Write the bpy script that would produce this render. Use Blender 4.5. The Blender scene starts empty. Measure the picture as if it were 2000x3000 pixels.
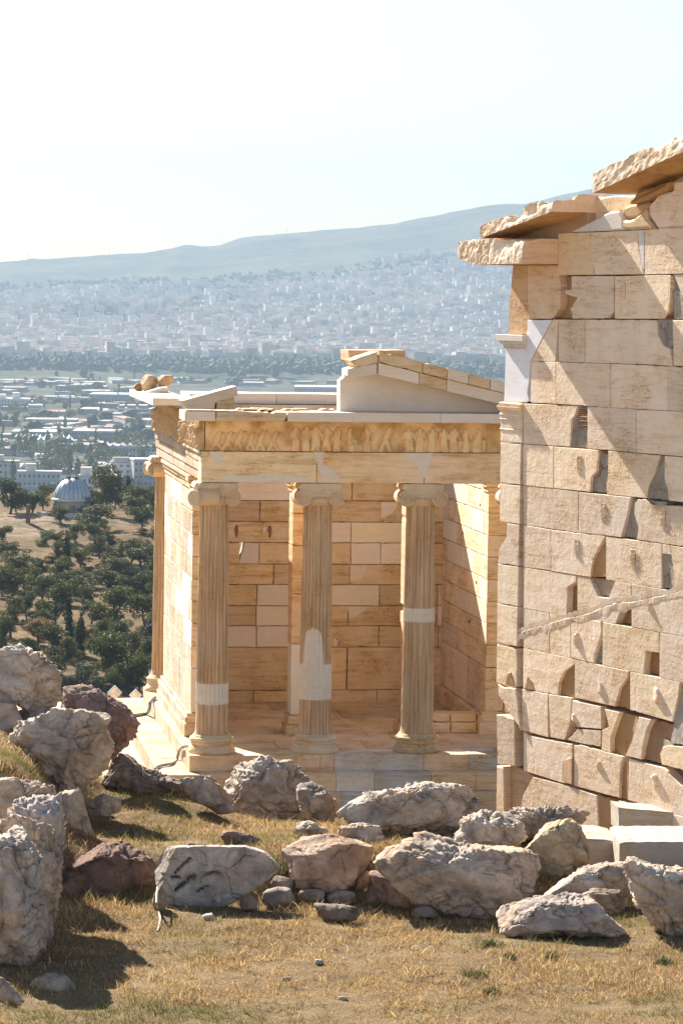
import bpy, bmesh, math, random
import numpy as np
from mathutils import Vector, Matrix

SC = bpy.context.scene
COL = SC.collection
RNG = np.random.default_rng(7)
random.seed(7)

# ------------------------------------------------------------------ camera
CAM = np.array([-7.2806, -47.9701, 6.7713])
YAW, PITCH, ROLL, FPX = 0.1415038, -0.0654252, 0.0140817, 9527.47   # FPX: focal length in pixels of the 2000 x 3000 photograph


def cam_basis():
    f = np.array([math.sin(YAW) * math.cos(PITCH), math.cos(YAW) * math.cos(PITCH), math.sin(PITCH)])
    r = np.array([math.cos(YAW), -math.sin(YAW), 0.0])
    u = np.cross(r, f)
    c, s = math.cos(ROLL), math.sin(ROLL)
    return f, c * r + s * u, c * u - s * r


CF, CR, CU = cam_basis()
RIGHT0 = np.array([math.cos(YAW), -math.sin(YAW), 0.0])
FWD0 = np.array([math.sin(YAW), math.cos(YAW), 0.0])
cam_data = bpy.data.cameras.new('camera')
cam_data.sensor_fit = 'VERTICAL'
cam_data.sensor_height = 36.0
cam_data.lens = FPX / 3000.0 * 36.0
cam_data.clip_start = 0.5
cam_data.clip_end = 60000.0
cam = bpy.data.objects.new('camera', cam_data)
COL.objects.link(cam)
cam.matrix_world = Matrix(((CR[0], CU[0], -CF[0], CAM[0]), (CR[1], CU[1], -CF[1], CAM[1]),
                           (CR[2], CU[2], -CF[2], CAM[2]), (0, 0, 0, 1)))
SC.camera = cam

# ------------------------------------------------------------------ light
SUN = np.array([-1.0, 2.446, 1.79])
SUN /= np.linalg.norm(SUN)
SUN_EL = math.asin(SUN[2])
SUN_AZ = math.atan2(SUN[0], SUN[1])          # from +Y towards +X
world = bpy.data.worlds.new('World')
SC.world = world
world.use_nodes = True
wn_ = world.node_tree
wn_.nodes.clear()
wo = wn_.nodes.new('ShaderNodeOutputWorld')
wb = wn_.nodes.new('ShaderNodeBackground')
ws = wn_.nodes.new('ShaderNodeTexSky')
ws.sky_type = 'NISHITA'
ws.sun_disc = False
ws.sun_elevation = SUN_EL
ws.sun_rotation = SUN_AZ
ws.altitude = 150.0
ws.air_density = 1.0
ws.dust_density = 0.6
ws.ozone_density = 1.5
wb.inputs['Strength'].default_value = 0.05
wn_.links.new(ws.outputs[0], wb.inputs[0])
wn_.links.new(wb.outputs[0], wo.inputs[0])
sd = bpy.data.lights.new('sun', 'SUN')
sd.energy = 5.0
sd.angle = math.radians(0.5)
sd.color = (1.0, 0.93, 0.82)
sun = bpy.data.objects.new('sun', sd)
COL.objects.link(sun)
sun.rotation_euler = Vector(SUN).to_track_quat('Z', 'Y').to_euler()
SC.view_settings.view_transform = 'Standard'
SC.view_settings.look = 'None'
SC.view_settings.gamma = 1.0
SC.view_settings.exposure = 1.76
SC.cycles.use_denoising = True
SC.cycles.max_bounces = 6
SC.cycles.diffuse_bounces = 4
SC.cycles.volume_bounces = 0


# ------------------------------------------------------------------ geometry of the view (metres <-> photograph)
def ray(x, y):
    return CF + (x - 1000.0) / FPX * CR - (y - 1500.0) / FPX * CU


def at_depth(x, y, d):
    return CAM + ray(x, y) * d


def on_plane(x, y, p0, n):
    d = ray(x, y)
    n = np.asarray(n, float)
    return CAM + d * (np.dot(np.asarray(p0, float) - CAM, n) / np.dot(d, n))


def project(P):
    d = np.asarray(P, float) - CAM
    z = d @ CF
    return 1000 + FPX * (d @ CR) / z, 1500 - FPX * (d @ CU) / z, z


class Frame:
    """A wall plane: u to the right and v up as seen from its outside, d out of it."""

    def __init__(self, o, u, n):
        self.o = np.asarray(o, float)
        self.u = np.asarray(u, float)
        self.v = np.array([0, 0, 1.0])
        self.n = np.asarray(n, float)

    def p(self, u, v, d=0.0):
        return self.o + self.u * u + self.v * v + self.n * d

    def px(self, x, y, d=0.0):
        q = on_plane(x, y, self.o + self.n * d, self.n) - self.o
        return (float(q @ self.u), float(q @ self.v))


# ------------------------------------------------------------------ value noise
def _h(ix, iy, iz, seed):
    n = (ix * 374761393 + iy * 668265263 + iz * 2147483647 + seed * 1274126177) & 0xffffffff
    n = ((n ^ (n >> 13)) * 1274126177) & 0xffffffff
    n = ((n ^ (n >> 16)) * 2246822519) & 0xffffffff
    return ((n ^ (n >> 15)) & 0xffffff) / float(0xffffff)


def vnoise(p, seed=0):
    p = np.asarray(p, float)
    i = np.floor(p).astype(np.int64)
    f = p - i
    f = f * f * f * (f * (f * 6 - 15) + 10)
    r = 0
    for dx in (0, 1):
        wx = f[:, 0] if dx else 1 - f[:, 0]
        for dy in (0, 1):
            wy = f[:, 1] if dy else 1 - f[:, 1]
            for dz in (0, 1):
                wz = f[:, 2] if dz else 1 - f[:, 2]
                r = r + wx * wy * wz * _h(i[:, 0] + dx, i[:, 1] + dy, i[:, 2] + dz, seed)
    return r * 2 - 1


def fbm(p, oct=4, seed=0, gain=0.5):
    a, s, r = 1.0, 1.0, 0
    for k in range(oct):
        r = r + a * vnoise(np.asarray(p) * s + 17.3 * k, seed + k)
        a *= gain
        s *= 2.03
    return r


# ------------------------------------------------------------------ mesh builder
class MB:
    def __init__(self):
        self.v, self.f, self.c, self.n = [], [], [], 0

    def add(self, verts, faces, col=(1, 1, 1)):
        verts = np.asarray(verts, float).reshape(-1, 3)
        b = self.n
        self.v.append(verts)
        self.n += len(verts)
        self.f.extend([tuple(int(i) + b for i in fc) for fc in faces])
        col = np.asarray(col, float)
        if col.ndim == 1:
            col = np.tile(col, (len(verts), 1))
        self.c.append(col)

    def box(self, lo, hi, col=(1, 1, 1), m=None):
        x0, y0, z0 = lo
        x1, y1, z1 = hi
        v = np.array([(x0, y0, z0), (x1, y0, z0), (x1, y1, z0), (x0, y1, z0), (x0, y0, z1), (x1, y0, z1), (x1, y1, z1), (x0, y1, z1)], float)
        if m is not None:
            v = (np.c_[v, np.ones(8)] @ np.asarray(m).T)[:, :3]
        self.add(v, [(3, 2, 1, 0), (4, 5, 6, 7), (0, 1, 5, 4), (1, 2, 6, 5), (2, 3, 7, 6), (3, 0, 4, 7)], col)

    def prism(self, fr, poly, d=0.0, t=0.1, bevel=0.008, col=(1, 1, 1), jit=0.0, step=0.06, chip=0.0, tilt=0.0):
        """A block lying in frame fr: outline poly (u, v), front at d, thickness t, worn edges."""
        P = np.asarray(poly, float)
        if poly_area(P) < 0:
            P = P[::-1]
        if jit > 0 or chip > 0:
            Q = []
            for a, b in zip(P, np.roll(P, -1, 0)):
                k = max(1, int(np.linalg.norm(b - a) / step))
                e = (b - a) / max(1e-9, np.linalg.norm(b - a))
                nin = np.array([-e[1], e[0]])
                for j in range(k):
                    q = a + (b - a) * j / k
                    q = q + nin * abs(RNG.normal(0, jit)) + e * RNG.normal(0, jit) * (j > 0)
                    if chip > 0 and RNG.random() < 0.06:
                        q = q + nin * RNG.random() * chip
                    Q.append(q)
            P = np.array(Q)
        n = len(P)
        e = np.roll(P, -1, 0) - P
        e /= np.maximum(1e-9, np.linalg.norm(e, axis=1))[:, None]
        nin = np.c_[-e[:, 1], e[:, 0]]
        bis = nin + np.roll(nin, 1, 0)
        bis /= np.maximum(0.6, (bis * bis).sum(1) / 2)[:, None]
        I = P + bis * bevel
        dd = np.full(n, d)
        if tilt:
            c = P.mean(0)
            g = RNG.normal(0, tilt, 2)
            dd = d + (P - c) @ g
        A = np.array([fr.p(u, v, d - t) for u, v in P])
        B = np.array([fr.p(u, v, q - bevel) for (u, v), q in zip(P, dd)])
        C = np.array([fr.p(u, v, q) for (u, v), q in zip(I, dd)])
        F = []
        for i in range(n):
            j = (i + 1) % n
            F.append((i, j, n + j, n + i))
            F.append((n + i, n + j, 2 * n + j, 2 * n + i))
        F.append(tuple(range(2 * n, 3 * n)))
        F.append(tuple(range(n - 1, -1, -1)))
        self.add(np.r_[A, B, C], F, col)

    def tube(self, pts, rad, seg=8, col=(1, 1, 1), caps=True):
        pts = np.asarray(pts, float)
        n = len(pts)
        rad = np.full(n, rad) if np.isscalar(rad) else np.asarray(rad, float)
        V = []
        up = np.array([0.0, 0, 1])
        for i in range(n):
            t = pts[min(n - 1, i + 1)] - pts[max(0, i - 1)]
            t /= max(1e-9, np.linalg.norm(t))
            ref = up if abs(t[2]) < 0.95 else np.array([1.0, 0, 0])
            a = np.cross(t, ref)
            a /= np.linalg.norm(a)
            b = np.cross(a, t)
            for k in range(seg):
                w = 2 * math.pi * k / seg
                V.append(pts[i] + rad[i] * (math.cos(w) * a + math.sin(w) * b))
        F = []
        for i in range(n - 1):
            for k in range(seg):
                k2 = (k + 1) % seg
                F.append((i * seg + k2, i * seg + k, (i + 1) * seg + k, (i + 1) * seg + k2))
        if caps:
            F.append(tuple(range(seg)))
            F.append(tuple((n - 1) * seg + k for k in range(seg - 1, -1, -1)))
        self.add(V, F, col)

    def lathe(self, c, prof, seg=48, col=(1, 1, 1), cap=True):
        V, F = [], []
        n = len(prof)
        for r, z in prof:
            for k in range(seg):
                w = 2 * math.pi * k / seg
                V.append((c[0] + r * math.cos(w), c[1] + r * math.sin(w), c[2] + z))
        for i in range(n - 1):
            for k in range(seg):
                k2 = (k + 1) % seg
                F.append((i * seg + k, i * seg + k2, (i + 1) * seg + k2, (i + 1) * seg + k))
        if cap:
            F.append(tuple(range(seg - 1, -1, -1)))
            F.append(tuple((n - 1) * seg + k for k in range(seg)))
        self.add(V, F, col)

    def grid(self, X, col=(1, 1, 1), flip=False):
        """X: (m, n, 3) array of points."""
        m, n = X.shape[:2]
        idx = np.arange(m * n).reshape(m, n)
        a, b, c, d = idx[:-1, :-1], idx[:-1, 1:], idx[1:, 1:], idx[1:, :-1]
        q = np.stack([a, b, c, d] if not flip else [a, d, c, b], -1).reshape(-1, 4)
        if not np.isscalar(col) and np.asarray(col).ndim == 3:
            col = np.asarray(col).reshape(-1, 3)
        self.add(X.reshape(-1, 3), q.tolist(), col)

    def build(self, name, mat, parent=None, smooth=False):
        me = bpy.data.meshes.new(name)
        V = np.concatenate(self.v)
        me.from_pydata(V.tolist(), [], self.f)
        ca = me.attributes.new('tint', 'FLOAT_COLOR', 'POINT')
        cc = np.ones((len(V), 4), np.float32)
        cc[:, :3] = np.concatenate(self.c)
        ca.data.foreach_set('color', cc.ravel())
        if smooth:
            me.polygons.foreach_set('use_smooth', np.ones(len(me.polygons), bool))
        me.update()
        o = bpy.data.objects.new(name, me)
        COL.objects.link(o)
        for m in (mat if isinstance(mat, (list, tuple)) else [mat]):
            me.materials.append(m)
        if parent is not None:
            set_parent(o, parent)
        return o


def build_each(mb, name, mat, parent, label=None):
    """Every piece added to mb becomes a part of its own."""
    base = 0
    fi = 0
    for v, c in zip(mb.v, mb.c):
        m = MB()
        fs = []
        while fi < len(mb.f) and min(mb.f[fi]) < base + len(v):
            fs.append(tuple(i - base for i in mb.f[fi]))
            fi += 1
        m.add(v, fs, c)
        o = m.build(name, mat, parent)
        if label:
            o['label'] = label
        base += len(v)


def raw_mesh(name, V, F, mat, smooth=False, tint=None):
    V = np.asarray(V, np.float32)
    F = np.asarray(F, np.int32)
    k = F.shape[1]
    me = bpy.data.meshes.new(name)
    me.vertices.add(len(V))
    me.vertices.foreach_set('co', V.ravel())
    me.loops.add(F.size)
    me.loops.foreach_set('vertex_index', F.ravel())
    me.polygons.add(len(F))
    me.polygons.foreach_set('loop_start', np.arange(0, F.size, k, dtype=np.int32))
    me.polygons.foreach_set('use_smooth', np.full(len(F), smooth))
    if tint is not None:
        ca = me.attributes.new('tint', 'FLOAT_COLOR', 'POINT')
        cc = np.ones((len(V), 4), np.float32)
        cc[:, :3] = tint
        ca.data.foreach_set('color', cc.ravel())
    me.update(calc_edges=True)
    me.materials.append(mat)
    return me


def link_mesh(name, me, parent=None):
    o = bpy.data.objects.new(name, me)
    COL.objects.link(o)
    if parent is not None:
        set_parent(o, parent)
    return o


def poly_area(P):
    x, y = P[:, 0], P[:, 1]
    return 0.5 * float((x * np.roll(y, -1) - np.roll(x, -1) * y).sum())


def set_parent(o, par):
    """Parent without moving: the whole scene is modelled in world coordinates."""
    o.parent = par
    if par.type == 'EMPTY':
        o.matrix_parent_inverse = Matrix.Translation(-par.location)


def thing(name, label, cat, loc, group=None):
    o = bpy.data.objects.new(name, None)
    o.empty_display_size = 0.3
    COL.objects.link(o)
    o.location = Vector([float(a) for a in loc])
    return tag(o, label, cat, group)


def tag(o, label, cat, group=None):
    o['label'] = label
    o['category'] = cat
    if group:
        o['group'] = group
    return o


def structure(o):
    o['kind'] = 'structure'
    return o


# ------------------------------------------------------------------ materials
class NT:
    def __init__(self, name):
        self.m = bpy.data.materials.new(name)
        self.m.use_nodes = True
        self.t = self.m.node_tree
        self.t.nodes.clear()
        self.out = self.t.nodes.new('ShaderNodeOutputMaterial')

    def n(self, kind, **kw):
        x = self.t.nodes.new(kind)
        for k, v in kw.items():
            if k in x.inputs:
                x.inputs[k].default_value = v
            else:
                setattr(x, k, v)
        return x

    def l(self, a, b):
        self.t.links.new(a, b)

    def coord(self, scale=(1, 1, 1), rot=(0, 0, 0)):
        tc = self.n('ShaderNodeTexCoord')
        mp = self.n('ShaderNodeMapping')
        mp.inputs['Scale'].default_value = scale
        mp.inputs['Rotation'].default_value = rot
        self.l(tc.outputs['Object'], mp.inputs['Vector'])
        return mp.outputs[0]

    def noise(self, vec, scale, detail=4, rough=0.55, dist=0.0):
        x = self.n('ShaderNodeTexNoise')
        x.inputs['Scale'].default_value = scale
        x.inputs['Detail'].default_value = detail
        x.inputs['Roughness'].default_value = rough
        x.inputs['Distortion'].default_value = dist
        self.l(vec, x.inputs['Vector'])
        return x.outputs[0]

    def ramp(self, fac, stops):
        x = self.n('ShaderNodeValToRGB')
        cr = x.color_ramp
        while len(cr.elements) < len(stops):
            cr.elements.new(0.5)
        for e, (p, c) in zip(cr.elements, stops):
            e.position = p
            e.color = (c, c, c, 1) if np.isscalar(c) else (*c, 1)
        self.l(fac, x.inputs[0])
        return x.outputs[0]

    def mix(self, fac, a, b, mode='MIX'):
        x = self.n('ShaderNodeMix', data_type='RGBA', blend_type=mode)
        for s, v in ((x.inputs[0], fac), (x.inputs[6], a), (x.inputs[7], b)):
            if isinstance(v, bpy.types.NodeSocket):
                self.l(v, s)
            elif np.isscalar(v):
                s.default_value = v
            else:
                s.default_value = (*v, 1)
        return x.outputs[2]

    def math(self, op, a, b=0.0):
        x = self.n('ShaderNodeMath', operation=op)
        for s, v in ((x.inputs[0], a), (x.inputs[1], b)):
            if isinstance(v, bpy.types.NodeSocket):
                self.l(v, s)
            else:
                s.default_value = v
        return x.outputs[0]

    def attr(self, name='tint'):
        return self.n('ShaderNodeAttribute', attribute_name=name).outputs['Color']

    def finish(self, color, rough=0.8, bump=None, bdist=0.01, bstr=1.0, spec=0.3):
        p = self.n('ShaderNodeBsdfPrincipled')
        p.inputs['Specular IOR Level'].default_value = spec
        if isinstance(color, bpy.types.NodeSocket):
            self.l(color, p.inputs['Base Color'])
        else:
            p.inputs['Base Color'].default_value = (*color, 1)
        if isinstance(rough, bpy.types.NodeSocket):
            self.l(rough, p.inputs['Roughness'])
        else:
            p.inputs['Roughness'].default_value = rough
        if bump is not None:
            b = self.n('ShaderNodeBump')
            b.inputs['Distance'].default_value = bdist
            b.inputs['Strength'].default_value = bstr
            self.l(bump, b.inputs['Height'])
            self.l(b.outputs[0], p.inputs['Normal'])
        self.l(p.outputs[0], self.out.inputs[0])
        self.bsdf = p
        return self.m


def mat_marble(name, streak=(1.2, 1.2, 13.0), amount=0.5, pits=0.55, bdist=0.010, stw=0.6, fissure=0.8):
    t = NT(name)
    base = t.attr()
    v = t.coord()
    vs = t.coord(streak)
    big = t.noise(v, 1.7, 5, 0.6)
    mid = t.noise(v, 9.0, 5, 0.65)
    st = t.noise(vs, 1.6, 6, 0.62, 0.6)
    pit = t.noise(v, 38.0, 3, 0.6)
    # broad warm and pale staining
    c = t.mix(t.ramp(big, [(0.36, 0.0), (0.66, amount)]), base, t.mix(1.0, base, (0.90, 0.77, 0.56), 'MULTIPLY'))
    c = t.mix(t.ramp(st, [(0.50, 0.0), (0.68, amount * 0.95)]), c, t.mix(1.0, c, (0.74, 0.62, 0.46), 'MULTIPLY'))
    c = t.mix(t.ramp(mid, [(0.52, 0.0), (0.80, 0.55)]), c, t.mix(1.0, c, (1.18, 1.15, 1.10), 'MULTIPLY'))
    c = t.mix(t.ramp(t.math('MULTIPLY', pit, t.math('ADD', big, 0.45)), [(0.60, 0.0), (0.70, pits)]), c, t.mix(1.0, c, (0.45, 0.36, 0.30), 'MULTIPLY'))
    vf = t.coord((0.55, 0.55, 6.0))
    fn = t.noise(vf, 1.5, 7, 0.66, 0.5)
    fis = t.ramp(t.math('ABSOLUTE', t.math('SUBTRACT', fn, 0.5)), [(0.0, fissure), (0.016, 0.0)])
    fis = t.math('MULTIPLY', fis, t.ramp(big, [(0.42, 0.0), (0.56, 1.0)]))
    c = t.mix(fis, c, t.mix(1.0, c, (0.50, 0.40, 0.32), 'MULTIPLY'))
    h = t.math('ADD', t.math('MULTIPLY', st, stw), t.math('ADD', t.math('MULTIPLY', mid, 0.8), t.math('MULTIPLY', pit, 0.35)))
    return t.finish(c, 0.82, h, bdist, 0.8, 0.25)


def mat_rock(name):
    t = NT(name)
    base = t.attr()
    v = t.coord()
    big = t.noise(v, 1.3, 5, 0.62, 0.4)
    mid = t.noise(v, 6.0, 8, 0.68, 0.3)
    fine = t.noise(v, 34.0, 5, 0.7)
    vo = t.n('ShaderNodeTexVoronoi', feature='DISTANCE_TO_EDGE')
    vo.inputs['Scale'].default_value = 3.1
    wv = t.n('ShaderNodeVectorMath', operation='ADD')
    nz = t.n('ShaderNodeTexNoise')
    nz.inputs['Scale'].default_value = 3.0
    nz.inputs['Detail'].default_value = 5
    sub = t.n('ShaderNodeVectorMath', operation='SCALE')
    sub.inputs['Scale'].default_value = 0.45
    t.l(v, nz.inputs['Vector'])
    t.l(nz.outputs['Color'], sub.inputs[0])
    t.l(v, wv.inputs[0])
    t.l(sub.outputs[0], wv.inputs[1])
    t.l(wv.outputs[0], vo.inputs['Vector'])
    crack = t.ramp(vo.outputs['Distance'], [(0.0, 0.0), (0.030, 1.0)])
    crk = t.math('MULTIPLY', t.math('SUBTRACT', 1.0, crack), t.ramp(big, [(0.42, 0.0), (0.62, 1.0)]))
    c = t.mix(t.ramp(big, [(0.40, 0.0), (0.68, 0.75)]), base, t.mix(1.0, base, (1.0, 0.86, 0.72), 'MULTIPLY'))
    c = t.mix(t.ramp(mid, [(0.50, 0.0), (0.72, 0.7)]), c, t.mix(1.0, c, (1.55, 1.52, 1.48), 'MULTIPLY'))
    c = t.mix(t.ramp(mid, [(0.30, 0.7), (0.46, 0.0)]), c, t.mix(1.0, c, (0.55, 0.50, 0.50), 'MULTIPLY'))
    c = t.mix(t.ramp(fine, [(0.34, 0.45), (0.48, 0.0)]), c, t.mix(1.0, c, (0.55, 0.52, 0.50), 'MULTIPLY'))
    c = t.mix(t.math('MULTIPLY', crk, 0.38), c, t.mix(1.0, c, (0.35, 0.30, 0.28), 'MULTIPLY'))
    h = t.math('ADD', t.math('MULTIPLY', mid, 1.2), t.math('SUBTRACT', t.math('MULTIPLY', fine, 0.35), t.math('MULTIPLY', crk, 0.8)))
    return t.finish(c, 0.9, h, 0.055, 0.85, 0.2)


def mat_simple(name, col, rough=0.7, metal=0.0, nscale=6.0, namt=0.25, bump=0.0):
    t = NT(name)
    v = t.coord()
    nz = t.noise(v, nscale, 5, 0.6)
    c = t.mix(t.ramp(nz, [(0.35, 0.0), (0.7, 1.0)]), tuple(np.array(col) * (1 - namt)), tuple(np.minimum(1, np.array(col) * (1 + namt))))
    m = t.finish(c, rough, nz if bump else None, bump or 0.01, 0.6, 0.3)
    t.bsdf.inputs['Metallic'].default_value = metal
    return m


def mat_tint(name, rough=0.8, nscale=4.0, namt=0.25):
    t = NT(name)
    v = t.coord()
    nz = t.noise(v, nscale, 4, 0.6)
    base = t.attr()
    c = t.mix(t.ramp(nz, [(0.3, 0.0), (0.7, 1.0)]), t.mix(1.0, base, (1 - namt,) * 3, 'MULTIPLY'), t.mix(1.0, base, (1 + namt,) * 3, 'MULTIPLY'))
    return t.finish(c, rough, None, spec=0.2)


def mat_leaf(name, dark, light):
    t = NT(name)
    v = t.coord()
    a = t.attr()
    oi = t.n('ShaderNodeObjectInfo')
    nz = t.noise(v, 0.9, 3, 0.6)
    c = t.mix(t.ramp(nz, [(0.35, 0.0), (0.65, 1.0)]), dark, light)
    c = t.mix(1.0, c, a, 'MULTIPLY')
    c = t.mix(t.math('MULTIPLY', oi.outputs['Random'], 0.55), c, t.mix(1.0, c, (1.75, 1.25, 0.80), 'MULTIPLY'))
    m = t.finish(c, 0.7, None, spec=0.15)
    tr = t.n('ShaderNodeBsdfTranslucent')
    t.l(t.mix(1.0, c, (1.1, 1.25, 0.6), 'MULTIPLY'), tr.inputs['Color'])
    mx = t.n('ShaderNodeMixShader')
    mx.inputs[0].default_value = 0.22
    t.l(t.bsdf.outputs[0], mx.inputs[1])
    t.l(tr.outputs[0], mx.inputs[2])
    t.l(mx.outputs[0], t.out.inputs[0])
    return m


def mat_ground(name):
    t = NT(name)
    v = t.coord()
    a = t.noise(v, 0.8, 6, 0.65)
    b = t.noise(v, 7.0, 6, 0.7)
    c = t.noise(v, 45.0, 4, 0.7)
    col = t.mix(t.ramp(a, [(0.38, 0.0), (0.62, 1.0)]), (0.185, 0.125, 0.064), (0.25, 0.178, 0.092))
    col = t.mix(t.ramp(b, [(0.42, 0.0), (0.66, 0.8)]), col, (0.135, 0.085, 0.045))
    col = t.mix(t.ramp(c, [(0.5, 0.0), (0.7, 0.6)]), col, (0.36, 0.26, 0.15))
    h = t.math('ADD', b, t.math('MULTIPLY', c, 0.5))
    return t.finish(col, 0.95, h, 0.05, 1.0, 0.1)


M_PROP = mat_marble('gateway_marble', (1.0, 1.0, 7.0), 0.55, 0.75, 0.013, stw=0.3)
M_TEMPLE = mat_marble('temple_marble', (1.0, 1.0, 10.0), 0.85, 0.85)
M_CARVED = mat_marble('carved_marble', (3.0, 3.0, 3.0), 0.6, 0.4, fissure=0.0)
M_NEW = mat_marble('new_marble', (0.8, 0.8, 10.0), 0.22, 0.0, 0.003, fissure=0.25)
M_SHAFT = mat_marble('shaft_marble', (9.0, 9.0, 0.9), 0.6, 0.6, fissure=0.0)
M_PAVE = mat_marble('pavement_marble', (1.2, 1.2, 1.2), 0.45, 0.4)
M_ROCK = mat_rock('limestone')
M_RUBBLE = mat_rock('rubble_fill')
M_GROUND = mat_ground('dry_soil')
M_PLATEAU = mat_simple('bounce_limestone', (0.72, 0.63, 0.52), 0.9, 0, 0.5, 0.15)  # limestone of the unseen ground, paled to bounce more sunlight
M_PIPE = mat_simple('grey_plastic', (0.33, 0.33, 0.33), 0.5)
M_STRAW = mat_simple('straw_colour_hose', (0.55, 0.47, 0.36), 0.6)

# colours that the stone itself has
OLD = (0.70, 0.550, 0.365)
OLD2 = (0.62, 0.475, 0.305)
PALE = (0.72, 0.54, 0.36)
NEW = (0.76, 0.66, 0.545)
PROP = (0.79, 0.64, 0.495)
PROPW = (0.66, 0.645, 0.64)
PROPO = (0.42, 0.25, 0.12)
CONC = (0.40, 0.355, 0.295)


def vary(c, s=0.07, w=0.018):
    k = 1 + RNG.normal(0, s)
    h = RNG.normal(0, w)
    return np.clip(np.array(c) * k * np.array([1 + h * 0.3, 1.0, 1 - h * 2]), 0.02, 0.9)


# ================================================================== TEMPLE
COLX = (-2.355, -0.805, 0.745, 2.295)
FAC = lambda y: Frame((0, y, 0), (1, 0, 0), (0, -1, 0))
temple = thing('temple', 'small ionic marble temple with fluted columns, carved frieze and broken pediment on the terrace', 'temple', (0, 3.8, -0.76))


def steps():
    mb = MB()
    lv = [(-2.72, -0.40, 2.72, 8.15, -0.24, 0.0), (-3.17, -0.72, 3.05, 8.5, -0.50, -0.24), (-3.25, -1.02, 3.4, 8.8, -0.78, -0.50)]
    parts = []
    for k, (x0, y0, x1, y1, z0, z1) in enumerate(lv):
        mb = MB()
        # core a little inside the facing blocks
        mb.box((x0 + 0.03, y0 + 0.03, z0 - 0.1), (x1 - 0.03, y1 - 0.03, z1 - 0.012), OLD2)
        fr = FAC(y0)
        if k == 0:
            cuts = [(554, 'o'), (868, 'o'), (938, 'o'), (978, 'n'), (1240, 'o'), (1372, 'n'), (1560, 'o')]
        elif k == 1:
            cuts = [(487, 'o'), (700, 'o'), (985, 'n'), (1096, 'n'), (1262, 'o'), (1392, 'o'), (1600, 'o')]
        else:
            cuts = [(480, 'o'), (820, 'o'), (1000, 'n'), (1180, 'n'), (1300, 'o'), (1600, 'o')]
        zz = (z0 + z1) / 2
        us = [x0] + [fr.px(c[0], 2240 + 55 * k)[0] for c in cuts[1:]] + [x1]
        kinds = [c[1] for c in cuts] + ['o']
        us = sorted(us)
        for (a, b), kd in zip(zip(us[:-1], us[1:]), kinds):
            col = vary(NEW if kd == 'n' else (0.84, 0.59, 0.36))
            sl = RNG.normal(0, 0.02) if kd == 'o' else 0
            # riser block: long prism reaching back under the tread
            mb.prism(fr, [(a + 0.0015, z0), (b - 0.0015 + sl * 0, z0), (b - 0.0015, z1), (a + 0.0015, z1)], 0, 0.62, 0.006, col, 0.0012, 0.12, 0.006)
        # flank blocks
        ff = Frame((x0, 0, 0), (0, -1, 0), (-1, 0, 0))
        y = y0
        while y < y1 - 0.05:
            w = min(RNG.uniform(0.75, 1.3), y1 - y)
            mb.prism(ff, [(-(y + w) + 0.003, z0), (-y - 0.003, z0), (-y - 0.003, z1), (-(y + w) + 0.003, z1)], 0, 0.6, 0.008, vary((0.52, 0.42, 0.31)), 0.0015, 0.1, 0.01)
            y += w
        parts.append(mb.build('step' if k else 'stylobate', M_TEMPLE, temple))
    # paving of the porch floor
    mb = MB()
    y = 0.22
    rows = [0.85, 0.8, 0.9, 1.0, 1.05, 1.07]
    for h in rows:
        x = -2.1
        while x < 2.7:
            w = min(RNG.uniform(0.8, 1.5), 2.7 - x)
            P = [(x, y), (x + w - 0.004, y), (x + w - 0.004, y + h - 0.004), (x, y + h - 0.004)]
            fl = Frame((0, 0, 0.004), (1, 0, 0), (0, 0, 1))
            fl.v = np.array([0, 1.0, 0])
            mb.prism(fl, P, RNG.uniform(-0.002, 0.004), 0.05, 0.004, vary((0.62, 0.475, 0.31)), 0.001, 0.1, 0.01)
            x += w
        y += h
    mb.build('floor', M_TEMPLE, temple)


steps()


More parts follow.
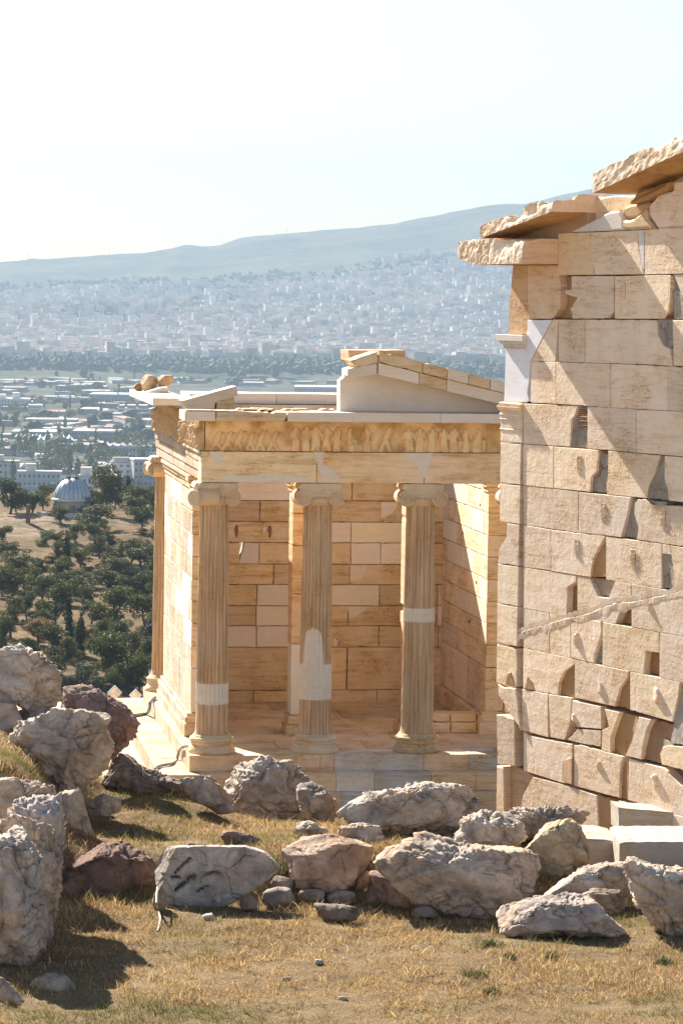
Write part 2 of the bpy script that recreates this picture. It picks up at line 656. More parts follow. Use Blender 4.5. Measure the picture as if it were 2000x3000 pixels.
# ---------------------------------------------------------------- columns
def column(cx, cy, style, corner=None):
    R0, R1, z0, z1 = 0.248, 0.216, 0.275, 3.73
    nfl, per = 24, 10
    na = nfl * per
    nz = 170
    zs = np.linspace(z0, z1, nz)
    ang = np.linspace(0, 2 * math.pi, na, endpoint=False) + 0.03
    A, Z = np.meshgrid(ang, zs)
    t = (Z - z0) / (z1 - z0)
    R = R0 + (R1 - R0) * (t * 0.85 + t * t * 0.15)
    R = R + 0.022 * np.exp(-((Z - z0) / 0.035)) + 0.012 * np.exp(-((z1 - Z) / 0.03))
    ph = (A * nfl / (2 * math.pi)) % 1.0
    fl = np.clip(np.sin(math.pi * np.clip((ph - 0.09) / 0.82, 0, 1)), 0, 1) ** 0.75
    endfade = np.clip((Z - z0 - 0.05) / 0.05, 0, 1) * np.clip((z1 - 0.05 - Z) / 0.05, 0, 1)
    P = np.stack([np.cos(A) * 0.25, np.sin(A) * 0.25, Z], -1).reshape(-1, 3)
    er = fbm(P * np.array([5.0, 5.0, 1.6]) + cx * 9, 4, 11).reshape(A.shape)
    er2 = fbm(P * np.array([26.0, 26.0, 9.0]) + cx * 5, 3, 23).reshape(A.shape)
    wear = np.clip(0.45 + 0.9 * er, 0.0, 1.0)
    fresh = np.zeros_like(Z)
    smooth_low = np.zeros_like(Z)
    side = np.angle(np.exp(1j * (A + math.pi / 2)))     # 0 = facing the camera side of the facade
    wob = 0.03 * fbm(np.stack([A * 3, Z * 3, 0 * Z + cx], -1).reshape(-1, 3), 3, 5).reshape(A.shape)
    if style == 'low_band':
        fresh = ((Z > 0.735) & (Z < 1.045)).astype(float)
        smooth_low = (Z < 0.735).astype(float) * 0.9 + ((Z >= 0.735) & (Z < 1.5)) * np.clip((side - 0.1) * 2, 0, 1) * np.clip((1.5 - Z) * 2, 0, 1) * 0.9
    elif style == 'tongue':
        top = 1.87 - (np.clip(np.abs(side + 0.32) - 0.50, 0, 2) * 3.0) ** 2 - np.abs(side + 0.32) * 0.12 + wob
        fresh = (((Z > 0.80) & (Z < 1.32)) | ((Z >= 1.32) & (Z < top) & (np.abs(side + 0.28) < 0.95))).astype(float)
        smooth_low = (Z < 0.80).astype(float) * 0.85
    elif style == 'mid_band':
        fresh = ((Z > 1.965) & (Z < 2.175)).astype(float)
        smooth_low = ((Z < 0.9) * 0.25)
    depth = 0.017 * endfade * np.clip(0.48 + 0.62 * wear - 0.3 * (er2 > 0.45), 0.15, 1) * (1 - smooth_low)
    depth = np.where(fresh > 0, 0.013 * endfade, depth)
    R = R - depth * fl
    R = R - np.where(fresh > 0, 0, np.clip(er - 0.35, 0, 1) * 0.016 + np.abs(er2) * 0.0022 + smooth_low * 0.004)
    R = R + fresh * 0.004
    X = np.stack([cx + R * np.cos(A), cy + R * np.sin(A), Z], -1)
    # colour of the stone: warm patina, brown streaks down the flutes, pale new marble
    st = fbm(np.stack([A * 11, Z * 1.1, 0 * Z + cx * 3], -1).reshape(-1, 3), 4, 41).reshape(A.shape)
    k = np.clip(0.5 + 0.75 * st, 0, 1)[..., None]
    col = np.array((0.66, 0.475, 0.29)) * (1 - k) + np.array((0.40, 0.255, 0.145)) * k
    arr = (1 - fl)[..., None] * 0.35
    col = col * (1 - arr) + np.array((0.80, 0.56, 0.35)) * arr
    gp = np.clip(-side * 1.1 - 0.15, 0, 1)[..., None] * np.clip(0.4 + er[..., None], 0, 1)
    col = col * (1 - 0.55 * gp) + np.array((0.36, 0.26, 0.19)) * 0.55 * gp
    col = np.where(fresh[..., None] > 0, np.array(NEW) * (1.0 + 0.03 * er2[..., None]), col)
    idx = np.arange(nz * na).reshape(nz, na)
    nxt = np.roll(idx, -1, 1)
    q = np.stack([idx[:-1], nxt[:-1], nxt[1:], idx[1:]], -1).reshape(-1, 4)
    fm = (fresh[:-1] > 0).reshape(-1)
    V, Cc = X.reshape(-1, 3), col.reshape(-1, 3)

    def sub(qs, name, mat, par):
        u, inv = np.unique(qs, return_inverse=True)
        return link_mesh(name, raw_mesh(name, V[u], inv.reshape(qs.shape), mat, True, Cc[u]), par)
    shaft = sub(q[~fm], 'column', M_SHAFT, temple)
    if fm.any():
        o = sub(q[fm], 'repair_drum', M_NEW, shaft)
        o['label'] = 'pale new marble let into the weathered column'
    # base
    mb = MB()
    prof = [(0.352, 0.0), (0.357, 0.02), (0.352, 0.05), (0.335, 0.085), (0.312, 0.115), (0.300, 0.128), (0.302, 0.134), (0.318, 0.140),
            (0.324, 0.155), (0.322, 0.168), (0.314, 0.176), (0.314, 0.182), (0.326, 0.188), (0.330, 0.205), (0.326, 0.222), (0.312, 0.232), (0.298, 0.236), (0.290, 0.25), (0.272, 0.276)]
    mb.lathe((cx, cy, 0.001), prof, 72, vary(OLD, 0.03))
    V0 = mb.v[0]
    V0 += (fbm(V0 * 9 + cx, 3, 3) * 0.006)[:, None] * np.c_[(V0[:, :2] - [cx, cy]) / 0.3, 0 * V0[:, 0]]
    mb.build('column_base', M_TEMPLE, shaft, True)
    # capital
    mb = MB()
    cap = vary(OLD, 0.03)
    fr = FAC(cy)

    def volutes(fr, uc, vc, sgn, d, r=0.118):
        d = d + 0.010
        pts, rad = [], []
        for i in range(70):
            a = i / 69.0
            th = a * 2.6 * 2 * math.pi
            rr = r * (1 - a) ** 0.8 * 0.92 + 0.012
            pts.append(fr.p(uc + sgn * rr * math.sin(th), vc + rr * math.cos(th), d))
            rad.append(0.0165 * (1 - 0.5 * a))
        mb.tube(pts, rad, 6, cap)
        mb.tube([fr.p(uc, vc, d - 0.02), fr.p(uc, vc, d + 0.016)], 0.020, 10, cap)

    ztop, zc = 4.037, 3.815
    out = []
    for sgn in (1, -1):
        arc = []
        for i in range(17):
            a = math.radians(72 - i * (72 + 200) / 16)
            arc.append((sgn * (0.246 + 0.122 * math.cos(a)), zc + 0.122 * math.sin(a)))
        if sgn == 1:
            right = arc
        else:
            left = arc
    top = [(-0.285, ztop), (0.285, ztop), (0.315, ztop - 0.03), (0.330, ztop - 0.07)]
    outline = top + right + [(0.12, 3.765), (0, 3.757), (-0.12, 3.765)] + left[::-1] + [(-0.330, ztop - 0.07), (-0.315, ztop - 0.03)]
    outline = [(u + cx, v) for u, v in outline]
    mb.prism(fr, outline, 0.262, 0.524, 0.012, cap, 0.0015, 0.05)
    for sgn in (1, -1):
        volutes(fr, cx + sgn * 0.246, zc, sgn, 0.258)
        # rolled side of the bolster
        mb.tube([(cx + sgn * 0.246, cy - 0.255, zc), (cx + sgn * 0.246, cy - 0.12, zc), (cx + sgn * 0.246, cy, zc), (cx + sgn * 0.246, cy + 0.12, zc), (cx + sgn * 0.246, cy + 0.255, zc)],
                [0.124, 0.116, 0.122, 0.116, 0.124], 20, cap)
    for vv in (3.885, 3.935):
        mb.tube([fr.p(cx - 0.27, vv + 0.006, 0.258), fr.p(cx, vv - 0.012, 0.258), fr.p(cx + 0.27, vv + 0.006, 0.258)], 0.010, 6, cap)
    for k in range(7):
        u = cx - 0.135 + 0.045 * k
        mb.tube([fr.p(u, 3.84, 0.262), fr.p(u, 3.815, 0.275), fr.p(u, 3.785, 0.262)], [0.012, 0.019, 0.010], 7, cap)
    mb.lathe((cx, cy, 0), [(0.218, 3.70), (0.235, 3.725), (0.262, 3.76), (0.275, 3.80), (0.26, 3.84)], 48, cap)
    if corner:
        f2 = Frame((cx, cy, 0), (0, -1, 0), (-1, 0, 0))
        s = corner
        o2 = [(u - cx, v) for u, v in outline]
        mb.prism(f2, o2, 0.262, 0.3, 0.012, cap, 0.0015, 0.05)
        for sgn in (1, -1):
            volutes(f2, sgn * 0.246, zc, sgn, 0.258)
        # corner volute turned out at forty-five degrees
        ex, ey = -0.262, -0.262 * s
        mb.tube([(cx + ex * 0.8, cy + ey * 0.8, zc), (cx + ex * 1.28, cy + ey * 1.28, zc)], 0.118, 20, cap)
        fd = Frame((cx + ex * 1.24, cy + ey * 1.24, 0), (0.707 * s, -0.707, 0), (-0.707, -0.707 * s, 0))
    mb.build('capital', M_CARVED, shaft)
    return shaft


column(COLX[0], 0, 'low_band', 1)
column(COLX[1], 0, 'tongue')
column(COLX[2], 0, 'mid_band')
column(COLX[3], 0, 'plain')
column(-2.375, 7.62, 'plain', -1)


# ---------------------------------------------------------------- walls of the cella
def block_rows(mb, fr, rows, bounds, d=0.0, t=0.35, jit=0.002, chip=0.012):
    """rows: list of (v0, v1, [(u0, u1, colour, poly or None)])"""
    for v0, v1, bl in rows:
        for u0, u1, col, poly in bl:
            P = poly or [(u0 + 0.002, v0 + 0.002), (u1 - 0.002, v0 + 0.002), (u1 - 0.002, v1 - 0.002), (u0 + 0.002, v1 - 0.002)]
            mb.prism(fr, P, d + RNG.normal(0, 0.002), t, 0.006, col, jit, 0.07, chip)


def back_wall():
    fr = FAC(5.9)
    g = lambda x: fr.px(x, 1800)[0]
    ys = [1395, 1467, 1529, 1590, 1653, 1713, 1775, 1834, 1896, 2022, 2063]
    vs = [fr.px(900, y)[1] for y in ys]
    vs[-1] = -0.02
    O, N = 'o', 'n'
    L, Rr = -2.15, 2.2
    table = [
        [(L, 690, N), (690, 850, N), (850, 1026, O), (1026, 1165, O), (1165, Rr, N)],
        [(L, 757, O), (757, 905, O), (905, 1115, O), (1115, Rr, O)],
        [(L, 655, O), (655, 880, O), (880, 1024, N), (1024, 1190, N), (1190, Rr, O)],
        [(L, 700, O), (700, 757, N), (757, 880, O), (880, 1024, O), (1024, 1112, N), (1112, 1200, N), (1200, Rr, O)],
        [(L, 800, O), (800, 1022, O), (1022, 1240, O), (1240, Rr, O)],
        [(L, 752, O), (752, 890, N), (890, 1110, N), (1110, 1280, O), (1280, Rr, O)],
        [(L, 750, O), (750, 890, N), (890, 1020, O), (1020, 1280, O), (1280, Rr, N)],
        [(L, 752, N), (752, 890, N), (890, 1110, O), (1110, 1285, O), (1285, Rr, O)],
        [(L, 890, O), (890, 1018, O), (1018, Rr, O)],
        [(L, 745, O), (745, 900, O), (900, 1108, O), (1108, Rr, O)]]
    mb, mn = MB(), MB()
    for k, row in enumerate(table):
        v1, v0 = vs[k], vs[k + 1]
        if k == 0:
            v1 = 4.02
        for a, b, kd in row:
            u0 = a if isinstance(a, float) else g(a)
            u1 = b if isinstance(b, float) else g(b)
            P = [(u0 + 0.003, v0 + 0.003), (u1 - 0.003, v0 + 0.003), (u1 - 0.003, v1 - 0.003), (u0 + 0.003, v1 - 0.003)]
            if (kd, a, k) == (N, 700, 3):
                P = [(g(696) + .003, v0 + .003), (u1 - .003, v0 + .003), (u1 - .003, v1 - .003), (g(714), v1 - .003)]
            (mn if kd == N else mb).prism(fr, P, RNG.normal(0, 0.003), 0.3, 0.007, vary(NEW if kd == N else OLD), 0.0025, 0.07, 0.012)
    # upper courses to the broken top of the wall, above the architrave line
    u = L
    while u < Rr:
        w = RNG.uniform(0.7, 1.2)
        mb.prism(fr, [(u, 4.024), (min(Rr, u + w) - 0.005, 4.024), (min(Rr, u + w) - 0.005, 4.42), (u, 4.42)], 0, 0.3, 0.01, vary(PALE), 0.003, 0.1, 0.02)
        u += w
    w = mb.build('back_wall', M_TEMPLE, temple)
    # inlays of new marble with their irregular joints

    def inlay(px, d=0.004):
        mn.prism(fr, [fr.px(x, y) for x, y in px], d, 0.05, 0.002, vary(NEW, 0.03), 0.003, 0.04)
    inlay([(1116, 1470), (1166, 1470), (1160, 1490), (1148, 1505), (1130, 1515), (1116, 1520)])
    inlay([(1024, 1656), (1074, 1656), (1070, 1680), (1055, 1698), (1024, 1704)])
    inlay([(1012, 1777), (1082, 1777), (1060, 1795), (1040, 1808), (1022, 1812), (1020, 1790)])
    inlay([(976, 1868), (990, 1876), (986, 1894), (976, 1894)])
    inlay([(1165, 1470), (1180, 1470), (1180, 1440), (1165, 1440)])
    inlay([(770, 1560), (775, 1530), (777, 1560)])
    build_each(mn, 'new_marble_block', M_NEW, w, 'pale new marble in the old wall')
    mc = MB()
    # dark open joints and the two worn holes
    for x0, y0, x1, y1 in ((1017, 1898, 1014, 2020), (1300, 1835, 1300, 1890)):
        a, b = fr.px(x0, y0), fr.px(x1, y1)
        mc.prism(fr, [(a[0] - .012, a[1]), (b[0] - .012, b[1]), (b[0] + .012, b[1]), (a[0] + .012, a[1])], 0.006, 0.02, 0.002, (0.09, 0.05, 0.03), 0.004, 0.05)
    for x, y in ((693, 1556), (790, 1558)):
        c = fr.px(x, y)
        pts = [(c[0] + 0.045 * math.cos(a) * (1 if math.sin(a) > 0 else 0.75), c[1] + 0.11 * math.sin(a)) for a in np.linspace(0, 6.28, 14)[:-1]]
        mc.prism(fr, pts, 0.005, 0.02, 0.002, (0.26, 0.15, 0.075), 0.006, 0.03)
    build_each(mc, 'worn_hole', M_CARVED, w)


back_wall()


def random_rows(mb, fr, u0, u1, zs, colf, d=0, t=0.22, lens=(0.75, 1.35), mn=None, pn=0.0, jit=0.003, chip=0.02):
    for k in range(len(zs) - 1):
        u = u0
        first = True
        while u < u1 - 0.02:
            w = RNG.uniform(*lens) * (0.5 if first and k % 2 else 1)
            first = False
            e = u + w
            if u1 - e < 0.35:
                e = u1
            tgt = mn if (mn is not None and RNG.random() < pn) else mb
            tgt.prism(fr, [(u + .003, zs[k] + .003), (e - .003, zs[k] + .003), (e - .003, zs[k + 1] - .003), (u + .003, zs[k + 1] - .003)],
                      d + RNG.normal(0, 0.002), t, 0.007, vary(NEW if tgt is mn and mn is not None else colf), jit, 0.07, chip)
            u = e


ZROW = [0.36, 1.05, 1.40, 1.745, 2.09, 2.43, 2.78, 3.12, 3.47, 3.80]


def cella_walls():
    # south wall (outer face sunlit) with a moulded foot
    mb, mn = MB(), MB()
    fs = Frame((-2.50, 0, 0), (0, -1, 0), (-1, 0, 0))
    random_rows(mb, fs, -6.75, -1.80, ZROW, (0.52, 0.455, 0.38), mn=mn, pn=0.12)
    fi = Frame((-2.05, 0, 0), (0, 1, 0), (1, 0, 0))
    random_rows(mb, fi, 1.80, 5.9, [0.05] + ZROW, OLD, t=0.2)
    # moulded foot on the outside and its torus
    for z0, z1, o in ((0.002, 0.13, 0.10), (0.13, 0.22, 0.07), (0.22, 0.30, 0.085), (0.30, 0.355, 0.04)):
        random_rows(mb, fs, -6.80, -1.74, [z0, z1], (0.50, 0.42, 0.335), d=o, t=0.4, lens=(0.9, 1.4), jit=0.002, chip=0.015)
    # crown moulding under the architrave
    for z0, z1, o in ((3.80, 3.90, 0.015), (3.90, 3.97, 0.04), (3.97, 4.035, 0.07)):
        random_rows(mb, fs, -6.80, -1.78, [z0, z1], (0.64, 0.50, 0.36), d=o, t=0.4, lens=(1.2, 2.0), jit=0.002, chip=0.01)
    # anta front
    fa = FAC(1.80)
    for k in range(len(ZROW) - 1):
        col = vary(OLD)
        nw = ZROW[k] < 0.5
        (mn if nw else mb).prism(fa, [(-2.497, ZROW[k] + .003), (-2.052, ZROW[k] + .003), (-2.052, ZROW[k + 1] - .003), (-2.497, ZROW[k + 1] - .003)], 0.005 if not nw else 0.008, 0.3, 0.006, vary(NEW) if nw else col, 0.002, 0.06, 0.01)
    for z0, z1, o in ((0.002, 0.20, 0.10), (0.20, 0.36, 0.06), (3.80, 3.88, 0.02), (3.88, 3.96, 0.05), (3.96, 4.035, 0.085)):
        mb.prism(fa, [(-2.50 - o, z0), (-2.05 + o, z0), (-2.05 + o, z1 - 0.002), (-2.50 - o, z1 - 0.002)], o, 0.45, 0.008, vary(OLD), 0.001, 0.06)
    w = mb.build('side_wall', M_TEMPLE, temple)
    w['label'] = 'sunlit left side wall'
    build_each(mn, 'new_marble_block', M_NEW, w)
    # north wall, inner face towards us
    mb, mn = MB(), MB()
    fn = Frame((2.12, 0, 0), (0, -1, 0), (-1, 0, 0))
    random_rows(mb, fn, -5.9, -1.80, [0.30] + ZROW[1:] + [4.03], (0.80, 0.665, 0.50), mn=mn, pn=0.3, t=0.2)
    random_rows(mb, fn, -5.9, -1.75, [0.004, 0.30], OLD, d=0.09, t=0.3)
    for y, z in ((2.75, 2.30), (3.3, 1.62), (2.5, 3.55), (4.0, 3.0)):
        mb.prism(fn, [(-y - .07, z - .02), (-y + .07, z - .03), (-y + .06, z + .03), (-y - .06, z + .025)], 0.004, 0.02, 0.002, (0.12, 0.07, 0.045), 0.004, 0.03)
    fa = FAC(1.80)
    for k in range(len(ZROW) - 1):
        z0 = ZROW[k]
        mb.prism(fa, [(2.122, z0 + .003), (2.56, z0 + .003), (2.56, ZROW[k + 1] - .003), (2.122, ZROW[k + 1] - .003)], 0.004, 0.3, 0.008, vary(OLD), 0.002, 0.06, 0.015)
    for z0, z1, o in ((0.002, 0.20, 0.10), (0.20, 0.36, 0.06), (3.80, 3.88, 0.02), (3.88, 3.96, 0.05), (3.96, 4.035, 0.085)):
        mb.prism(fa, [(2.12 - o, z0), (2.56 + o, z0), (2.56 + o, z1 - 0.002), (2.12 - o, z1 - 0.002)], o, 0.45, 0.008, vary(OLD), 0.001, 0.06)
    mb.box((2.3, 1.9, 0), (2.53, 6.7, 4.03), PALE)
    w = mb.build('side_wall', M_TEMPLE, temple)
    w['label'] = 'right side wall crossed by a slanting edge of sunlight'
    build_each(mn, 'new_marble_block', M_NEW, w)
    # threshold blocks beside the right anta
    mb = MB()
    fa = FAC(2.02)
    for z0, z1, o, in ((0.005, 0.17, 0.12), (0.17, 0.30, 0.05)):
        for a, b in ((1.02, 1.60), (1.605, 2.02)):
            mb.prism(fa, [(a, z0), (b, z0), (b, z1 - .003), (a, z1 - .003)], o, 0.4, 0.012, vary(OLD), 0.003, 0.06, 0.02)
    mb.build('threshold', M_TEMPLE, temple)
    # the two slender piers between the antae
    for x0, brk in ((-0.945, False), (0.83, True)):
        mb, mn, ft_, cp_ = MB(), MB(), MB(), MB()
        fp = FAC(1.82)
        zz = [0.31, 1.42, 2.2, 2.95, 3.45] if not brk else [0.31, 1.9, 2.02, 3.78]
        for k in range(len(zz) - 1):
            nw = (k == 0 and not brk)
            off = 0.09 if (brk and k == 1) else 0.0
            (mn if nw or (brk and k == 2) else mb).prism(fp, [(x0 + off + .001, zz[k] + .002), (x0 + 0.33, zz[k] + .002), (x0 + 0.33, zz[k + 1] - .002), (x0 + off * 0.6 + .001, zz[k + 1] - .002)],
                                     -0.004 * k + (0.01 if nw else 0), 0.46, 0.007, vary(NEW) if nw else vary((0.72, 0.50, 0.31)), 0.003, 0.05, 0.015)
        if not brk:
            mb.prism(fp, [(x0, 3.452), (x0 + .33, 3.452), (x0 + .33, 3.79), (x0, 3.79)], 0, 0.46, 0.008, vary(OLD), 0.002, 0.05)
        for z0, z1, o in ((0.006, 0.17, 0.07), (0.17, 0.31, 0.03), (3.79, 3.87, 0.02), (3.87, 3.95, 0.05), (3.95, 4.032, 0.085)):
            (ft_ if z1 < 1 else cp_).prism(fp, [(x0 - o, z0), (x0 + 0.33 + o, z0), (x0 + 0.33 + o, z1 - .002), (x0 - o, z1 - .002)], o, 0.46 + 2 * o, 0.008, vary(OLD), 0.002, 0.06)
        w = mb.build('pier', M_TEMPLE, temple)
        ft_.build('pier_base', M_TEMPLE, w)
        cp_.build('pier_capital', M_TEMPLE, w)
        if mn.n:
            build_each(mn, 'new_marble_block', M_NEW, w)


cella_walls()


# ---------------------------------------------------------------- entablature
def entablature():
    fr = FAC(-0.25)
    P = lambda pts: [fr.px(x, y) for x, y in pts]
    mb, mn = MB(), MB()
    z0, z1 = 4.042, 4.50
    uj = [-2.58, fr.px(928, 1360)[0], fr.px(1242, 1400)[0], 2.58]
    for a, b in zip(uj[:-1], uj[1:]):
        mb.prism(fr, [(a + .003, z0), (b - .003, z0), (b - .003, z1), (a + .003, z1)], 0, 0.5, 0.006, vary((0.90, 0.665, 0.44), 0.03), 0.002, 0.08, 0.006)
    mb.prism(fr, [(fr.px(1266, 1330)[0], 4.455), (2.585, 4.455), (2.585, 4.50), (fr.px(1266, 1330)[0], 4.50)], 0.02, 0.1, 0.004, vary(OLD), 0.001, 0.1)

    def inlay(px, d=0.005, mbx=None):
        (mbx or mn).prism(fr, P(px), d, 0.06, 0.002, vary(NEW, 0.025, 0.01), 0.003, 0.04)
    inlay([(613, 1322), (656, 1322), (652, 1345), (648, 1370), (641, 1371), (632, 1355), (622, 1340)])
    inlay([(650, 1412), (655, 1388), (700, 1392), (745, 1391), (790, 1389), (840, 1393), (890, 1396), (905, 1409), (905, 1413)])
    inlay([(918, 1323), (951, 1323), (947, 1340), (945, 1362), (952, 1363), (972, 1374), (990, 1392), (1001, 1413), (946, 1413), (940, 1395), (930, 1365), (922, 1342)])
    inlay([(1179, 1326), (1268, 1326), (1262, 1345), (1256, 1370), (1249, 1400), (1246, 1411), (1238, 1395), (1226, 1375), (1206, 1352), (1188, 1342)])
    # flank architrave in three stepped bands
    fs = Frame((-2.58, 0, 0), (0, -1, 0), (-1, 0, 0))
    for a, b, o in ((z0, 4.185, -0.03), (4.185, 4.33, -0.015), (4.33, 4.455, 0.0), (4.455, 4.50, 0.03)):
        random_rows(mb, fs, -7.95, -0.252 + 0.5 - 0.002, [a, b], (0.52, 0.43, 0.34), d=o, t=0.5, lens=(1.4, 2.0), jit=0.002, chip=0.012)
    fs2 = Frame((2.58, 0, 0), (0, 1, 0), (1, 0, 0))
    random_rows(mb, fs2, 0.26, 7.95, [z0, z1], PALE, t=0.5)
    fw = FAC(7.45)
    random_rows(mb, fw, -2.07, 2.07, [z0, z1], PALE, t=0.45)
    a = mb.build('architrave', M_TEMPLE, temple)
    build_each(mn, 'new_marble_inlay', M_NEW, a)

    # frieze: a carved relief, one surface per side
    def figures(u0, u1, seed, dens, old):
        rg = np.random.default_rng(seed)
        L = []
        u = u0
        while u < u1:
            kind = rg.random()
            L.append((u, 0.34 * rg.uniform(0.82, 1.0), rg.uniform(0.040, 0.056), rg.normal(0, 0.03), kind, rg.uniform(0.7, 1.15)))
            u += rg.uniform(*dens)
        return L

    def relief(fr, u0, u1, v0, v1, figs, du, amp, base, seed, wild=0.0):
        nu, nv = int((u1 - u0) / du), int((v1 - v0) / du)
        U, Vv = np.meshgrid(np.linspace(u0, u1, nu), np.linspace(v0, v1, nv))
        H = np.zeros_like(U)
        W = fbm(np.stack([U * 9, Vv * 9, 0 * U + seed], -1).reshape(-1, 3), 4, seed).reshape(U.shape)
        Uw, Vw = U + W * 0.010, Vv + W * 0.008

        def cap(a, b, r0, r1, h):
            nonlocal H
            ax, ay = a
            bx, by = b
            dx, dy = bx - ax, by - ay
            tt = np.clip(((Uw - ax) * dx + (Vw - ay) * dy) / max(1e-9, dx * dx + dy * dy), 0, 1)
            dd = np.hypot(Uw - ax - tt * dx, Vw - ay - tt * dy)
            r = r0 + (r1 - r0) * tt
            H = np.maximum(H, h * np.sqrt(np.clip(1 - (dd / r) ** 2, 0, 1)))
        for (u, h, w, lean, kind, k) in figs:
            b = v0 + 0.012
            sh = b + h * 0.80
            if kind < 0.62:          # standing, draped
                cap((u - w * 0.45, b), (u + lean * 0.5 - w * 0.3, sh - h * 0.22), w * 0.75, w * 0.72, amp * k)
                cap((u + w * 0.50, b), (u + lean * 0.5 + w * 0.25, sh - h * 0.22), w * 0.72, w * 0.70, amp * k * 0.9)
                cap((u + lean * 0.5, sh - h * 0.28), (u + lean, sh), w * 0.95, w * 1.0, amp * k)
                cap((u + lean + w * 0.9, sh), (u + lean + w * 1.5, sh - h * 0.34), w * 0.34, w * 0.26, amp * 0.8)
                cap((u + lean - w * 0.9, sh), (u + lean - w * 1.3, sh - h * 0.30), w * 0.34, w * 0.26, amp * 0.8)
                cap((u + lean, sh + h * 0.10), (u + lean, sh + h * 0.14), w * 0.52, w * 0.55, amp * k * 1.05)
            elif kind < 0.80:        # seated
                cap((u, b), (u, b + h * 0.36), w * 1.2, w * 1.1, amp * k)
                cap((u, b + h * 0.40), (u + w * 1.5, b + h * 0.38), w * 0.8, w * 0.6, amp * k)
                cap((u + w * 1.6, b), (u + w * 1.5, b + h * 0.36), w * 0.5, w * 0.6, amp * k * 0.9)
                cap((u, b + h * 0.42), (u + lean, b + h * 0.68), w * 0.95, w * 0.9, amp * k)
                cap((u + lean, b + h * 0.82), (u + lean, b + h * 0.85), w * 0.55, w * 0.55, amp * k)
                cap((u + lean, b + h * 0.66), (u + lean + w * 1.5, b + h * 0.56), w * 0.3, w * 0.26, amp * 0.8)
            else:                    # striding, leaning
                cap((u - w * 1.2, b), (u, b + h * 0.45), w * 0.6, w * 0.75, amp * k)
                cap((u + w * 1.3, b), (u, b + h * 0.45), w * 0.5, w * 0.75, amp * k)
                cap((u, b + h * 0.45), (u + w * 0.8, b + h * 0.78), w * 0.9, w * 0.95, amp * k)
                cap((u + w, b + h * 0.9), (u + w * 1.1, b + h * 0.93), w * 0.5, w * 0.52, amp * k)
                cap((u + w * 0.8, b + h * 0.76), (u + w * 2.2, b + h * 0.9), w * 0.32, w * 0.25, amp * 0.85)
        folds = np.sin(Uw * 300 + W * 5) * 0.5 + 0.5
        H = H - np.where(H > amp * 0.3, folds * amp * 0.08, 0)
        er = fbm(np.stack([U * 4, Vv * 4, 0 * U + seed * 3], -1).reshape(-1, 3), 3, seed + 9).reshape(U.shape)
        H = H * np.clip(1.0 - np.clip(er - 0.15, 0, 1) * 1.2, 0.35, 1)
        H = H + W * 0.004 + np.abs(W) * wild
        H = H * np.clip((U - u0) / 0.02, 0, 1) * np.clip((u1 - U) / 0.02, 0, 1)
        X = fr.o + U[..., None] * fr.u + Vv[..., None] * fr.v + H[..., None] * fr.n
        ground_tone = np.clip(1 - H / (amp * 0.6), 0, 1)[..., None] * np.clip(0.45 + 0.9 * er[..., None], 0, 1)  # deeper gold-brown towards the low ground of the relief
        col = np.array(base)[None, None] * (1 - ground_tone) + np.array((0.56, 0.355, 0.155)) * ground_tone
        return X, col
    fz0, fz1 = 4.512, 4.955
    mb = MB()
    mb.box((-2.50, -0.19, 4.508), (2.50, 0.2, 4.956), OLD)
    ff = FAC(-0.205)
    xs = [1190, 1230, 1262, 1300, 1322, 1358, 1386]
    figs = figures(-2.36, -1.42, 3, (0.13, 0.2), True)
    figs = [(u, h * 0.95, w, 0.05, 0.9, k * 0.75) for u, h, w, l, kd, k in figs]
    for x, kd, ln in ((865, .1, 0), (895, .1, .02), (925, .1, -.01), (955, .1, .01), (985, .1, .02), (1028, .7, -.02), (1072, .1, .0), (1128, .9, .05),
                      (1196, .1, 0), (1228, .1, 0), (1262, .1, .02), (1300, .1, -.01), (1326, .1, .01), (1362, .1, .01), (1396, .7, .03)):
        figs.append((ff.px(x, 1290)[0], 0.35 if kd < .6 else 0.37, 0.058 + 0.008 * math.sin(x), ln, kd, 0.9 + 0.15 * math.sin(x * 3.1)))
    X, c = relief(ff, -2.52, ff.px(1425, 1280)[0], fz0, fz1, figs, 0.0095, 0.10, (0.90, 0.66, 0.38), 5)
    mb.grid(X, c)
    X, c = relief(ff, ff.px(1425, 1280)[0], 2.52, fz0, fz1, [], 0.02, 0.04, (0.80, 0.53, 0.25), 6)
    X = X + np.array([0, 0.012, 0])
    mb.grid(X, c)
    # ledge left where the ground of one slab is broken deeper, with its slanting crack
    mb.build('frieze', M_CARVED, temple, True)
    mb = MB()
    fsd = Frame((-2.53, 0, 0), (0, -1, 0), (-1, 0, 0))
    X, c = relief(fsd, -7.9, 0.19, fz0, fz1, figures(-7.7, 0.1, 8, (0.12, 0.2), True), 0.014, 0.10, (0.60, 0.44, 0.28), 12, 0.05)
    mb.grid(X, c)
    mb.box((-2.51, 0.25, 4.506), (-2.2, 7.9, 4.95), OLD)
    o = mb.build('frieze', M_CARVED, temple, True)
    o['label'] = 'deeply weathered carved frieze along the sunlit side'
    mb = MB()
    mb.box((2.2, 0.25, 4.506), (2.5, 7.9, 4.95), OLD)
    mb.box((-2.19, 7.35, 4.506), (2.19, 7.9, 4.945), (0.60, 0.52, 0.45))
    mb.build('frieze', M_TEMPLE, temple)

    # horizontal cornice
    mb, mn = MB(), MB()
    fc = FAC(-0.55)
    g = lambda x: fc.px(x, 1220)[0]
    segs = [(-2.86, g(632), 'n'), (g(632), g(842), 'o'), (g(842), g(1290), 'n'), (g(1290), 2.86, 'n')]
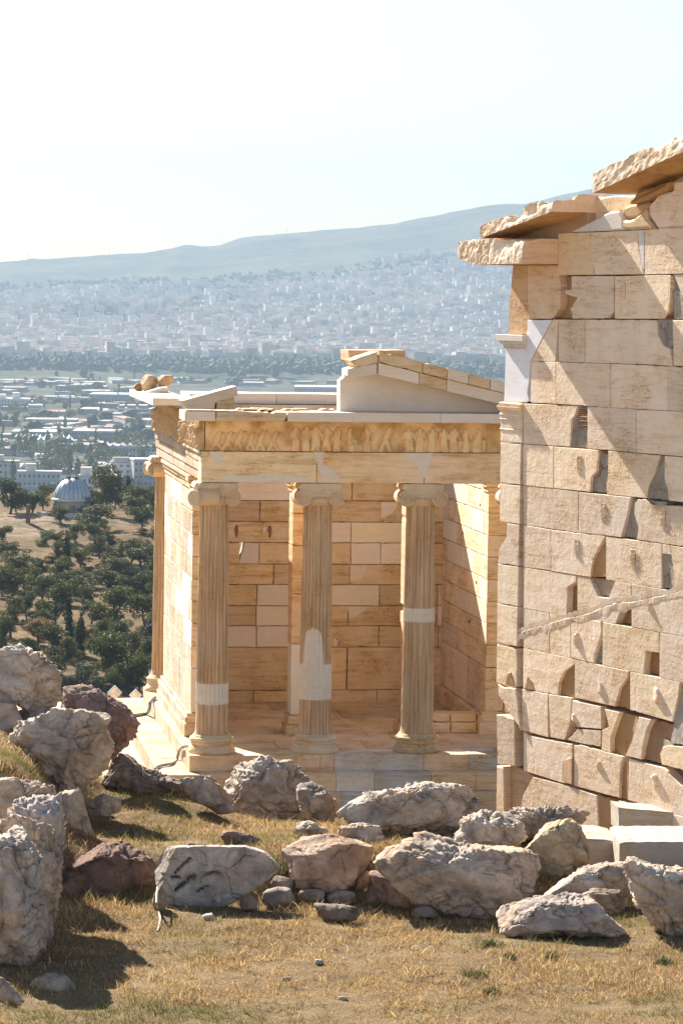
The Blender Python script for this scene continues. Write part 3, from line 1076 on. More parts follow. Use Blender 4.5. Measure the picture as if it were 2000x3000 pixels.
    for a, b, kd in segs:
        P = [(a + .002, 4.962), (b - .002, 4.962), (b - .002, 5.10), (a + .002, 5.10)]
        if kd == 'o':
            P = [(a + .004, 4.958), (b - .05, 4.958), (b - .004, 5.03), (b - .02, 5.096), (a + .015, 5.10)]
        (mn if kd == 'n' else mb).prism(fc, P, -0.004 if kd == 'o' else 0.0, 0.88, 0.006, vary(NEW if kd == 'n' else OLD, .03), 0.003 if kd == 'o' else 0.0, 0.05, 0.02 if kd == 'o' else 0)
    mn.box((-2.66, -0.5, 4.957), (2.66, -0.2, 4.963), NEW)
    # broken remains on the cornice bed
    for k in range(9):
        u = RNG.uniform(g(700), g(985))
        mb.prism(FAC(RNG.uniform(-0.2, 0.2)), [(u, 5.101), (u + .25, 5.101), (u + .22, 5.13), (u + .05, 5.135)], 0, 0.25, 0.01, vary(PALE), 0.004, 0.05, 0.02)
    # rear rim of the cornice: the west end seen across the open roof
    fw = FAC(7.5)
    random_rows(mn, fw, -2.0, 2.9, [4.95, 5.135], (0.58, 0.53, 0.48), d=0.0, t=0.9, lens=(1.2, 1.7), jit=0.001, chip=0.004, mn=mn, pn=1.0)
    # left side cornice slab and the block on it
    fq = Frame((0, 0, 0), (1, 0, 0), (0, 0, 1))
    fq.v = np.array([0, 1.0, 0])
    mn.prism(FAC(3.35), [(-3.0, 5.05), (-2.42, 5.05), (-2.42, 5.165), (-3.0, 5.165)], 0, 4.9, 0.01, vary(NEW), 0.001, 0.3)
    mn.prism(FAC(1.2), [(-2.62, 5.105), (-2.13, 5.105), (-2.13, 5.30), (-2.62, 5.30)], 0, 1.6, 0.01, vary(NEW), 0.001, 0.3)
    c = mn.build('cornice', M_NEW, temple)
    build_each(mb, 'old_cornice_block', M_TEMPLE, c)

    # pediment
    mb, mn = MB(), MB()
    fp = FAC(-0.50)
    Q = lambda pts: [fp.px(x, y) for x, y in pts]
    # first raking block at the left corner and the old block under its end
    mn.prism(fp, Q([(531, 1175), (692, 1131), (698, 1153), (685, 1166), (632, 1180), (628, 1198), (546, 1199)]), 0, 0.55, 0.01, vary((0.62, 0.52, 0.42)), 0.003, 0.05, 0.01)
    mb.prism(fp, Q([(634, 1177), (686, 1164), (689, 1198), (634, 1199)]), 0.004, 0.4, 0.01, vary(OLD2), 0.003, 0.05, 0.01)
    ft = FAC(-0.12)
    T = lambda pts: [ft.px(x, y) for x, y in pts]
    tz = ft.px(1200, 1201)[1]
    r_end = 2.55
    apex = T([(1110, 1092)])[0]
    left = T([(996, 1115), (1017, 1098), (1042, 1100)])
    xe, ze = T([(1470, 1176)])[0]
    sl = (apex[1] - ze) / (xe - apex[0])
    mt = MB()
    mt.prism(ft, [(left[0][0], 5.102), (r_end, 5.102), (r_end, ze - sl * (r_end - xe)), (apex[0], apex[1]), left[2], left[1], left[0]], 0, 0.32, 0.006, (0.66, 0.585, 0.51), 0.0)
    # raking cornice: lower band and upper band of old and new blocks

    def rake(fx, lowL, lowR, th, cuts, dd, t, kinds):
        (xa, ya), (xb, yb) = lowL, lowR
        for (t0, t1), kd in zip(zip(cuts[:-1], cuts[1:]), kinds):
            a = (xa + (xb - xa) * t0 + .002, ya + (yb - ya) * t0)
            b = (xa + (xb - xa) * t1 - .002, ya + (yb - ya) * t1)
            P = [a, b, (b[0], b[1] + th), (a[0], a[1] + th)]
            (mn if kd == 'n' else mb).prism(fx, P, dd + (0.0 if kd == 'n' else -0.004), t, 0.006, vary(NEW if kd == 'n' else OLD, .05), 0.0 if kd == 'n' else 0.004, 0.05, 0.02 if kd == 'o' else 0)
    L0 = fp.px(1107, 1097)
    Lr = fp.px(1470, 1186)
    rise = (Lr[1] - L0[1]) / (Lr[0] - L0[0])
    R0 = (2.86, L0[1] + rise * (2.86 - L0[0]))
    rake(fp, L0, R0, 0.175, [0, .215, .36, .74, 1], 0.0, 0.62, 'nonn')
    U0 = (L0[0], L0[1] + 0.18)
    U1 = (R0[0], R0[1] + 0.18)
    rake(fp, U0, U1, 0.165, [0, .23, .36, .47, .585, .73, .86, 1], 0.05, 0.66, 'oonono' + 'n')
    # the left stub of the raking cornice past the apex
    mn.prism(fp, Q([(1018, 1101), (1018, 1082), (1042, 1075), (1104, 1064), (1104, 1097), (1042, 1108)]), 0, 0.62, 0.006, vary(NEW), 0.001, 0.1)
    mb.prism(fp, Q([(1043, 1077), (1024, 1057), (1060, 1043), (1104, 1030), (1106, 1062)]), 0.05, 0.66, 0.008, vary(OLD), 0.004, 0.04, 0.015)
    # ridge block behind the apex
    fb = FAC(0.22)
    B = lambda pts: [fb.px(x, y) for x, y in pts]
    mb.prism(fb, B([(1022, 1058), (1020, 1026), (1188, 1026), (1188, 1062), (1110, 1036), (1046, 1076)]), 0, 0.9, 0.01, vary((0.62, 0.44, 0.28)), 0.003, 0.05, 0.01)
    p = mt.build('pediment', M_NEW, temple)
    build_each(mn, 'new_raking_block', M_NEW, p)
    build_each(mb, 'old_raking_block', M_TEMPLE, p)


entablature()


# ================================================================== RUINED WALL OF THE GATEWAY ON THE RIGHT
WTH = math.radians(15.9)
WD = np.array([-math.sin(WTH), math.cos(WTH), 0.0])
WN = np.array([-math.cos(WTH), -math.sin(WTH), 0.0])
WL = at_depth(1470, 1500, 39.4)
WF = Frame((WL[0], WL[1], 0), -WD, WN)
gate = thing('gateway_wall', 'tall ruined wall of pale squared blocks with broken cornice slabs, right of the small temple', 'wall', WF.p(2.6, 0.4))


def gateway():
    crs = {1: [(1633, 683), (1657, 682.5), (1799, 675.8), (1886, 671.8), (2000, 665.5), (2200, 655)],
           2: [(1480, 808), (1633, 807), (1882, 805), (2000, 802), (2200, 797)],
           3: [(1480, 935), (1540, 935.4), (1925, 936.4), (2000, 937), (2200, 938)],
           4: [(1470, 1053), (1550, 1058), (1868, 1067.5), (2000, 1074.6), (2200, 1084)],
           5: [(1470, 1176), (1486, 1177), (1625, 1183.6), (1797, 1195), (2000, 1205.7), (2200, 1217)],
           6: [(1460, 1295), (1474, 1296), (1547, 1302), (1668, 1310), (1861, 1326.4), (2000, 1338), (2200, 1355)],
           7: [(1460, 1415), (1547, 1423), (1697, 1440), (1843, 1456), (2000, 1470.4), (2200, 1492)],
           8: [(1455, 1526), (1467, 1527.5), (1611, 1550.7), (1690, 1560.7), (1858, 1581), (2000, 1602.5), (2200, 1632)],
           9: [(1455, 1650), (1611, 1672), (1686, 1684.6), (1847, 1709.6), (2000, 1737), (2200, 1772)],
           10: [(1455, 1766), (1608, 1793.6), (1758, 1820), (1929, 1852.5), (2000, 1865), (2200, 1905)],
           11: [(1455, 1882), (1536, 1899), (1679, 1931), (1843, 1966.8), (2000, 2000), (2200, 2045)],
           12: [(1455, 2003), (1529, 2019), (1683, 2045.7), (1843, 2081), (1972, 2117), (2200, 2175)],
           13: [(1455, 2122), (1527, 2140), (1672, 2178), (1829, 2215), (1940, 2242), (2000, 2258), (2200, 2310)],
           14: [(1455, 2236), (1525, 2256), (1676, 2301), (1836, 2345.7), (2000, 2392), (2200, 2450)],
           15: [(1455, 2380), (1525, 2410), (1676, 2445), (1836, 2490), (2000, 2540), (2200, 2600)]}

    def cy(k, x):
        xs, ys = zip(*crs[k])
        return float(np.interp(x, xs, ys))
    mb = MB()
    fill = MB()
    new = MB()
    rec = MB()
    UV = lambda pts: [WF.px(x, y) for x, y in pts]

    def row(k, spec, d=0.0):
        for s in spec:
            a, b = s[0], s[1]
            col = s[2] if len(s) > 2 and s[2] is not None else PROP
            extra = s[3] if len(s) > 3 else None
            if extra is None:
                (at, ab), (bt, bb) = (a if isinstance(a, tuple) else (a, a)), (b if isinstance(b, tuple) else (b, b))
                mid = lambda q: (q[0] + q[1]) / 2
                P = [(at + .3, cy(k, at) + .3), (bt - .3, cy(k, bt) + .3), (bb - .3, cy(k + 1, bb) - .3), (ab + .3, cy(k + 1, ab) - .3)]
            else:
                P = extra
            mbx = new if col is PROPW else mb
            mbx.prism(WF, UV(P), d + RNG.normal(0, 0.0016), 0.5, 0.0042, vary(col, 0.07, 0.022), 0.0010, 0.055, 0.010, 0.0015)
    # --- courses from the top (photograph x of the joints; (top, bottom) where a joint slants)
    row(1, [(1633, 1727, PALE, [(1634, 684), (1727, 680), (1738, 806), (1634, 806)]),
            (1728, 1885, None, [(1729, 681), (1865, 674), (1870, 730), (1884, 804), (1742, 805), (1733, 762), (1728, 755)]),
            (1887, 2010), (2010, 2150)])
    new.prism(WF, UV([(1866, 674), (1885, 673), (1885, 790), (1878, 780), (1871, 728)]), 0.001, 0.3, 0.003, PROPW, 0.001, 0.05)
    row(2, [(1543, 1640, PALE, [(1544, 777), (1634, 776), (1634, 809), (1639, 830), (1640, 880), (1636, 905), (1622, 928), (1612, 934), (1544, 934)]),
            (1672, 1798, None, [(1672, 809), (1797, 808), (1796, 912), (1780, 933), (1676, 934), (1673, 918), (1668, 905), (1690, 872), (1655, 862), (1652, 850), (1672, 848)]),
            (1799, 1964, None, [(1800, 809), (1963, 805), (1961, 880), (1955, 915), (1945, 934), (1799, 934)]),
            (1980, 2150, None, [(1970, 804), (2150, 800), (2150, 870), (1996, 870), (1985, 840)])])
    # end of the wall below the cornice: warm stained upright, a little set back
    mb.prism(WF, UV([(1498, 776), (1542, 776), (1542, 934), (1542, 980), (1485, 980), (1487, 900), (1492, 840)]), -0.012, 0.45, 0.01, (0.62, 0.42, 0.26), 0.003, 0.05, 0.02)
    row(3, [(1475, 1617, PROPW, [(1544, 937), (1616, 937), (1590, 985), (1553, 1057), (1549, 1110), (1543, 1150), (1549, 1176), (1476, 1175), (1482, 981), (1543, 981)]),
            ((1618, 1555), (1633, 1625)), (1634, 1711), (1712, 1872),
            (1873, 1925, None, [(1873, 937), (1922, 937), (1924, 980), (1940, 1012), (1960, 1022), (1968, 1073), (1870, 1066)]),
            (1970, 2150, None, [(1969, 938), (2150, 938), (2150, 1080), (1972, 1072)])])
    row(4, [((1555, 1552), 1626), (1627, 1786), (1787, 1952), (1953, 2150)])
    row(5, [(1531, 1680, None, [(1532, 1182), (1690, 1189), (1682, 1215), (1672, 1230), (1668, 1309), (1533, 1300)]),
            (1718, 1861), (1862, 2150)])
    row(6, [(1531, 1620), (1621, 1754, None, [(1621, 1308), (1753, 1319), (1746, 1380), (1730, 1400), (1727, 1441), (1621, 1431)]),
            (1779, 1934, None, [(1780, 1321), (1932, 1334), (1916, 1385), (1898, 1425), (1893, 1460), (1776, 1448), (1774, 1415), (1779, 1395)]),
            (1944, 2150, None, [(1945, 1335), (2150, 1352), (2150, 1486), (1958, 1467), (1953, 1430), (1945, 1405)])])
    row(7, [(1531, 1692), (1693, 1860, None, [(1694, 1441), (1846, 1457), (1838, 1500), (1818, 1574), (1694, 1560)]),
            (1862, 2150, None, [(1868, 1462), (1890, 1462), (1905, 1478), (2150, 1492), (2150, 1624), (1864, 1581), (1868, 1545), (1856, 1505), (1858, 1475)])])
    row(8, [(1531, 1612), (1613, 1772, None, [(1613, 1552), (1771, 1570), (1752, 1605), (1736, 1640), (1730, 1670), (1728, 1691), (1613, 1673)]),
            (1773, 1936), (1937, 1974, None, [(1938, 1593), (1960, 1597), (1965, 1625), (1938, 1622)]),
            (1974, 2150, None, [(1962, 1598), (2150, 1626), (2150, 1762), (1972, 1730), (1974, 1680), (1966, 1640)])])
    row(9, [(1531, 1687, None, [(1532, 1662), (1686, 1686), (1684, 1705), (1660, 1720), (1658, 1804), (1532, 1781)]),
            (1689, 1847, None, [(1689, 1687), (1725, 1692), (1735, 1715), (1750, 1748), (1780, 1752), (1800, 1702), (1846, 1710), (1846, 1768), (1825, 1776), (1808, 1808), (1800, 1828), (1689, 1808)]),
            (1848, 2150)])
    row(10, [(1531, 1607), (1608, 1669), (1670, 1760, None, [(1671, 1806), (1758, 1820), (1760, 1850), (1750, 1885), (1740, 1915), (1738, 1943), (1671, 1928)]),
             (1763, 1929, None, [(1764, 1822), (1928, 1852), (1928, 1912), (1890, 1908), (1886, 1940), (1884, 1975), (1763, 1948)]),
             (1930, 2150)])
    row(11, [(1530, 1680, None, [(1531, 1898), (1681, 1931), (1681, 1945), (1650, 1968), (1635, 2000), (1633, 2036), (1531, 2018)]),
             (1682, 1843, None, [(1682, 1932), (1842, 1966), (1836, 1985), (1812, 2020), (1800, 2070), (1682, 2044)]),
             (1844, 1990, None, [(1844, 1967), (1990, 1998), (1984, 2040), (1968, 2115), (1844, 2080)]),
             (2030, 2150)])
    row(12, [(1528, 1604), (1605, 1674, None, [(1605, 2033), (1673, 2044), (1670, 2090), (1668, 2120), (1652, 2168), (1612, 2160)]),
             (1675, 1765, None, [(1676, 2052), (1758, 2070), (1760, 2136), (1690, 2130), (1672, 2100)]),
             (1662, 1758, None, [(1690, 2136), (1758, 2140), (1757, 2188), (1700, 2178), (1660, 2168)]),
             (1768, 1810, None, [(1769, 2077), (1812, 2086), (1800, 2120), (1786, 2160), (1786, 2205), (1760, 2198), (1762, 2138), (1782, 2130)]),
             (1830, 1905, None, [(1870, 2100), (1905, 2108), (1890, 2140), (1880, 2190), (1876, 2225), (1830, 2214), (1850, 2170)]),
             (1930, 2150, None, [(1940, 2188), (1960, 2184), (2150, 2200), (2150, 2296), (1938, 2240), (1931, 2210)])])
    row(13, [(1530, 1678, None, [(1532, 2144), (1560, 2158), (1675, 2180), (1676, 2298), (1640, 2292), (1532, 2258)]),
             (1679, 1835, None, [(1680, 2184), (1700, 2182), (1822, 2216), (1815, 2250), (1812, 2338), (1680, 2302)]),
             (1838, 2150, None, [(1838, 2222), (1940, 2250), (1990, 2300), (2150, 2340), (2150, 2440), (1836, 2344)])])
    row(14, [(1520, 1778, None, [(1558, 2276), (1640, 2296), (1720, 2322), (1745, 2330), (1750, 2400), (1752, 2480), (1510, 2480), (1522, 2380), (1530, 2330)]),
             (1790, 2150, None, [(1810, 2345), (1900, 2368), (2150, 2430), (2150, 2560), (1790, 2500)])])
    # --- anta at the end of the wall, standing a little proud
    ax = [(5, 6), (6, 7), (7, 8), (8, 9), (9, 10), (10, 11)]
    for a, b in ax:
        xl = {5: 1470, 6: 1468, 7: 1467, 8: 1462, 9: 1460, 10: 1459}[a]
        xr = {5: 1530, 6: 1528, 7: 1526, 8: 1523, 9: 1521, 10: 1518}[a]
        P = [(xl, cy(a, xl) + 1), (xr, cy(a, xr) + 1), (xr - 2, cy(b, xr) - 1), (xl - 1, cy(b, xl) - 1)]
        if a == 8:
            P = [(1487, cy(8, 1487) + 1), (xr, cy(8, xr) + 1), (xr - 2, cy(9, xr) - 1), (xl - 1, cy(9, xl) - 1), (1463, 1610), (1475, 1590), (1486, 1570)]
        mb.prism(WF, UV(P), 0.017, 0.6, 0.006, vary(PROP, 0.05, 0.01), 0.002, 0.05, 0.012)
    mb.prism(WF, UV([(1457, 1886), (1516, 1899), (1515, 2012), (1500, 2016), (1455, 2000)]), 0.015, 0.6, 0.008, vary(PROP), 0.003, 0.05, 0.02)
    mb.prism(WF, UV([(1463, 2003), (1480, 2012), (1515, 2015), (1518, 2034), (1530, 2140), (1465, 2038)]), 0.03, 0.6, 0.012, vary(PROP), 0.004, 0.05, 0.03)
    mb.prism(WF, UV([(1464, 2048), (1520, 2070), (1522, 2098), (1466, 2088)]), -0.05, 0.5, 0.012, (0.50, 0.33, 0.2), 0.004, 0.05, 0.02)
    mb.prism(WF, UV([(1458, 2094), (1470, 2090), (1512, 2104), (1514, 2245), (1462, 2240)]), 0.03, 0.6, 0.012, vary(PROP), 0.004, 0.05, 0.02)
    mb.prism(WF, UV([(1459, 2243), (1480, 2246), (1486, 2480), (1456, 2480)]), 0.03, 0.6, 0.012, vary(PROP), 0.006, 0.05, 0.02)
    mb.prism(WF, UV([(1480, 2235), (1530, 2258), (1552, 2275), (1520, 2360), (1512, 2480), (1484, 2480)]), -0.06, 0.5, 0.012, (0.50, 0.36, 0.23), 0.006, 0.05, 0.02)
    # --- broken faces set back behind the missing corners
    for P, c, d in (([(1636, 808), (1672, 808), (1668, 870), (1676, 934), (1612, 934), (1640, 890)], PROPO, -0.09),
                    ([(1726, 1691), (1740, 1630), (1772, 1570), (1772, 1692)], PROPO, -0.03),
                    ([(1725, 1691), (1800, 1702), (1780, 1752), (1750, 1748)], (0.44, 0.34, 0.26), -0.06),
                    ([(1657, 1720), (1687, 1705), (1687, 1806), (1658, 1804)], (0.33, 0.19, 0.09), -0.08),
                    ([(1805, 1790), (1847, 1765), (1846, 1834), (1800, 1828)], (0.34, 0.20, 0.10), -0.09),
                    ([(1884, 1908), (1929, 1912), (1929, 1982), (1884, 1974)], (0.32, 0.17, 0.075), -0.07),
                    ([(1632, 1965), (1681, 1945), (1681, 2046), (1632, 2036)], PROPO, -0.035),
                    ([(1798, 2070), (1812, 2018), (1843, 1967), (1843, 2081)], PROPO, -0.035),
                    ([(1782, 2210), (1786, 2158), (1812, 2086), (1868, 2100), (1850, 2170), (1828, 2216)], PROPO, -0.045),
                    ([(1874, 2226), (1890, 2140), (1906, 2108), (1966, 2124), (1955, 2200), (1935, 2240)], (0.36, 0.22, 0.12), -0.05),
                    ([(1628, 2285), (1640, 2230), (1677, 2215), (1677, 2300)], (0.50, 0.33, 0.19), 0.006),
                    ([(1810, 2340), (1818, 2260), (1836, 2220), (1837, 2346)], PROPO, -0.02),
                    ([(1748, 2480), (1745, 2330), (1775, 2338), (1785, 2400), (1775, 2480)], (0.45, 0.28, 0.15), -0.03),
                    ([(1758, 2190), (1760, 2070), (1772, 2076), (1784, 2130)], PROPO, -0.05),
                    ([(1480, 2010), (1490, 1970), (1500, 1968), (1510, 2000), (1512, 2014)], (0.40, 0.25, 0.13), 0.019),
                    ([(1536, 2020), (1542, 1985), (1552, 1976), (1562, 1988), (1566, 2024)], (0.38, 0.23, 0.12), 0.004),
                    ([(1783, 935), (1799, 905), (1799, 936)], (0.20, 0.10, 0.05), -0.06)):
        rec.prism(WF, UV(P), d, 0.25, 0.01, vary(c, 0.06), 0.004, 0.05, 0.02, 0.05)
    # --- old mortar and rubble filling
    for P, d in (([(1966, 850), (1998, 850), (2150, 868), (2150, 940), (1966, 937)], -0.03),
                 ([(1962, 800), (1982, 815), (1998, 862), (1962, 862)], -0.05),
                 ([(1922, 934), (1969, 934), (1968, 1000), (1958, 1024), (1938, 1014), (1924, 985)], -0.02),
                 ([(1682, 1192), (1718, 1190), (1718, 1314), (1666, 1311), (1670, 1232)], -0.04),
                 ([(1748, 1322), (1780, 1320), (1780, 1396), (1775, 1446), (1725, 1442), (1728, 1402)], -0.03),
                 ([(1932, 1335), (1946, 1336), (1946, 1405), (1958, 1432), (1955, 1468), (1895, 1462), (1898, 1425)], -0.015),
                 ([(1905, 1466), (1950, 1468), (1945, 1486), (1925, 1486)], 0.006),
                 ([(1818, 1574), (1846, 1458), (1868, 1462), (1858, 1505), (1868, 1545), (1864, 1582)], -0.03),
                 ([(1936, 1622), (1965, 1622), (1974, 1680), (1971, 1732), (1935, 1724)], -0.02),
                 ([(1736, 1944), (1750, 1885), (1762, 1850), (1765, 1948)], -0.04),
                 ([(1968, 2115), (1985, 2040), (1994, 1998), (2060, 2010), (2060, 2190), (1960, 2180)], -0.02),
                 ([(1930, 2240), (1935, 2160), (1962, 2180), (1955, 2200), (1940, 2190)], -0.03)):
        fill.prism(WF, UV(P), d, 0.25, 0.01, vary(CONC, 0.1), 0.006, 0.04, 0.02, 0.04)
    for k in range(9):     # thin brick courses in the tall gap
        x, y = 1690 + RNG.uniform(-3, 3), 1200 + k * 6.2
        rec.prism(WF, UV([(x, y), (1717, y + 1), (1717, y + 5), (x, y + 4.4)]), 0.01 + RNG.uniform(-.01, .01) - 0.03, 0.05, 0.003, vary((0.40, 0.24, 0.15), 0.2), 0.002, 0.04)
    rec.prism(WF, UV([(1934, 925), (1966, 925), (1966, 936), (1934, 936)]), -0.01, 0.1, 0.004, (0.24, 0.075, 0.04), 0.002)
    rec.prism(WF, UV([(1762, 1323), (1779, 1325), (1779, 1332), (1762, 1330)]), -0.015, 0.1, 0.004, (0.26, 0.10, 0.06), 0.002)
    # --- lifting bosses and rough tool panels
    for x, y, s in ((1905, 1772, .9), (1690, 1868, 1.1), (1757, 2008, 1.0), (1922, 2030, 1.25), (1679, 2098, .8), (1756, 2246, .9), (1915, 2282, 1.1)):
        u, v = WF.px(x, y)
        pts = [(u + 0.072 * s * math.cos(q) * RNG.uniform(.75, 1.15), v + 0.088 * s * math.sin(q) * RNG.uniform(.75, 1.15) - 0.02) for q in np.linspace(0, 6.283, 9)[:-1]]
        mb.prism(WF, pts, 0.024 * s * RNG.uniform(.8, 1.1), 0.06, 0.020, PROP, 0.006, 0.03, 0.02, 0.12)
    for x, y in ((1697, 1360), (1767, 1500), (1941, 1516), (1689, 1604), (1853, 1635), (1824, 851)):
        u, v = WF.px(x, y)
        gu, gv = np.meshgrid(np.linspace(-.055, .055, 16), np.linspace(-.10, .10, 28))
        hh = 0.001 + 0.016 * np.abs(fbm(np.stack([gu * 60 + x, gv * 45 + gu * 40, 0 * gu], -1).reshape(-1, 3), 3, 66)).reshape(gu.shape)
        hh *= np.clip((0.058 - np.abs(gu)) / .012, 0, 1) * np.clip((0.105 - np.abs(gv)) / .012, 0, 1)
        mb.grid(WF.o + (u + gu)[..., None] * WF.u + (v + gv)[..., None] * WF.v + (hh + .004)[..., None] * WF.n, PROP)
    # --- the ledge cut slanting across the face
    line = [(1461, 1878), (1490, 1872), (1518, 1858), (1540, 1846), (1575, 1836), (1605, 1828), (1668, 1810), (1720, 1800), (1760, 1782), (1800, 1768), (1850, 1764), (1905, 1752), (1950, 1742), (2000, 1729), (2080, 1712)]
    luv = np.array(UV(line))
    tt = np.linspace(0, 1, 260)
    cum = np.r_[0, np.cumsum(np.hypot(*np.diff(luv, axis=0).T))]
    lu = np.interp(tt * cum[-1], cum, luv[:, 0])
    lv = np.interp(tt * cum[-1], cum, luv[:, 1])
    nz = fbm(np.stack([lu * 9, lv * 9, 0 * lu], -1), 4, 44)
    lv = lv + nz * 0.007
    prof = [(0.010, -0.003), (0.002, 0.002), (-0.003, 0.0036), (-0.010, 0.0042), (-0.030, 0.003), (-0.06, 0.001), (-0.09, -0.005)]
    X = np.stack([WF.o + lu[:, None] * WF.u + (lv + a * (1 + .5 * nz))[:, None] * WF.v + (h * (1 + .7 * np.roll(nz, 9)) + .003)[:, None] * WF.n for a, h in prof], 1)
    mb.grid(X, PROP, flip=True)
    X = np.stack([WF.o + lu[:, None] * WF.u + (lv + a)[:, None] * WF.v + (0 * lu + .0062)[:, None] * WF.n for a in (0.012, 0.030 + 0 * lu, 0.062 + 0.02 * np.roll(nz, 31))], 1)
    stain = MB()
    stain.grid(X, (0.60, 0.48, 0.37), flip=True)
    # backing of the wall, seen only in the gaps
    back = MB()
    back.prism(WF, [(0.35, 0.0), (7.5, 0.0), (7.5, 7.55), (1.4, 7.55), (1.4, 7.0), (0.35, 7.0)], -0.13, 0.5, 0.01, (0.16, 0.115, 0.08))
    w = mb.build('masonry', M_PROP, gate)
    build_each(new, 'new_marble_block', M_NEW, w)
    build_each(fill, 'rubble_fill', M_RUBBLE, w)
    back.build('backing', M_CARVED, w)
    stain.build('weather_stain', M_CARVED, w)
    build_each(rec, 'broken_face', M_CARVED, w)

    # --- anta capitals: the small white one and the weathered one below
    mb = MB()
    u0, v0 = WF.px(1478, 1002)
    u1, v1 = WF.px(1543, 1002)
    for z0, z1, o in ((0.0, 0.035, 0.015), (0.035, 0.07, 0.045), (0.07, 0.15, 0.075)):
        zb = WF.px(1510, 1017)[1]
        mb.prism(WF, [(u0 - o * 1.3, zb + z0), (u1 + o * 0.25, zb + z0), (u1 + o * 0.25, zb + z1 - .001), (u0 - o * 1.3, zb + z1 - .001)], o, 0.5, 0.005, (0.66, 0.62, 0.58))
    for k in range(9):
        uu = u0 + (u1 - u0) * (k + 0.5) / 9
        zb = WF.px(1510, 1017)[1]
        mb.prism(WF, [(uu - .018, zb - .022), (uu + .010, zb - .022), (uu + .010, zb), (uu - .018, zb)], 0.03, 0.06, 0.004, (0.66, 0.60, 0.54))
    o = mb.build('anta_capital', M_NEW, gate)
    o['label'] = 'small crisp capital of new white marble'
    mb = MB()
    u0, u1 = WF.px(1471, 1230)[0], WF.px(1532, 1230)[0]
    zs = [WF.px(1500, y)[1] for y in (1295, 1262, 1256, 1232, 1226, 1219, 1212, 1205, 1180)]
    for (a, b), o in zip(zip(zs[:-1], zs[1:]), (0.018, 0.026, 0.020, 0.030, 0.022, 0.034, 0.026, 0.036)):
        mb.prism(WF, [(u0 - o, a + .001), (u1, a + .001), (u1, b - .001), (u0 - o, b - .001)], o, 0.5, 0.006, vary(PROP, 0.03), 0.002, 0.05, 0.008)
    for k in range(10):
        uu = u0 + (u1 - u0) * (k + 0.3) / 9
        mb.tube([WF.p(uu, zs[-1] - .01, 0.040), WF.p(uu - .015, (zs[-1] + zs[-2]) / 2, 0.062), WF.p(uu - .01, zs[-2] + .01, 0.045)], [0.016, 0.024, 0.014], 7, PROP)
    mb.build('anta_capital', M_CARVED, gate)

    # --- cornice
    fe = lambda u: Frame(WF.p(u, 0, 0), WN, -WD)       # end face towards the viewer: u runs out of the wall
    def slab(u0, u1, zb0, zb1, th0, th1, o, col, name, label=None, rough=0.03, back=0.35):
        """A slab lying on the wall from u0 to u1, bottom zb0..zb1, projecting by o, with a ragged upper edge."""
        n, m = 46, 14
        us = np.linspace(u0, u1, n)
        prof = []
        for i in range(m):          # around: bottom inner -> bottom outer -> top outer -> top inner
            prof.append(i / (m - 1))
        X = np.zeros((n, 4 * m, 3))
        C = np.zeros((n, 4 * m, 3))
        for i, u in enumerate(us):
            t = (u - u0) / (u1 - u0)
            zb = zb0 + (zb1 - zb0) * t
            th = th0 + (th1 - th0) * t
            ring = []
            for q in prof:
                ring.append((-back + (o + back) * q, zb))
            for q in prof:
                ring.append((o, zb + th * q))
            for q in prof:
                ring.append((o - (o + back) * q, zb + th))
            for q in prof:
                ring.append((-back, zb + th - th * q))
            for j, (d, z) in enumerate(ring):
                X[i, j] = WF.p(u, z, d)
        N1 = fbm(X.reshape(-1, 3) * 6, 4, 77).reshape(n, -1)
        N2 = fbm(X.reshape(-1, 3) * 17, 3, 78).reshape(n, -1)
        N3 = fbm(X.reshape(-1, 3) * 2.2, 3, 79).reshape(n, -1)
        tt = np.linspace(0, 1, n)[:, None]
        jj = np.arange(4 * m)[None]
        outer_top = np.clip(1 - np.abs(jj - 2 * m) / (m * 0.8), 0, 1)
        dr = outer_top * (np.clip(N3 * 1.6 + 0.1, 0, 1) ** 1.5 * rough * 3.2 + np.abs(N1) * rough * np.clip(N3 + 0.5, 0.1, 1))
        X = X - WF.n * dr[..., None] * 1.0 - np.array([0, 0, 1.0]) * (dr * 0.7)[..., None]
        X = X + WF.n * (N2 * 0.006)[..., None] + np.array([0, 0, 1.0]) * (N2 * 0.005)[..., None]
        mb = MB()
        base = np.array(col)
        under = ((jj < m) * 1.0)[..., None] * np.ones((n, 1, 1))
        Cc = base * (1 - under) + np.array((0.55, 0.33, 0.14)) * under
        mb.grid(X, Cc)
        for i, s in ((0, -1), (n - 1, 1)):
            ring = X[i]
            mb.add(ring, [tuple(range(len(ring))) if s > 0 else tuple(range(len(ring) - 1, -1, -1))], np.array(PROP) * np.array([0.95, 0.85, 0.75]))
        ob = mb.build(name, M_PROP, gate)
        if label:
            ob['label'] = label
        return ob
    slab(-0.02, 1.325, 7.205, 7.21, 0.30, 0.295, 0.47, PROP, 'cornice_slab', 'level cornice block at the corner', 0.012)
    slab(-0.40, -0.025, 7.29, 7.22, 0.19, 0.28, 0.46, PROP, 'cornice_slab', 'thin broken end of the level cornice', 0.02)
    slab(0.22, 2.05, 7.515, 7.80, 0.15, 0.205, 0.47, PROP, 'cornice_slab', 'lower sloping cornice slab with a ragged lip', 0.032)
    slab(3.03, 6.2, 7.985, 8.60, 0.22, 0.23, 0.48, PROP, 'cornice_slab', 'upper sloping cornice slab overhanging the sky', 0.032)
    mb, mn = MB(), MB()
    # masonry under the slabs
    mb.prism(WF, UV([(1430, 704), (1650, 700), (1720, 655), (1722, 612), (1600, 650), (1470, 694)]), 0.0, 0.4, 0.01, (0.40, 0.27, 0.17), 0.004, 0.06)
    mn.prism(WF, UV([(1655, 682), (1700, 664), (1772, 628), (1785, 624), (1799, 676)]), 0.0, 0.4, 0.01, PROPW, 0.002, 0.05)
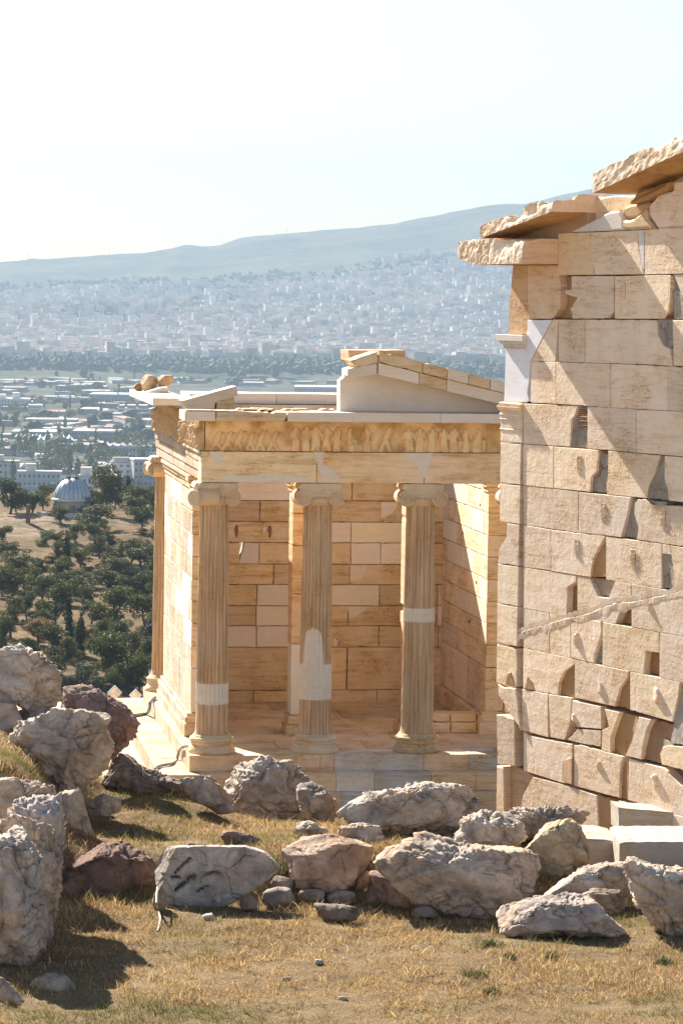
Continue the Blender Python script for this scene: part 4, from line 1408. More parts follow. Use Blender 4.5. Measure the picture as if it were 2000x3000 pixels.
    mn.prism(WF, UV([(1772, 630), (1790, 620), (1818, 618), (1828, 640), (1828, 675), (1798, 677)]), 0.03, 0.4, 0.02, (0.62, 0.58, 0.54), 0.003, 0.05)
    mb.prism(WF, UV([(1700, 662), (1726, 572), (1736, 579), (1770, 572), (1850, 572), (1862, 600), (1840, 612), (1790, 620), (1730, 652)]), -0.10, 0.5, 0.015, PALE, 0.004, 0.05, 0.03)
    mb.prism(WF, UV([(1828, 642), (1840, 645), (1862, 640), (1895, 612), (1900, 640), (1920, 670), (1828, 675)]), 0.035, 0.4, 0.03, (0.62, 0.47, 0.31), 0.004, 0.05, 0.02)
    mb.prism(WF, UV([(1820, 622), (1828, 605), (1850, 597), (1895, 590), (1905, 596), (1890, 622), (1860, 640), (1832, 642)]), 0.0, 0.4, 0.03, (0.50, 0.33, 0.18), 0.004, 0.05)
    mb.prism(WF, UV([(1900, 600), (1925, 570), (1970, 556), (1970, 532), (2150, 505), (2150, 655), (1925, 671), (1898, 630)]), 0.0, 0.5, 0.02, vary(PROP), 0.004, 0.06, 0.02)
    mb.prism(WF, UV([(1860, 600), (1880, 560), (1975, 532), (1965, 556), (1900, 590)]), 0.08, 0.5, 0.03, PROPO, 0.004, 0.06, 0.02)
    mb.prism(WF, [(3.1, 7.7), (7.0, 7.7), (7.0, 8.85), (4.6, 8.35), (3.3, 8.0)], -0.15, 0.4, 0.01, PALE)
    o = mb.build('gable_block', M_PROP, gate)
    build_each(mn, 'new_marble_block', M_NEW, o)


gateway()


# ================================================================== NEAR GROUND
def DL(P):
    q = np.asarray(P, float) - CAM
    return q[..., :2] @ FWD0[:2], q[..., :2] @ RIGHT0[:2]


def XY(D, L):
    return CAM[0] + FWD0[0] * D + RIGHT0[0] * L, CAM[1] + FWD0[1] * D + RIGHT0[1] * L


def ss(a, b, x):
    t = np.clip((x - a) / (b - a), 0, 1)
    return t * t * (3 - 2 * t)


def near_z(D, L):
    D, L = np.asarray(D, float), np.asarray(L, float)
    z = 0.80 + 0.40 * ss(31.75, 32.55, D) - np.clip((D - 33.0) / 5.3, 0, 1.2) * 0.62 - 0.34 * ss(1.5, 2.3, L) * ss(31.7, 32.6, D) * ss(37, 34, D)
    z = z + 0.42 * ss(-0.7, -2.3, L) * ss(34.0, 37.2, D) * ss(38.6, 37.8, D)
    z = z + 0.85 * ss(-2.55, -3.5, L) * ss(30.5, 33.0, D) * ss(39, 36.5, D)
    z = z + (-0.85 - z) * ss(38.3, 40.6, D)
    z = z + 0.03 * np.clip(20 - D, 0, 22) + 0.13 * np.clip(-2 - D, 0, 200)  # unseen rise behind the camera, steepened to face the sun
    X, Y = XY(D, L)
    out = np.maximum(ss(9.2, 10.2, Y), ss(-5.2, -6.6, X) * ss(-6, -2, Y))
    z = z - out * 4 - np.maximum(ss(10, 32, Y), ss(-6.5, -28, X) * ss(-8, 2, Y)) * 27
    p = np.stack([X, Y, 0 * X], -1).reshape(-1, 3)
    z = z + (0.035 * fbm(p * 0.9, 3, 51) + 0.014 * fbm(p * 4.0, 3, 52)).reshape(z.shape) * (1 - ss(38, 40, D) * 0.9)
    return z


def near_ground():
    Dv = np.concatenate([np.linspace(-160, 10, 30, endpoint=False), np.linspace(10, 24, 30, endpoint=False), np.linspace(24, 41, 200, endpoint=False), np.linspace(41, 95, 90)])
    Lv = np.concatenate([np.linspace(-90, -40, 12, endpoint=False), np.linspace(-40, -6, 40, endpoint=False), np.linspace(-6, 6, 150, endpoint=False), np.linspace(6, 40, 40, endpoint=False), np.linspace(40, 90, 12)])
    D, L = np.meshgrid(Dv, Lv, indexing='ij')
    X, Y = XY(D, L)
    mb = MB()
    mb.grid(np.stack([X, Y, near_z(D, L)], -1)[int(np.argmax(Dv > 12)):], flip=True)
    k = int(np.argmax(Dv > 12))
    structure(mb.build('ground', M_GROUND, smooth=True))
    mb = MB()
    Zp = near_z(D, L)
    mb.grid(np.stack([X, Y, Zp], -1)[:k + 1], flip=True)
    structure(mb.build('bounce_plateau', M_PLATEAU, smooth=True))  # unseen ground behind the camera, added and shaped to bounce sunlight on the facade
    # pavement of the bastion round the temple
    mb = MB()
    mb.box((-4.9, -3.2, -0.8), (-3.1, 9.6, -0.525), (0.5, 0.38, 0.27))
    fl = Frame((0, 0, -0.50), (1, 0, 0), (0, 0, 1))
    fl.v = np.array([0, 1.0, 0])
    y = -3.2
    while y < 9.2:
        h = RNG.uniform(0.7, 1.1)
        x = -4.9
        while x < -3.1:
            w = min(RNG.uniform(0.5, 0.9), -3.05 - x)
            mb.prism(fl, [(x, y), (x + w - .012, y), (x + w - .012, y + h - .012), (x, y + h - .012)], RNG.uniform(-.012, .008), 0.3, 0.012, vary((0.44, 0.35, 0.26), .12), 0.006, 0.1, 0.012, 0.01)
            x += w
        y += h
    for x0, w in ((-3.9, 1.2), (-2.7, 1.3), (-1.4, 1.4), (0.0, 1.5)):
        mb.prism(fl, [(x0, 8.85), (x0 + w - .01, 8.85), (x0 + w - .01, 9.75), (x0, 9.75)], 0.02, 0.35, 0.012, vary((0.62, 0.50, 0.38)), 0.004, 0.1, 0.02)
    structure(mb.build('pavement', M_PAVE))


near_ground()


def hit_near(x, y, d0=22.0, d1=60.0):
    r = ray(x, y)
    D = np.linspace(d0, d1, 800)
    P = CAM + r * D[:, None]
    Dh, L = DL(P)
    g = near_z(Dh, L)
    k = np.argmax(P[:, 2] < g)
    return P[k], D[k]


# ================================================================== ROCKS
def ico(sub):
    bm = bmesh.new()
    bmesh.ops.create_icosphere(bm, subdivisions=sub, radius=1.0)
    V = np.array([v.co[:] for v in bm.verts])
    F = np.array([[v.index for v in f.verts] for f in bm.faces])
    bm.free()
    V /= np.linalg.norm(V, axis=1)[:, None]
    return V, F


ICO = {k: ico(k) for k in (4, 5, 6, 7)}
K = 2000 / 1568.0
ROCK_N = [0]


def rock(name, label, pts, D, col, deep=0.75, boxy=0.72, amp=1.0, cuts=9, sub=5, disp=True, group=None, flat=None, grain=1.0, lean=0.0, mat=None, cracks=(), fix=False):
    """A boulder whose outline, seen from the front, follows pts (photograph), standing D metres away."""
    ROCK_N[0] += 1
    rg = np.random.default_rng(100 + ROCK_N[0])
    P = np.array(pts, float) * (K if disp else 1.0)
    c = (P.max(0) + P.min(0)) / 2
    # keep the centre inside
    c = P.mean(0) * 0.6 + c * 0.4
    if c[0] > 330 and D < 42 and not fix:
        hp = P[:, 1].max() - P[:, 1].min()
        D = hit_near(c[0], P[:, 1].max() - 0.06 * hp)[1]
    P = c + (P - c) * (1.10 if c[0] < 330 else 1.05)
    m = D / FPX
    Q = np.c_[(P[:, 0] - c[0]) * m, -(P[:, 1] - c[1]) * m]
    # dense outline -> radius by angle
    S = []
    for a, b in zip(Q, np.roll(Q, -1, 0)):
        for j in range(12):
            S.append(a + (b - a) * j / 12)
    S = np.array(S)
    th = np.arctan2(S[:, 1], S[:, 0])
    rr = np.hypot(S[:, 0], S[:, 1])
    o = np.argsort(th)
    th, rr = th[o], rr[o]
    th = np.r_[th - 2 * math.pi, th, th + 2 * math.pi]
    rr = np.r_[rr, rr, rr]
    V, F = ICO[sub]
    nx, ny, nz = V[:, 0], V[:, 1], V[:, 2]
    rho = np.hypot(nx, nz)
    t = np.arctan2(nz, nx)
    R = np.interp(t, th, rr)
    Rm = float(np.mean(rr))
    dep = deep * Rm
    g = rho ** boxy
    side = np.sign(ny) * np.abs(ny) ** (boxy * 0.95) * dep
    X = np.c_[R * g * np.cos(t), side, R * g * np.sin(t)]
    # chisel with planes
    for k in range(cuts + 6):
        n = rg.normal(0, 1, 3)
        n[1] = -abs(n[1]) * 1.5 if k < cuts * 0.6 else n[1]
        n /= np.linalg.norm(n)
        s = X @ n
        lim = s.max() * rg.uniform(0.66, 0.90)
        X = X - np.clip(s - lim, 0, None)[:, None] * n * 0.93
    if flat is not None:        # one broad flat face towards the viewer
        n = np.array(flat, float)
        n /= np.linalg.norm(n)
        s = X @ n
        lim = s.max() * 0.62
        X = X - np.clip(s - lim, 0, None)[:, None] * n * 0.97
    off = rg.uniform(-50, 50, 3)
    a = amp * min(Rm, 0.5) / 0.5
    # fractured into a few blocks
    sd = X[rg.choice(len(X), 13)] * rg.uniform(0.7, 1.05, (13, 1))
    ds = np.linalg.norm((X[:, None] - sd[None]) * np.array([1, 0.8, 1.25]), axis=2) + 0.05 * Rm * fbm(X * 4 + rg.uniform(-9, 9, 3), 3, 290)[:, None]
    so = np.sort(ds, 1)
    cell = np.argmin(ds, 1)
    edge = np.exp(-np.clip(so[:, 1] - so[:, 0], 0, 9) / 0.022)
    X = X * (1 + (rg.uniform(-0.075, 0.045, 13)[cell] * min(grain, 1.0))[:, None])
    # same reach as the outline
    for ax, qq in ((0, Q[:, 0]), (2, Q[:, 1])):
        lo, hi = X[:, ax].min(), X[:, ax].max()
        X[:, ax] = np.where(X[:, ax] > 0, X[:, ax] * qq.max() / max(hi, 1e-3), X[:, ax] * qq.min() / min(lo, -1e-3))
    q0 = X.copy()
    n1 = fbm(X * 2.2 / max(Rm, .25) * 0.5 + off, 3, 200)
    n2 = fbm(X * 6.5 + off, 4, 210, 0.55)
    rid = 1 - np.abs(fbm(X * np.array([5, 5, 7.5]) + off * 1.3, 3, 220))
    n3 = fbm(X * 24 + off, 3, 230)
    bill = np.abs(fbm(X * np.array([9, 9, 12]) + off * 2.1, 4, 260, 0.6))
    step = np.round((X[:, 2] + 0.25 * X[:, 0] + 0.10 * n1) * 9) / 9 - (X[:, 2] + 0.25 * X[:, 0] + 0.10 * n1)
    dirn = V * np.array([1, 1, 1])
    crk = np.exp(-(np.abs(fbm(X * 2.6 + off * .7, 2, 240)) / 0.035) ** 2)
    dsp = n1 * 0.032 + n2 * 0.014 * min(grain, 1.3) + (rid - 0.7) * 0.016 * min(grain, 1.5) + n3 * 0.015 * grain - bill * 0.019 * grain - edge * 0.036 * min(grain, 1.0) + step * 0.20 * min(grain, 1.0) - crk * 0.035
    X = X + dirn * (dsp * a)[:, None]
    X[:, 1] += lean * X[:, 2]
    dark = np.zeros(len(X))
    for ln in cracks:
        ln = np.c_[(np.array(ln, float)[:, 0] - c[0]) * m, -(np.array(ln, float)[:, 1] - c[1]) * m]
        for a_, b_ in zip(ln[:-1], ln[1:]):
            e_ = b_ - a_
            t_ = np.clip(((q0[:, 0] - a_[0]) * e_[0] + (q0[:, 2] - a_[1]) * e_[1]) / (e_ @ e_), 0, 1)
            dd_ = np.hypot(q0[:, 0] - a_[0] - t_ * e_[0], q0[:, 2] - a_[1] - t_ * e_[1])
            dark = np.maximum(dark, np.exp(-(dd_ / (0.012 * (1.0 + 0.5 * n2))) ** 4) * (q0[:, 1] < 0))
    X[:, 1] += dark * 0.07
    C0 = at_depth(c[0], c[1], D)
    W = C0 + X[:, :1] * RIGHT0 + X[:, 1:2] * FWD0 + X[:, 2:3] * np.array([0, 0, 1.0])
    cl = np.array(col)
    sh = 1 + 0.18 * n1[:, None] - 0.2 * crk[:, None] - 0.22 * edge[:, None] + 0.20 * (n2[:, None]) - 0.75 * dark[:, None]
    warm = np.clip(0.5 + 1.1 * fbm(q0 * 1.9 + off * 3, 3, 270)[:, None], 0, 1)
    tint = np.clip(cl * sh * (1 + warm * (np.array((1.05, 0.96, 0.86)) - 1)), 0.02, 0.9)
    bottom = C0 + np.array([0, 0, X[:, 2].min()])
    base = Matrix.Translation(Vector(bottom.tolist()))
    me = raw_mesh(name, W - bottom, F, mat or M_ROCK, True, tint)
    ob = link_mesh(name, me)
    ob.location = Vector(bottom.tolist())
    tag(ob, label, 'rock', group)
    return ob


GREY = (0.44, 0.375, 0.32)
GREYL = (0.53, 0.46, 0.395)
PINK = (0.52, 0.425, 0.345)
BROWN = (0.48, 0.36, 0.275)
RED = (0.215, 0.150, 0.125)
TAN = (0.56, 0.45, 0.31)

rock('boulder', 'large grey boulder at the left edge, highest of the left rock pile', [(-45, 1490), (30, 1483), (60, 1505), (110, 1520), (138, 1545), (142, 1590), (130, 1625), (92, 1634), (50, 1612), (0, 1604), (-45, 1600)], 36.4, GREYL, 0.8, 0.6, 1.1, 10, 6)
rock('boulder', 'grey rock at the left edge directly under the highest boulder', [(-40, 1622), (38, 1618), (58, 1640), (52, 1680), (32, 1715), (0, 1760), (-40, 1760)], 36.0, GREY, 0.8, 0.65, 1, 9, 5)
rock('boulder', 'big blocky grey boulder with an open crack, tilted on the left slope', [(15, 1725), (60, 1660), (110, 1635), (180, 1632), (236, 1655), (250, 1720), (240, 1762), (216, 1792), (196, 1836), (150, 1826), (80, 1792), (28, 1758)], 35.2, GREYL, 0.85, 0.6, 1.1, 10, 6)
rock('boulder', 'reddish brown boulder behind the tilted blocky one, beside the sunlit pavement', [(148, 1598), (170, 1585), (230, 1605), (278, 1635), (312, 1650), (305, 1692), (282, 1735), (255, 1738), (240, 1700), (190, 1660), (150, 1640)], 37.2, (0.33, 0.24, 0.205), 0.8, 0.7, 1, 9, 6)
rock('rock_ledge', 'low dark rock ledge sloping down to the right below the sunlit pavement', [(238, 1752), (262, 1733), (300, 1745), (340, 1775), (400, 1800), (440, 1830), (452, 1850), (400, 1858), (330, 1850), (270, 1830), (232, 1800)], 37.3, (0.25, 0.21, 0.19), 0.7, 0.8, 1.2, 7, 6, fix=True)
rock('boulder', 'small dark rock between the ledge and the domed boulder', [(415, 1797), (450, 1780), (490, 1793), (512, 1830), (536, 1870), (500, 1868), (470, 1850), (432, 1822)], 38.0, GREY, 0.8, 0.75, 1.1, 8, 5)
rock('boulder', 'tall domed grey boulder right in front of the first column', [(508, 1840), (528, 1792), (560, 1762), (610, 1738), (652, 1746), (690, 1785), (712, 1820), (722, 1880), (700, 1892), (620, 1892), (560, 1872), (518, 1852)], 38.4, GREYL, 0.75, 0.62, 1.15, 10, 6)
rock('boulder', 'upright block leaning against the right side of the domed boulder', [(684, 1806), (728, 1797), (760, 1813), (778, 1860), (776, 1896), (715, 1898), (694, 1860)], 38.2, GREY, 0.8, 0.6, 1.0, 9, 5)
rock('boulder', 'long humped grey boulder in front of the third column', [(786, 1888), (820, 1852), (862, 1828), (920, 1822), (990, 1794), (1046, 1804), (1080, 1838), (1098, 1880), (1070, 1918), (950, 1935), (850, 1915), (800, 1900)], 38.2, GREYL, 0.6, 0.66, 1.1, 10, 6)
rock('boulder', 'lumpy pale rock right of the long humped boulder', [(1036, 1908), (1070, 1880), (1110, 1868), (1180, 1872), (1204, 1920), (1190, 1955), (1080, 1955), (1046, 1935)], 36.3, GREYL, 0.8, 0.7, 1.4, 8, 5, grain=1.7)
rock('boulder', 'rough pitted grey rock at the foot of the gateway wall', [(1150, 1892), (1205, 1858), (1282, 1848), (1330, 1863), (1344, 1892), (1310, 1925), (1240, 1945), (1170, 1935)], 37.0, (0.42, 0.385, 0.35), 0.8, 0.7, 1.3, 7, 6, grain=2.2)
rock('boulder', 'smooth tan boulder with rounded top in front of the white marble blocks', [(1198, 1955), (1222, 1922), (1262, 1905), (1320, 1889), (1352, 1945), (1352, 1985), (1320, 2015), (1250, 2030), (1206, 2000)], 34.4, TAN, 0.85, 0.62, 0.8, 10, 6, grain=0.7)
rock('boulder', 'largest boulder of the front row, broad and veined with cracks', [(864, 1962), (898, 1930), (980, 1917), (1060, 1940), (1130, 1950), (1202, 1955), (1228, 1990), (1234, 2035), (1196, 2080), (1110, 2112), (1030, 2105), (960, 2072), (892, 2015)], 32.8, (0.50, 0.415, 0.345), 0.65, 0.55, 0.9, 11, 6)
rock('boulder', 'brown angular boulder resting on two pale cobbles in the front row', [(646, 1992), (690, 1945), (760, 1925), (830, 1917), (852, 1940), (846, 1985), (812, 2030), (762, 2044), (700, 2034), (658, 2022)], 32.8, BROWN, 0.75, 0.58, 0.75, 11, 6, flat=(0.1, -1, 0.15), grain=0.6)
rock('stone_slab', 'smooth pale grey slab with black cracks, standing in the front row', [(362, 1960), (380, 1952), (440, 1947), (560, 1945), (600, 1958), (642, 1990), (606, 2020), (552, 2062), (505, 2086), (440, 2082), (372, 2074), (360, 2030)], 32.4, (0.46, 0.435, 0.41), 0.32, 0.45, 0.45, 4, 7, flat=(0, -1, 0.12), grain=0.25, cracks=([(558, 2512), (515, 2553)], [(505, 2568), (536, 2563), (566, 2566), (592, 2557), (640, 2551)], [(515, 2605), (540, 2585), (563, 2567)], [(580, 2608), (606, 2592)]))
rock('boulder', 'dark red stained block between the left rocks and the pale slab', [(148, 1985), (165, 1966), (205, 1950), (330, 1944), (356, 1966), (360, 2060), (310, 2082), (190, 2084), (150, 2060)], 32.4, RED, 0.6, 0.45, 0.9, 8, 6, flat=(-0.05, -1, 0.1))
rock('boulder', 'pinkish rock above the dark red block', [(128, 1845), (140, 1822), (172, 1813), (202, 1850), (220, 1900), (212, 1950), (150, 1962), (130, 1910)], 33.4, PINK, 0.8, 0.6, 1.0, 9, 5)
rock('rock_outcrop', 'flat topped ledge at the left edge above the tall rock face', [(-40, 1806), (50, 1788), (108, 1800), (128, 1845), (120, 1900), (60, 1930), (-40, 1930)], 32.2, PINK, 0.8, 0.6, 1.1, 8, 6)
rock('rock_outcrop', 'tall fissured rock face behind the nearest left outcrop', [(20, 1862), (90, 1838), (132, 1850), (142, 1930), (140, 2030), (134, 2095), (105, 2125), (66, 2100), (25, 2000)], 30.6, (0.50, 0.42, 0.37), 0.9, 0.6, 1.3, 9, 6)
rock('rock_outcrop', 'nearest grey outcrop cut by the left edge of the photo', [(-60, 1925), (30, 1928), (62, 1978), (88, 2000), (98, 2080), (112, 2150), (92, 2200), (30, 2250), (-60, 2260)], 29.0, GREYL, 0.7, 0.6, 1.2, 9, 6)
rock('rock_outcrop', 'filler rock mass added to stop light between the nearest outcrop and the tall fissured face', [(-30, 1900), (60, 1888), (118, 1915), (132, 2000), (122, 2110), (100, 2180), (20, 2210), (-40, 2100)], 29.9, (0.50, 0.42, 0.35), 0.8, 0.6, 1.2, 9, 6)  # filler mass, added so the outcrops cast one unbroken shadow
rock('boulder', 'dark stone wedged between the highest boulder and the tilted blocky one', [(40, 1650), (80, 1625), (130, 1630), (150, 1670), (110, 1700), (50, 1700)], 36.2, (0.34, 0.29, 0.25), 0.8, 0.7, 1.0, 8, 5)
rock('stone', 'low grey stone on the slope between pinkish rock and dark ledge', [(205, 1842), (235, 1826), (268, 1836), (276, 1862), (240, 1874), (208, 1868)], 35.0, GREY, 0.8, 0.7, 0.9, 7, 5)
rock('boulder', 'pale upright stone at the lower left corner', [(-22, 2248), (12, 2246), (36, 2285), (62, 2325), (44, 2352), (0, 2350), (-26, 2320)], 27.6, PINK, 0.7, 0.7, 0.8, 7, 5)
rock('boulder', 'half buried mound of rock in the shade of the left outcrop', [(70, 2262), (100, 2238), (150, 2240), (184, 2275), (186, 2300), (120, 2310), (72, 2295)], 28.2, GREY, 0.8, 0.8, 0.8, 6, 5)
rock('boulder', 'long flat boulder lying at the right end of the front row', [(1150, 2122), (1200, 2085), (1250, 2070), (1340, 2059), (1384, 2066), (1402, 2100), (1432, 2140), (1385, 2158), (1250, 2156), (1170, 2140)], 31.6, (0.50, 0.42, 0.37), 0.7, 0.6, 0.8, 9, 6)
rock('boulder', 'ridged grey rock under the front marble block', [(1240, 2064), (1300, 2016), (1370, 1985), (1432, 1981), (1446, 2040), (1420, 2075), (1330, 2085), (1262, 2080)], 33.2, GREY, 0.8, 0.75, 1.1, 8, 5)
rock('boulder', 'big deeply cracked boulder cut by the right edge of the photo', [(1432, 1996), (1468, 1974), (1520, 1974), (1600, 1990), (1640, 2060), (1620, 2160), (1545, 2156), (1506, 2118), (1455, 2068), (1438, 2032)], 31.4, GREYL, 0.8, 0.55, 1.1, 10, 6)
rock('stone', 'low rock sunk in the grass between the big cracked boulder and the long flat one', [(1330, 2058), (1360, 2040), (1420, 2042), (1436, 2070), (1420, 2100), (1350, 2085)], 32.4, (0.36, 0.29, 0.23), 0.8, 0.8, 1.0, 6, 5)
FS = 'stones packed under the front row'
rock('cobble', 'left of two oval pale cobbles under the brown angular boulder', [(870, 2622), (885, 2608), (920, 2605), (944, 2612), (949, 2630), (935, 2646), (900, 2650), (876, 2642)], 32.3, (0.40, 0.33, 0.27), 0.8, 0.6, 0.4, 4, 4, disp=False, group=FS)
rock('cobble', 'right of two oval pale cobbles under the brown angular boulder', [(957, 2622), (975, 2610), (1010, 2608), (1040, 2616), (1044, 2635), (1020, 2650), (985, 2648), (962, 2640)], 32.3, (0.44, 0.37, 0.32), 0.8, 0.6, 0.4, 4, 4, disp=False, group=FS)
rock('cobble', 'shaded rounded stone between the pale slab and the two cobbles', [(768, 2640), (780, 2612), (812, 2600), (850, 2604), (864, 2630), (855, 2660), (800, 2662)], 32.5, (0.33, 0.28, 0.25), 0.8, 0.65, 0.5, 6, 4, disp=False, group=FS)
rock('cobble', 'small broken stone wedged under the lower right edge of the pale slab', [(700, 2655), (712, 2628), (732, 2620), (754, 2640), (752, 2668), (715, 2672)], 32.3, (0.36, 0.27, 0.19), 0.8, 0.7, 0.6, 7, 4, disp=False, group=FS)
rock('cobble', 'flat sunken stone below the two oval cobbles', [(918, 2668), (940, 2648), (1000, 2648), (1050, 2660), (1055, 2692), (980, 2700), (925, 2692)], 31.9, (0.24, 0.20, 0.17), 0.8, 0.7, 0.5, 6, 4, disp=False, group=FS)
rock('cobble', 'thin brown wedge standing between the brown boulder and the largest one', [(1040, 2612), (1050, 2575), (1068, 2552), (1080, 2560), (1078, 2600), (1060, 2622)], 32.6, (0.38, 0.24, 0.14), 0.8, 0.7, 0.5, 6, 4, disp=False, group=FS)
rock('cobble', 'rounded stone at the left foot of the largest boulder', [(1072, 2630), (1084, 2600), (1108, 2590), (1134, 2606), (1136, 2642), (1110, 2656), (1080, 2650)], 32.2, (0.36, 0.28, 0.23), 0.8, 0.65, 0.5, 6, 4, disp=False, group=FS)
rock('boulder', 'wedge of reddish rock under the left shoulder of the largest boulder', [(1082, 2556), (1110, 2552), (1150, 2590), (1215, 2630), (1255, 2660), (1190, 2672), (1130, 2660), (1100, 2610)], 32.45, (0.36, 0.26, 0.21), 0.7, 0.7, 0.7, 8, 5, disp=False)
rock('cobble', 'grey stone filling the gap between the dark red block and the pale slab', [(446, 2640), (452, 2600), (472, 2590), (486, 2620), (484, 2668), (454, 2672)], 32.4, (0.33, 0.28, 0.24), 0.8, 0.7, 0.6, 6, 4, disp=False, group=FS)
rock('cobble', 'squat stone closing the gap left of the long flat boulder', [(1455, 2668), (1470, 2630), (1510, 2618), (1545, 2632), (1550, 2672), (1500, 2684)], 32.0, (0.40, 0.33, 0.28), 0.8, 0.7, 0.7, 6, 5, disp=False, group=FS)
rock('cobble', 'stone pressed between the brown angular boulder and the pale slab tip', [(790, 2600), (806, 2572), (840, 2566), (862, 2586), (856, 2612), (812, 2618)], 32.7, (0.31, 0.25, 0.21), 0.8, 0.7, 0.6, 6, 4, disp=False, group=FS)
rock('cobble', 'small dark stone sunk below the middle of the largest boulder', [(1205, 2672), (1222, 2654), (1256, 2652), (1280, 2675), (1270, 2692), (1215, 2692)], 31.8, (0.30, 0.23, 0.19), 0.8, 0.7, 0.5, 6, 4, disp=False, group=FS)
rock('stone', 'pale pitted stone in the grass below the upright leaning block', [(856, 2436), (870, 2415), (905, 2405), (950, 2410), (960, 2435), (920, 2452), (872, 2452)], 35.3, GREYL, 0.9, 0.7, 1.2, 7, 5, disp=False, grain=1.6)
rock('stone', 'low knobbly grey stones behind the brown angular boulder', [(990, 2440), (1010, 2420), (1060, 2412), (1110, 2420), (1128, 2450), (1080, 2470), (1010, 2465)], 34.9, GREYL, 0.9, 0.75, 1.3, 7, 5, disp=False, grain=1.8)
rock('stone', 'dark brown clod lying in the sunny grass above the pale slab', [(642, 2455), (660, 2438), (690, 2434), (735, 2444), (766, 2470), (740, 2482), (665, 2478)], 34.4, (0.24, 0.175, 0.145), 0.9, 0.75, 1.4, 6, 5, disp=False, grain=1.8)
rock('stone', 'tiny stone in the grass left of the dark brown clod', [(545, 2478), (555, 2466), (570, 2470), (572, 2486), (550, 2488)], 34.0, GREY, 0.9, 0.75, 0.5, 5, 4, disp=False)
rock('stone', 'small pale rock among dry grass at the foot of the tilted blocky boulder', [(262, 2350), (280, 2338), (310, 2345), (306, 2366), (270, 2366)], 35.6, PINK, 0.9, 0.75, 0.8, 6, 4, disp=False)
rock('stone', 'white stone just behind the long humped boulder, by the temple steps', [(985, 2385), (996, 2372), (1020, 2372), (1036, 2388), (1030, 2402), (992, 2402)], 40.2, (0.55, 0.48, 0.40), 0.9, 0.7, 0.6, 6, 4, disp=False)
rock('stone', 'white crumbled stone on the grass below the pale slab', [(592, 2688), (602, 2676), (620, 2674), (634, 2682), (632, 2694), (604, 2696)], 31.3, (0.62, 0.60, 0.58), 0.9, 0.75, 0.8, 6, 4, disp=False)
for x, y, lab in ((838, 2868, 'white pebble in the foreground grass, nearest the bottom of the photo'), (1003, 2925, 'whitish pebble at the very bottom of the foreground grass'), (934, 2817, 'pair of white pebbles in the middle of the foreground grass'), (1062, 2605, 'pale chip in the shadow under the brown wedge')):
    r_, d_ = hit_near(x, y)
    rock('pebble', lab, [(x - 13, y + 5), (x - 7, y - 6), (x + 8, y - 6), (x + 14, y + 4), (x + 4, y + 8)], d_, (0.60, 0.56, 0.50), 0.9, 0.7, 0.3, 4, 4, disp=False)


# ---------------------------------------------------------------- sawn marble blocks on the right
def marble_block(label, px, D, depth, col, skew=0.0, rough=1.0, tilt=0.0):
    """Front face outline px at D, running back by depth."""
    cx = sum(p[0] for p in px) / len(px)
    cyy = sum(p[1] for p in px) / len(px)
    fr = Frame(at_depth(cx, cyy, D) * np.array([1, 1, 0]), RIGHT0 * math.cos(skew) + FWD0 * math.sin(skew), -FWD0 * math.cos(skew) + RIGHT0 * math.sin(skew))
    mb = MB()
    mb.prism(fr, [fr.px(x, y) for x, y in px], 0, depth, 0.02, col, 0.004 * rough, 0.08, 0.02 * rough)
    o = mb.build('marble_block', M_PAVE)
    tag(o, label, 'stone block')


marble_block('rear white sawn block against the gateway wall', [(1809, 2366), (2060, 2388), (2060, 2450), (1812, 2436)], 35.7, 0.5, (0.44, 0.395, 0.345), 0.10)
marble_block('front white sawn block with rough top at the right edge', [(1813, 2472), (1826, 2466), (2080, 2466), (2080, 2580), (1813, 2565)], 34.0, 1.05, (0.43, 0.395, 0.355), 0.02, 1.6)
marble_block('low white block partly hidden behind the smooth tan boulder', [(1698, 2456), (1812, 2462), (1812, 2560), (1706, 2560)], 34.7, 0.95, (0.43, 0.385, 0.335), 0.05, 1.2)


# ---------------------------------------------------------------- dry grass
def mat_grass(name):
    t = NT(name)
    a = t.attr()
    p = t.finish(a, 0.7, None, spec=0.15)
    tr = t.n('ShaderNodeBsdfTranslucent')
    t.l(a, tr.inputs['Color'])
    mx = t.n('ShaderNodeMixShader')
    mx.inputs[0].default_value = 0.35
    t.l(t.bsdf.outputs[0], mx.inputs[1])
    t.l(tr.outputs[0], mx.inputs[2])
    t.l(mx.outputs[0], t.out.inputs[0])
    return p


M_GRASS = mat_grass('dry_grass')


def blades(D, L, h, w, lean, tint, rg, z=None):
    n = len(D)
    X, Y = XY(D, L)
    Z = near_z(D, L) if z is None else z
    P = np.stack([X, Y, Z - 0.004], -1)
    a = rg.uniform(0, 2 * math.pi, n)
    side = np.stack([np.cos(a), np.sin(a), 0 * a], -1) * (w / 2)[:, None]
    b = rg.uniform(0, 2 * math.pi, n)
    ld = np.stack([np.cos(b), np.sin(b), 0 * b], -1) * (lean * h)[:, None]
    up = np.array([0, 0, 1.0]) * h[:, None]
    mid = P + up * 0.55 + ld * 0.35
    tip = P + up + ld
    V = np.stack([P - side, P + side, mid + side * 0.75, mid - side * 0.75, tip], 1).reshape(-1, 3)
    i = np.arange(n)[:, None] * 5
    F = np.concatenate([i + np.array([[0, 1, 2]]), i + np.array([[0, 2, 3]]), i + np.array([[3, 2, 4]])], 0)
    T = np.repeat(tint, 5, 0)
    return V, F, T


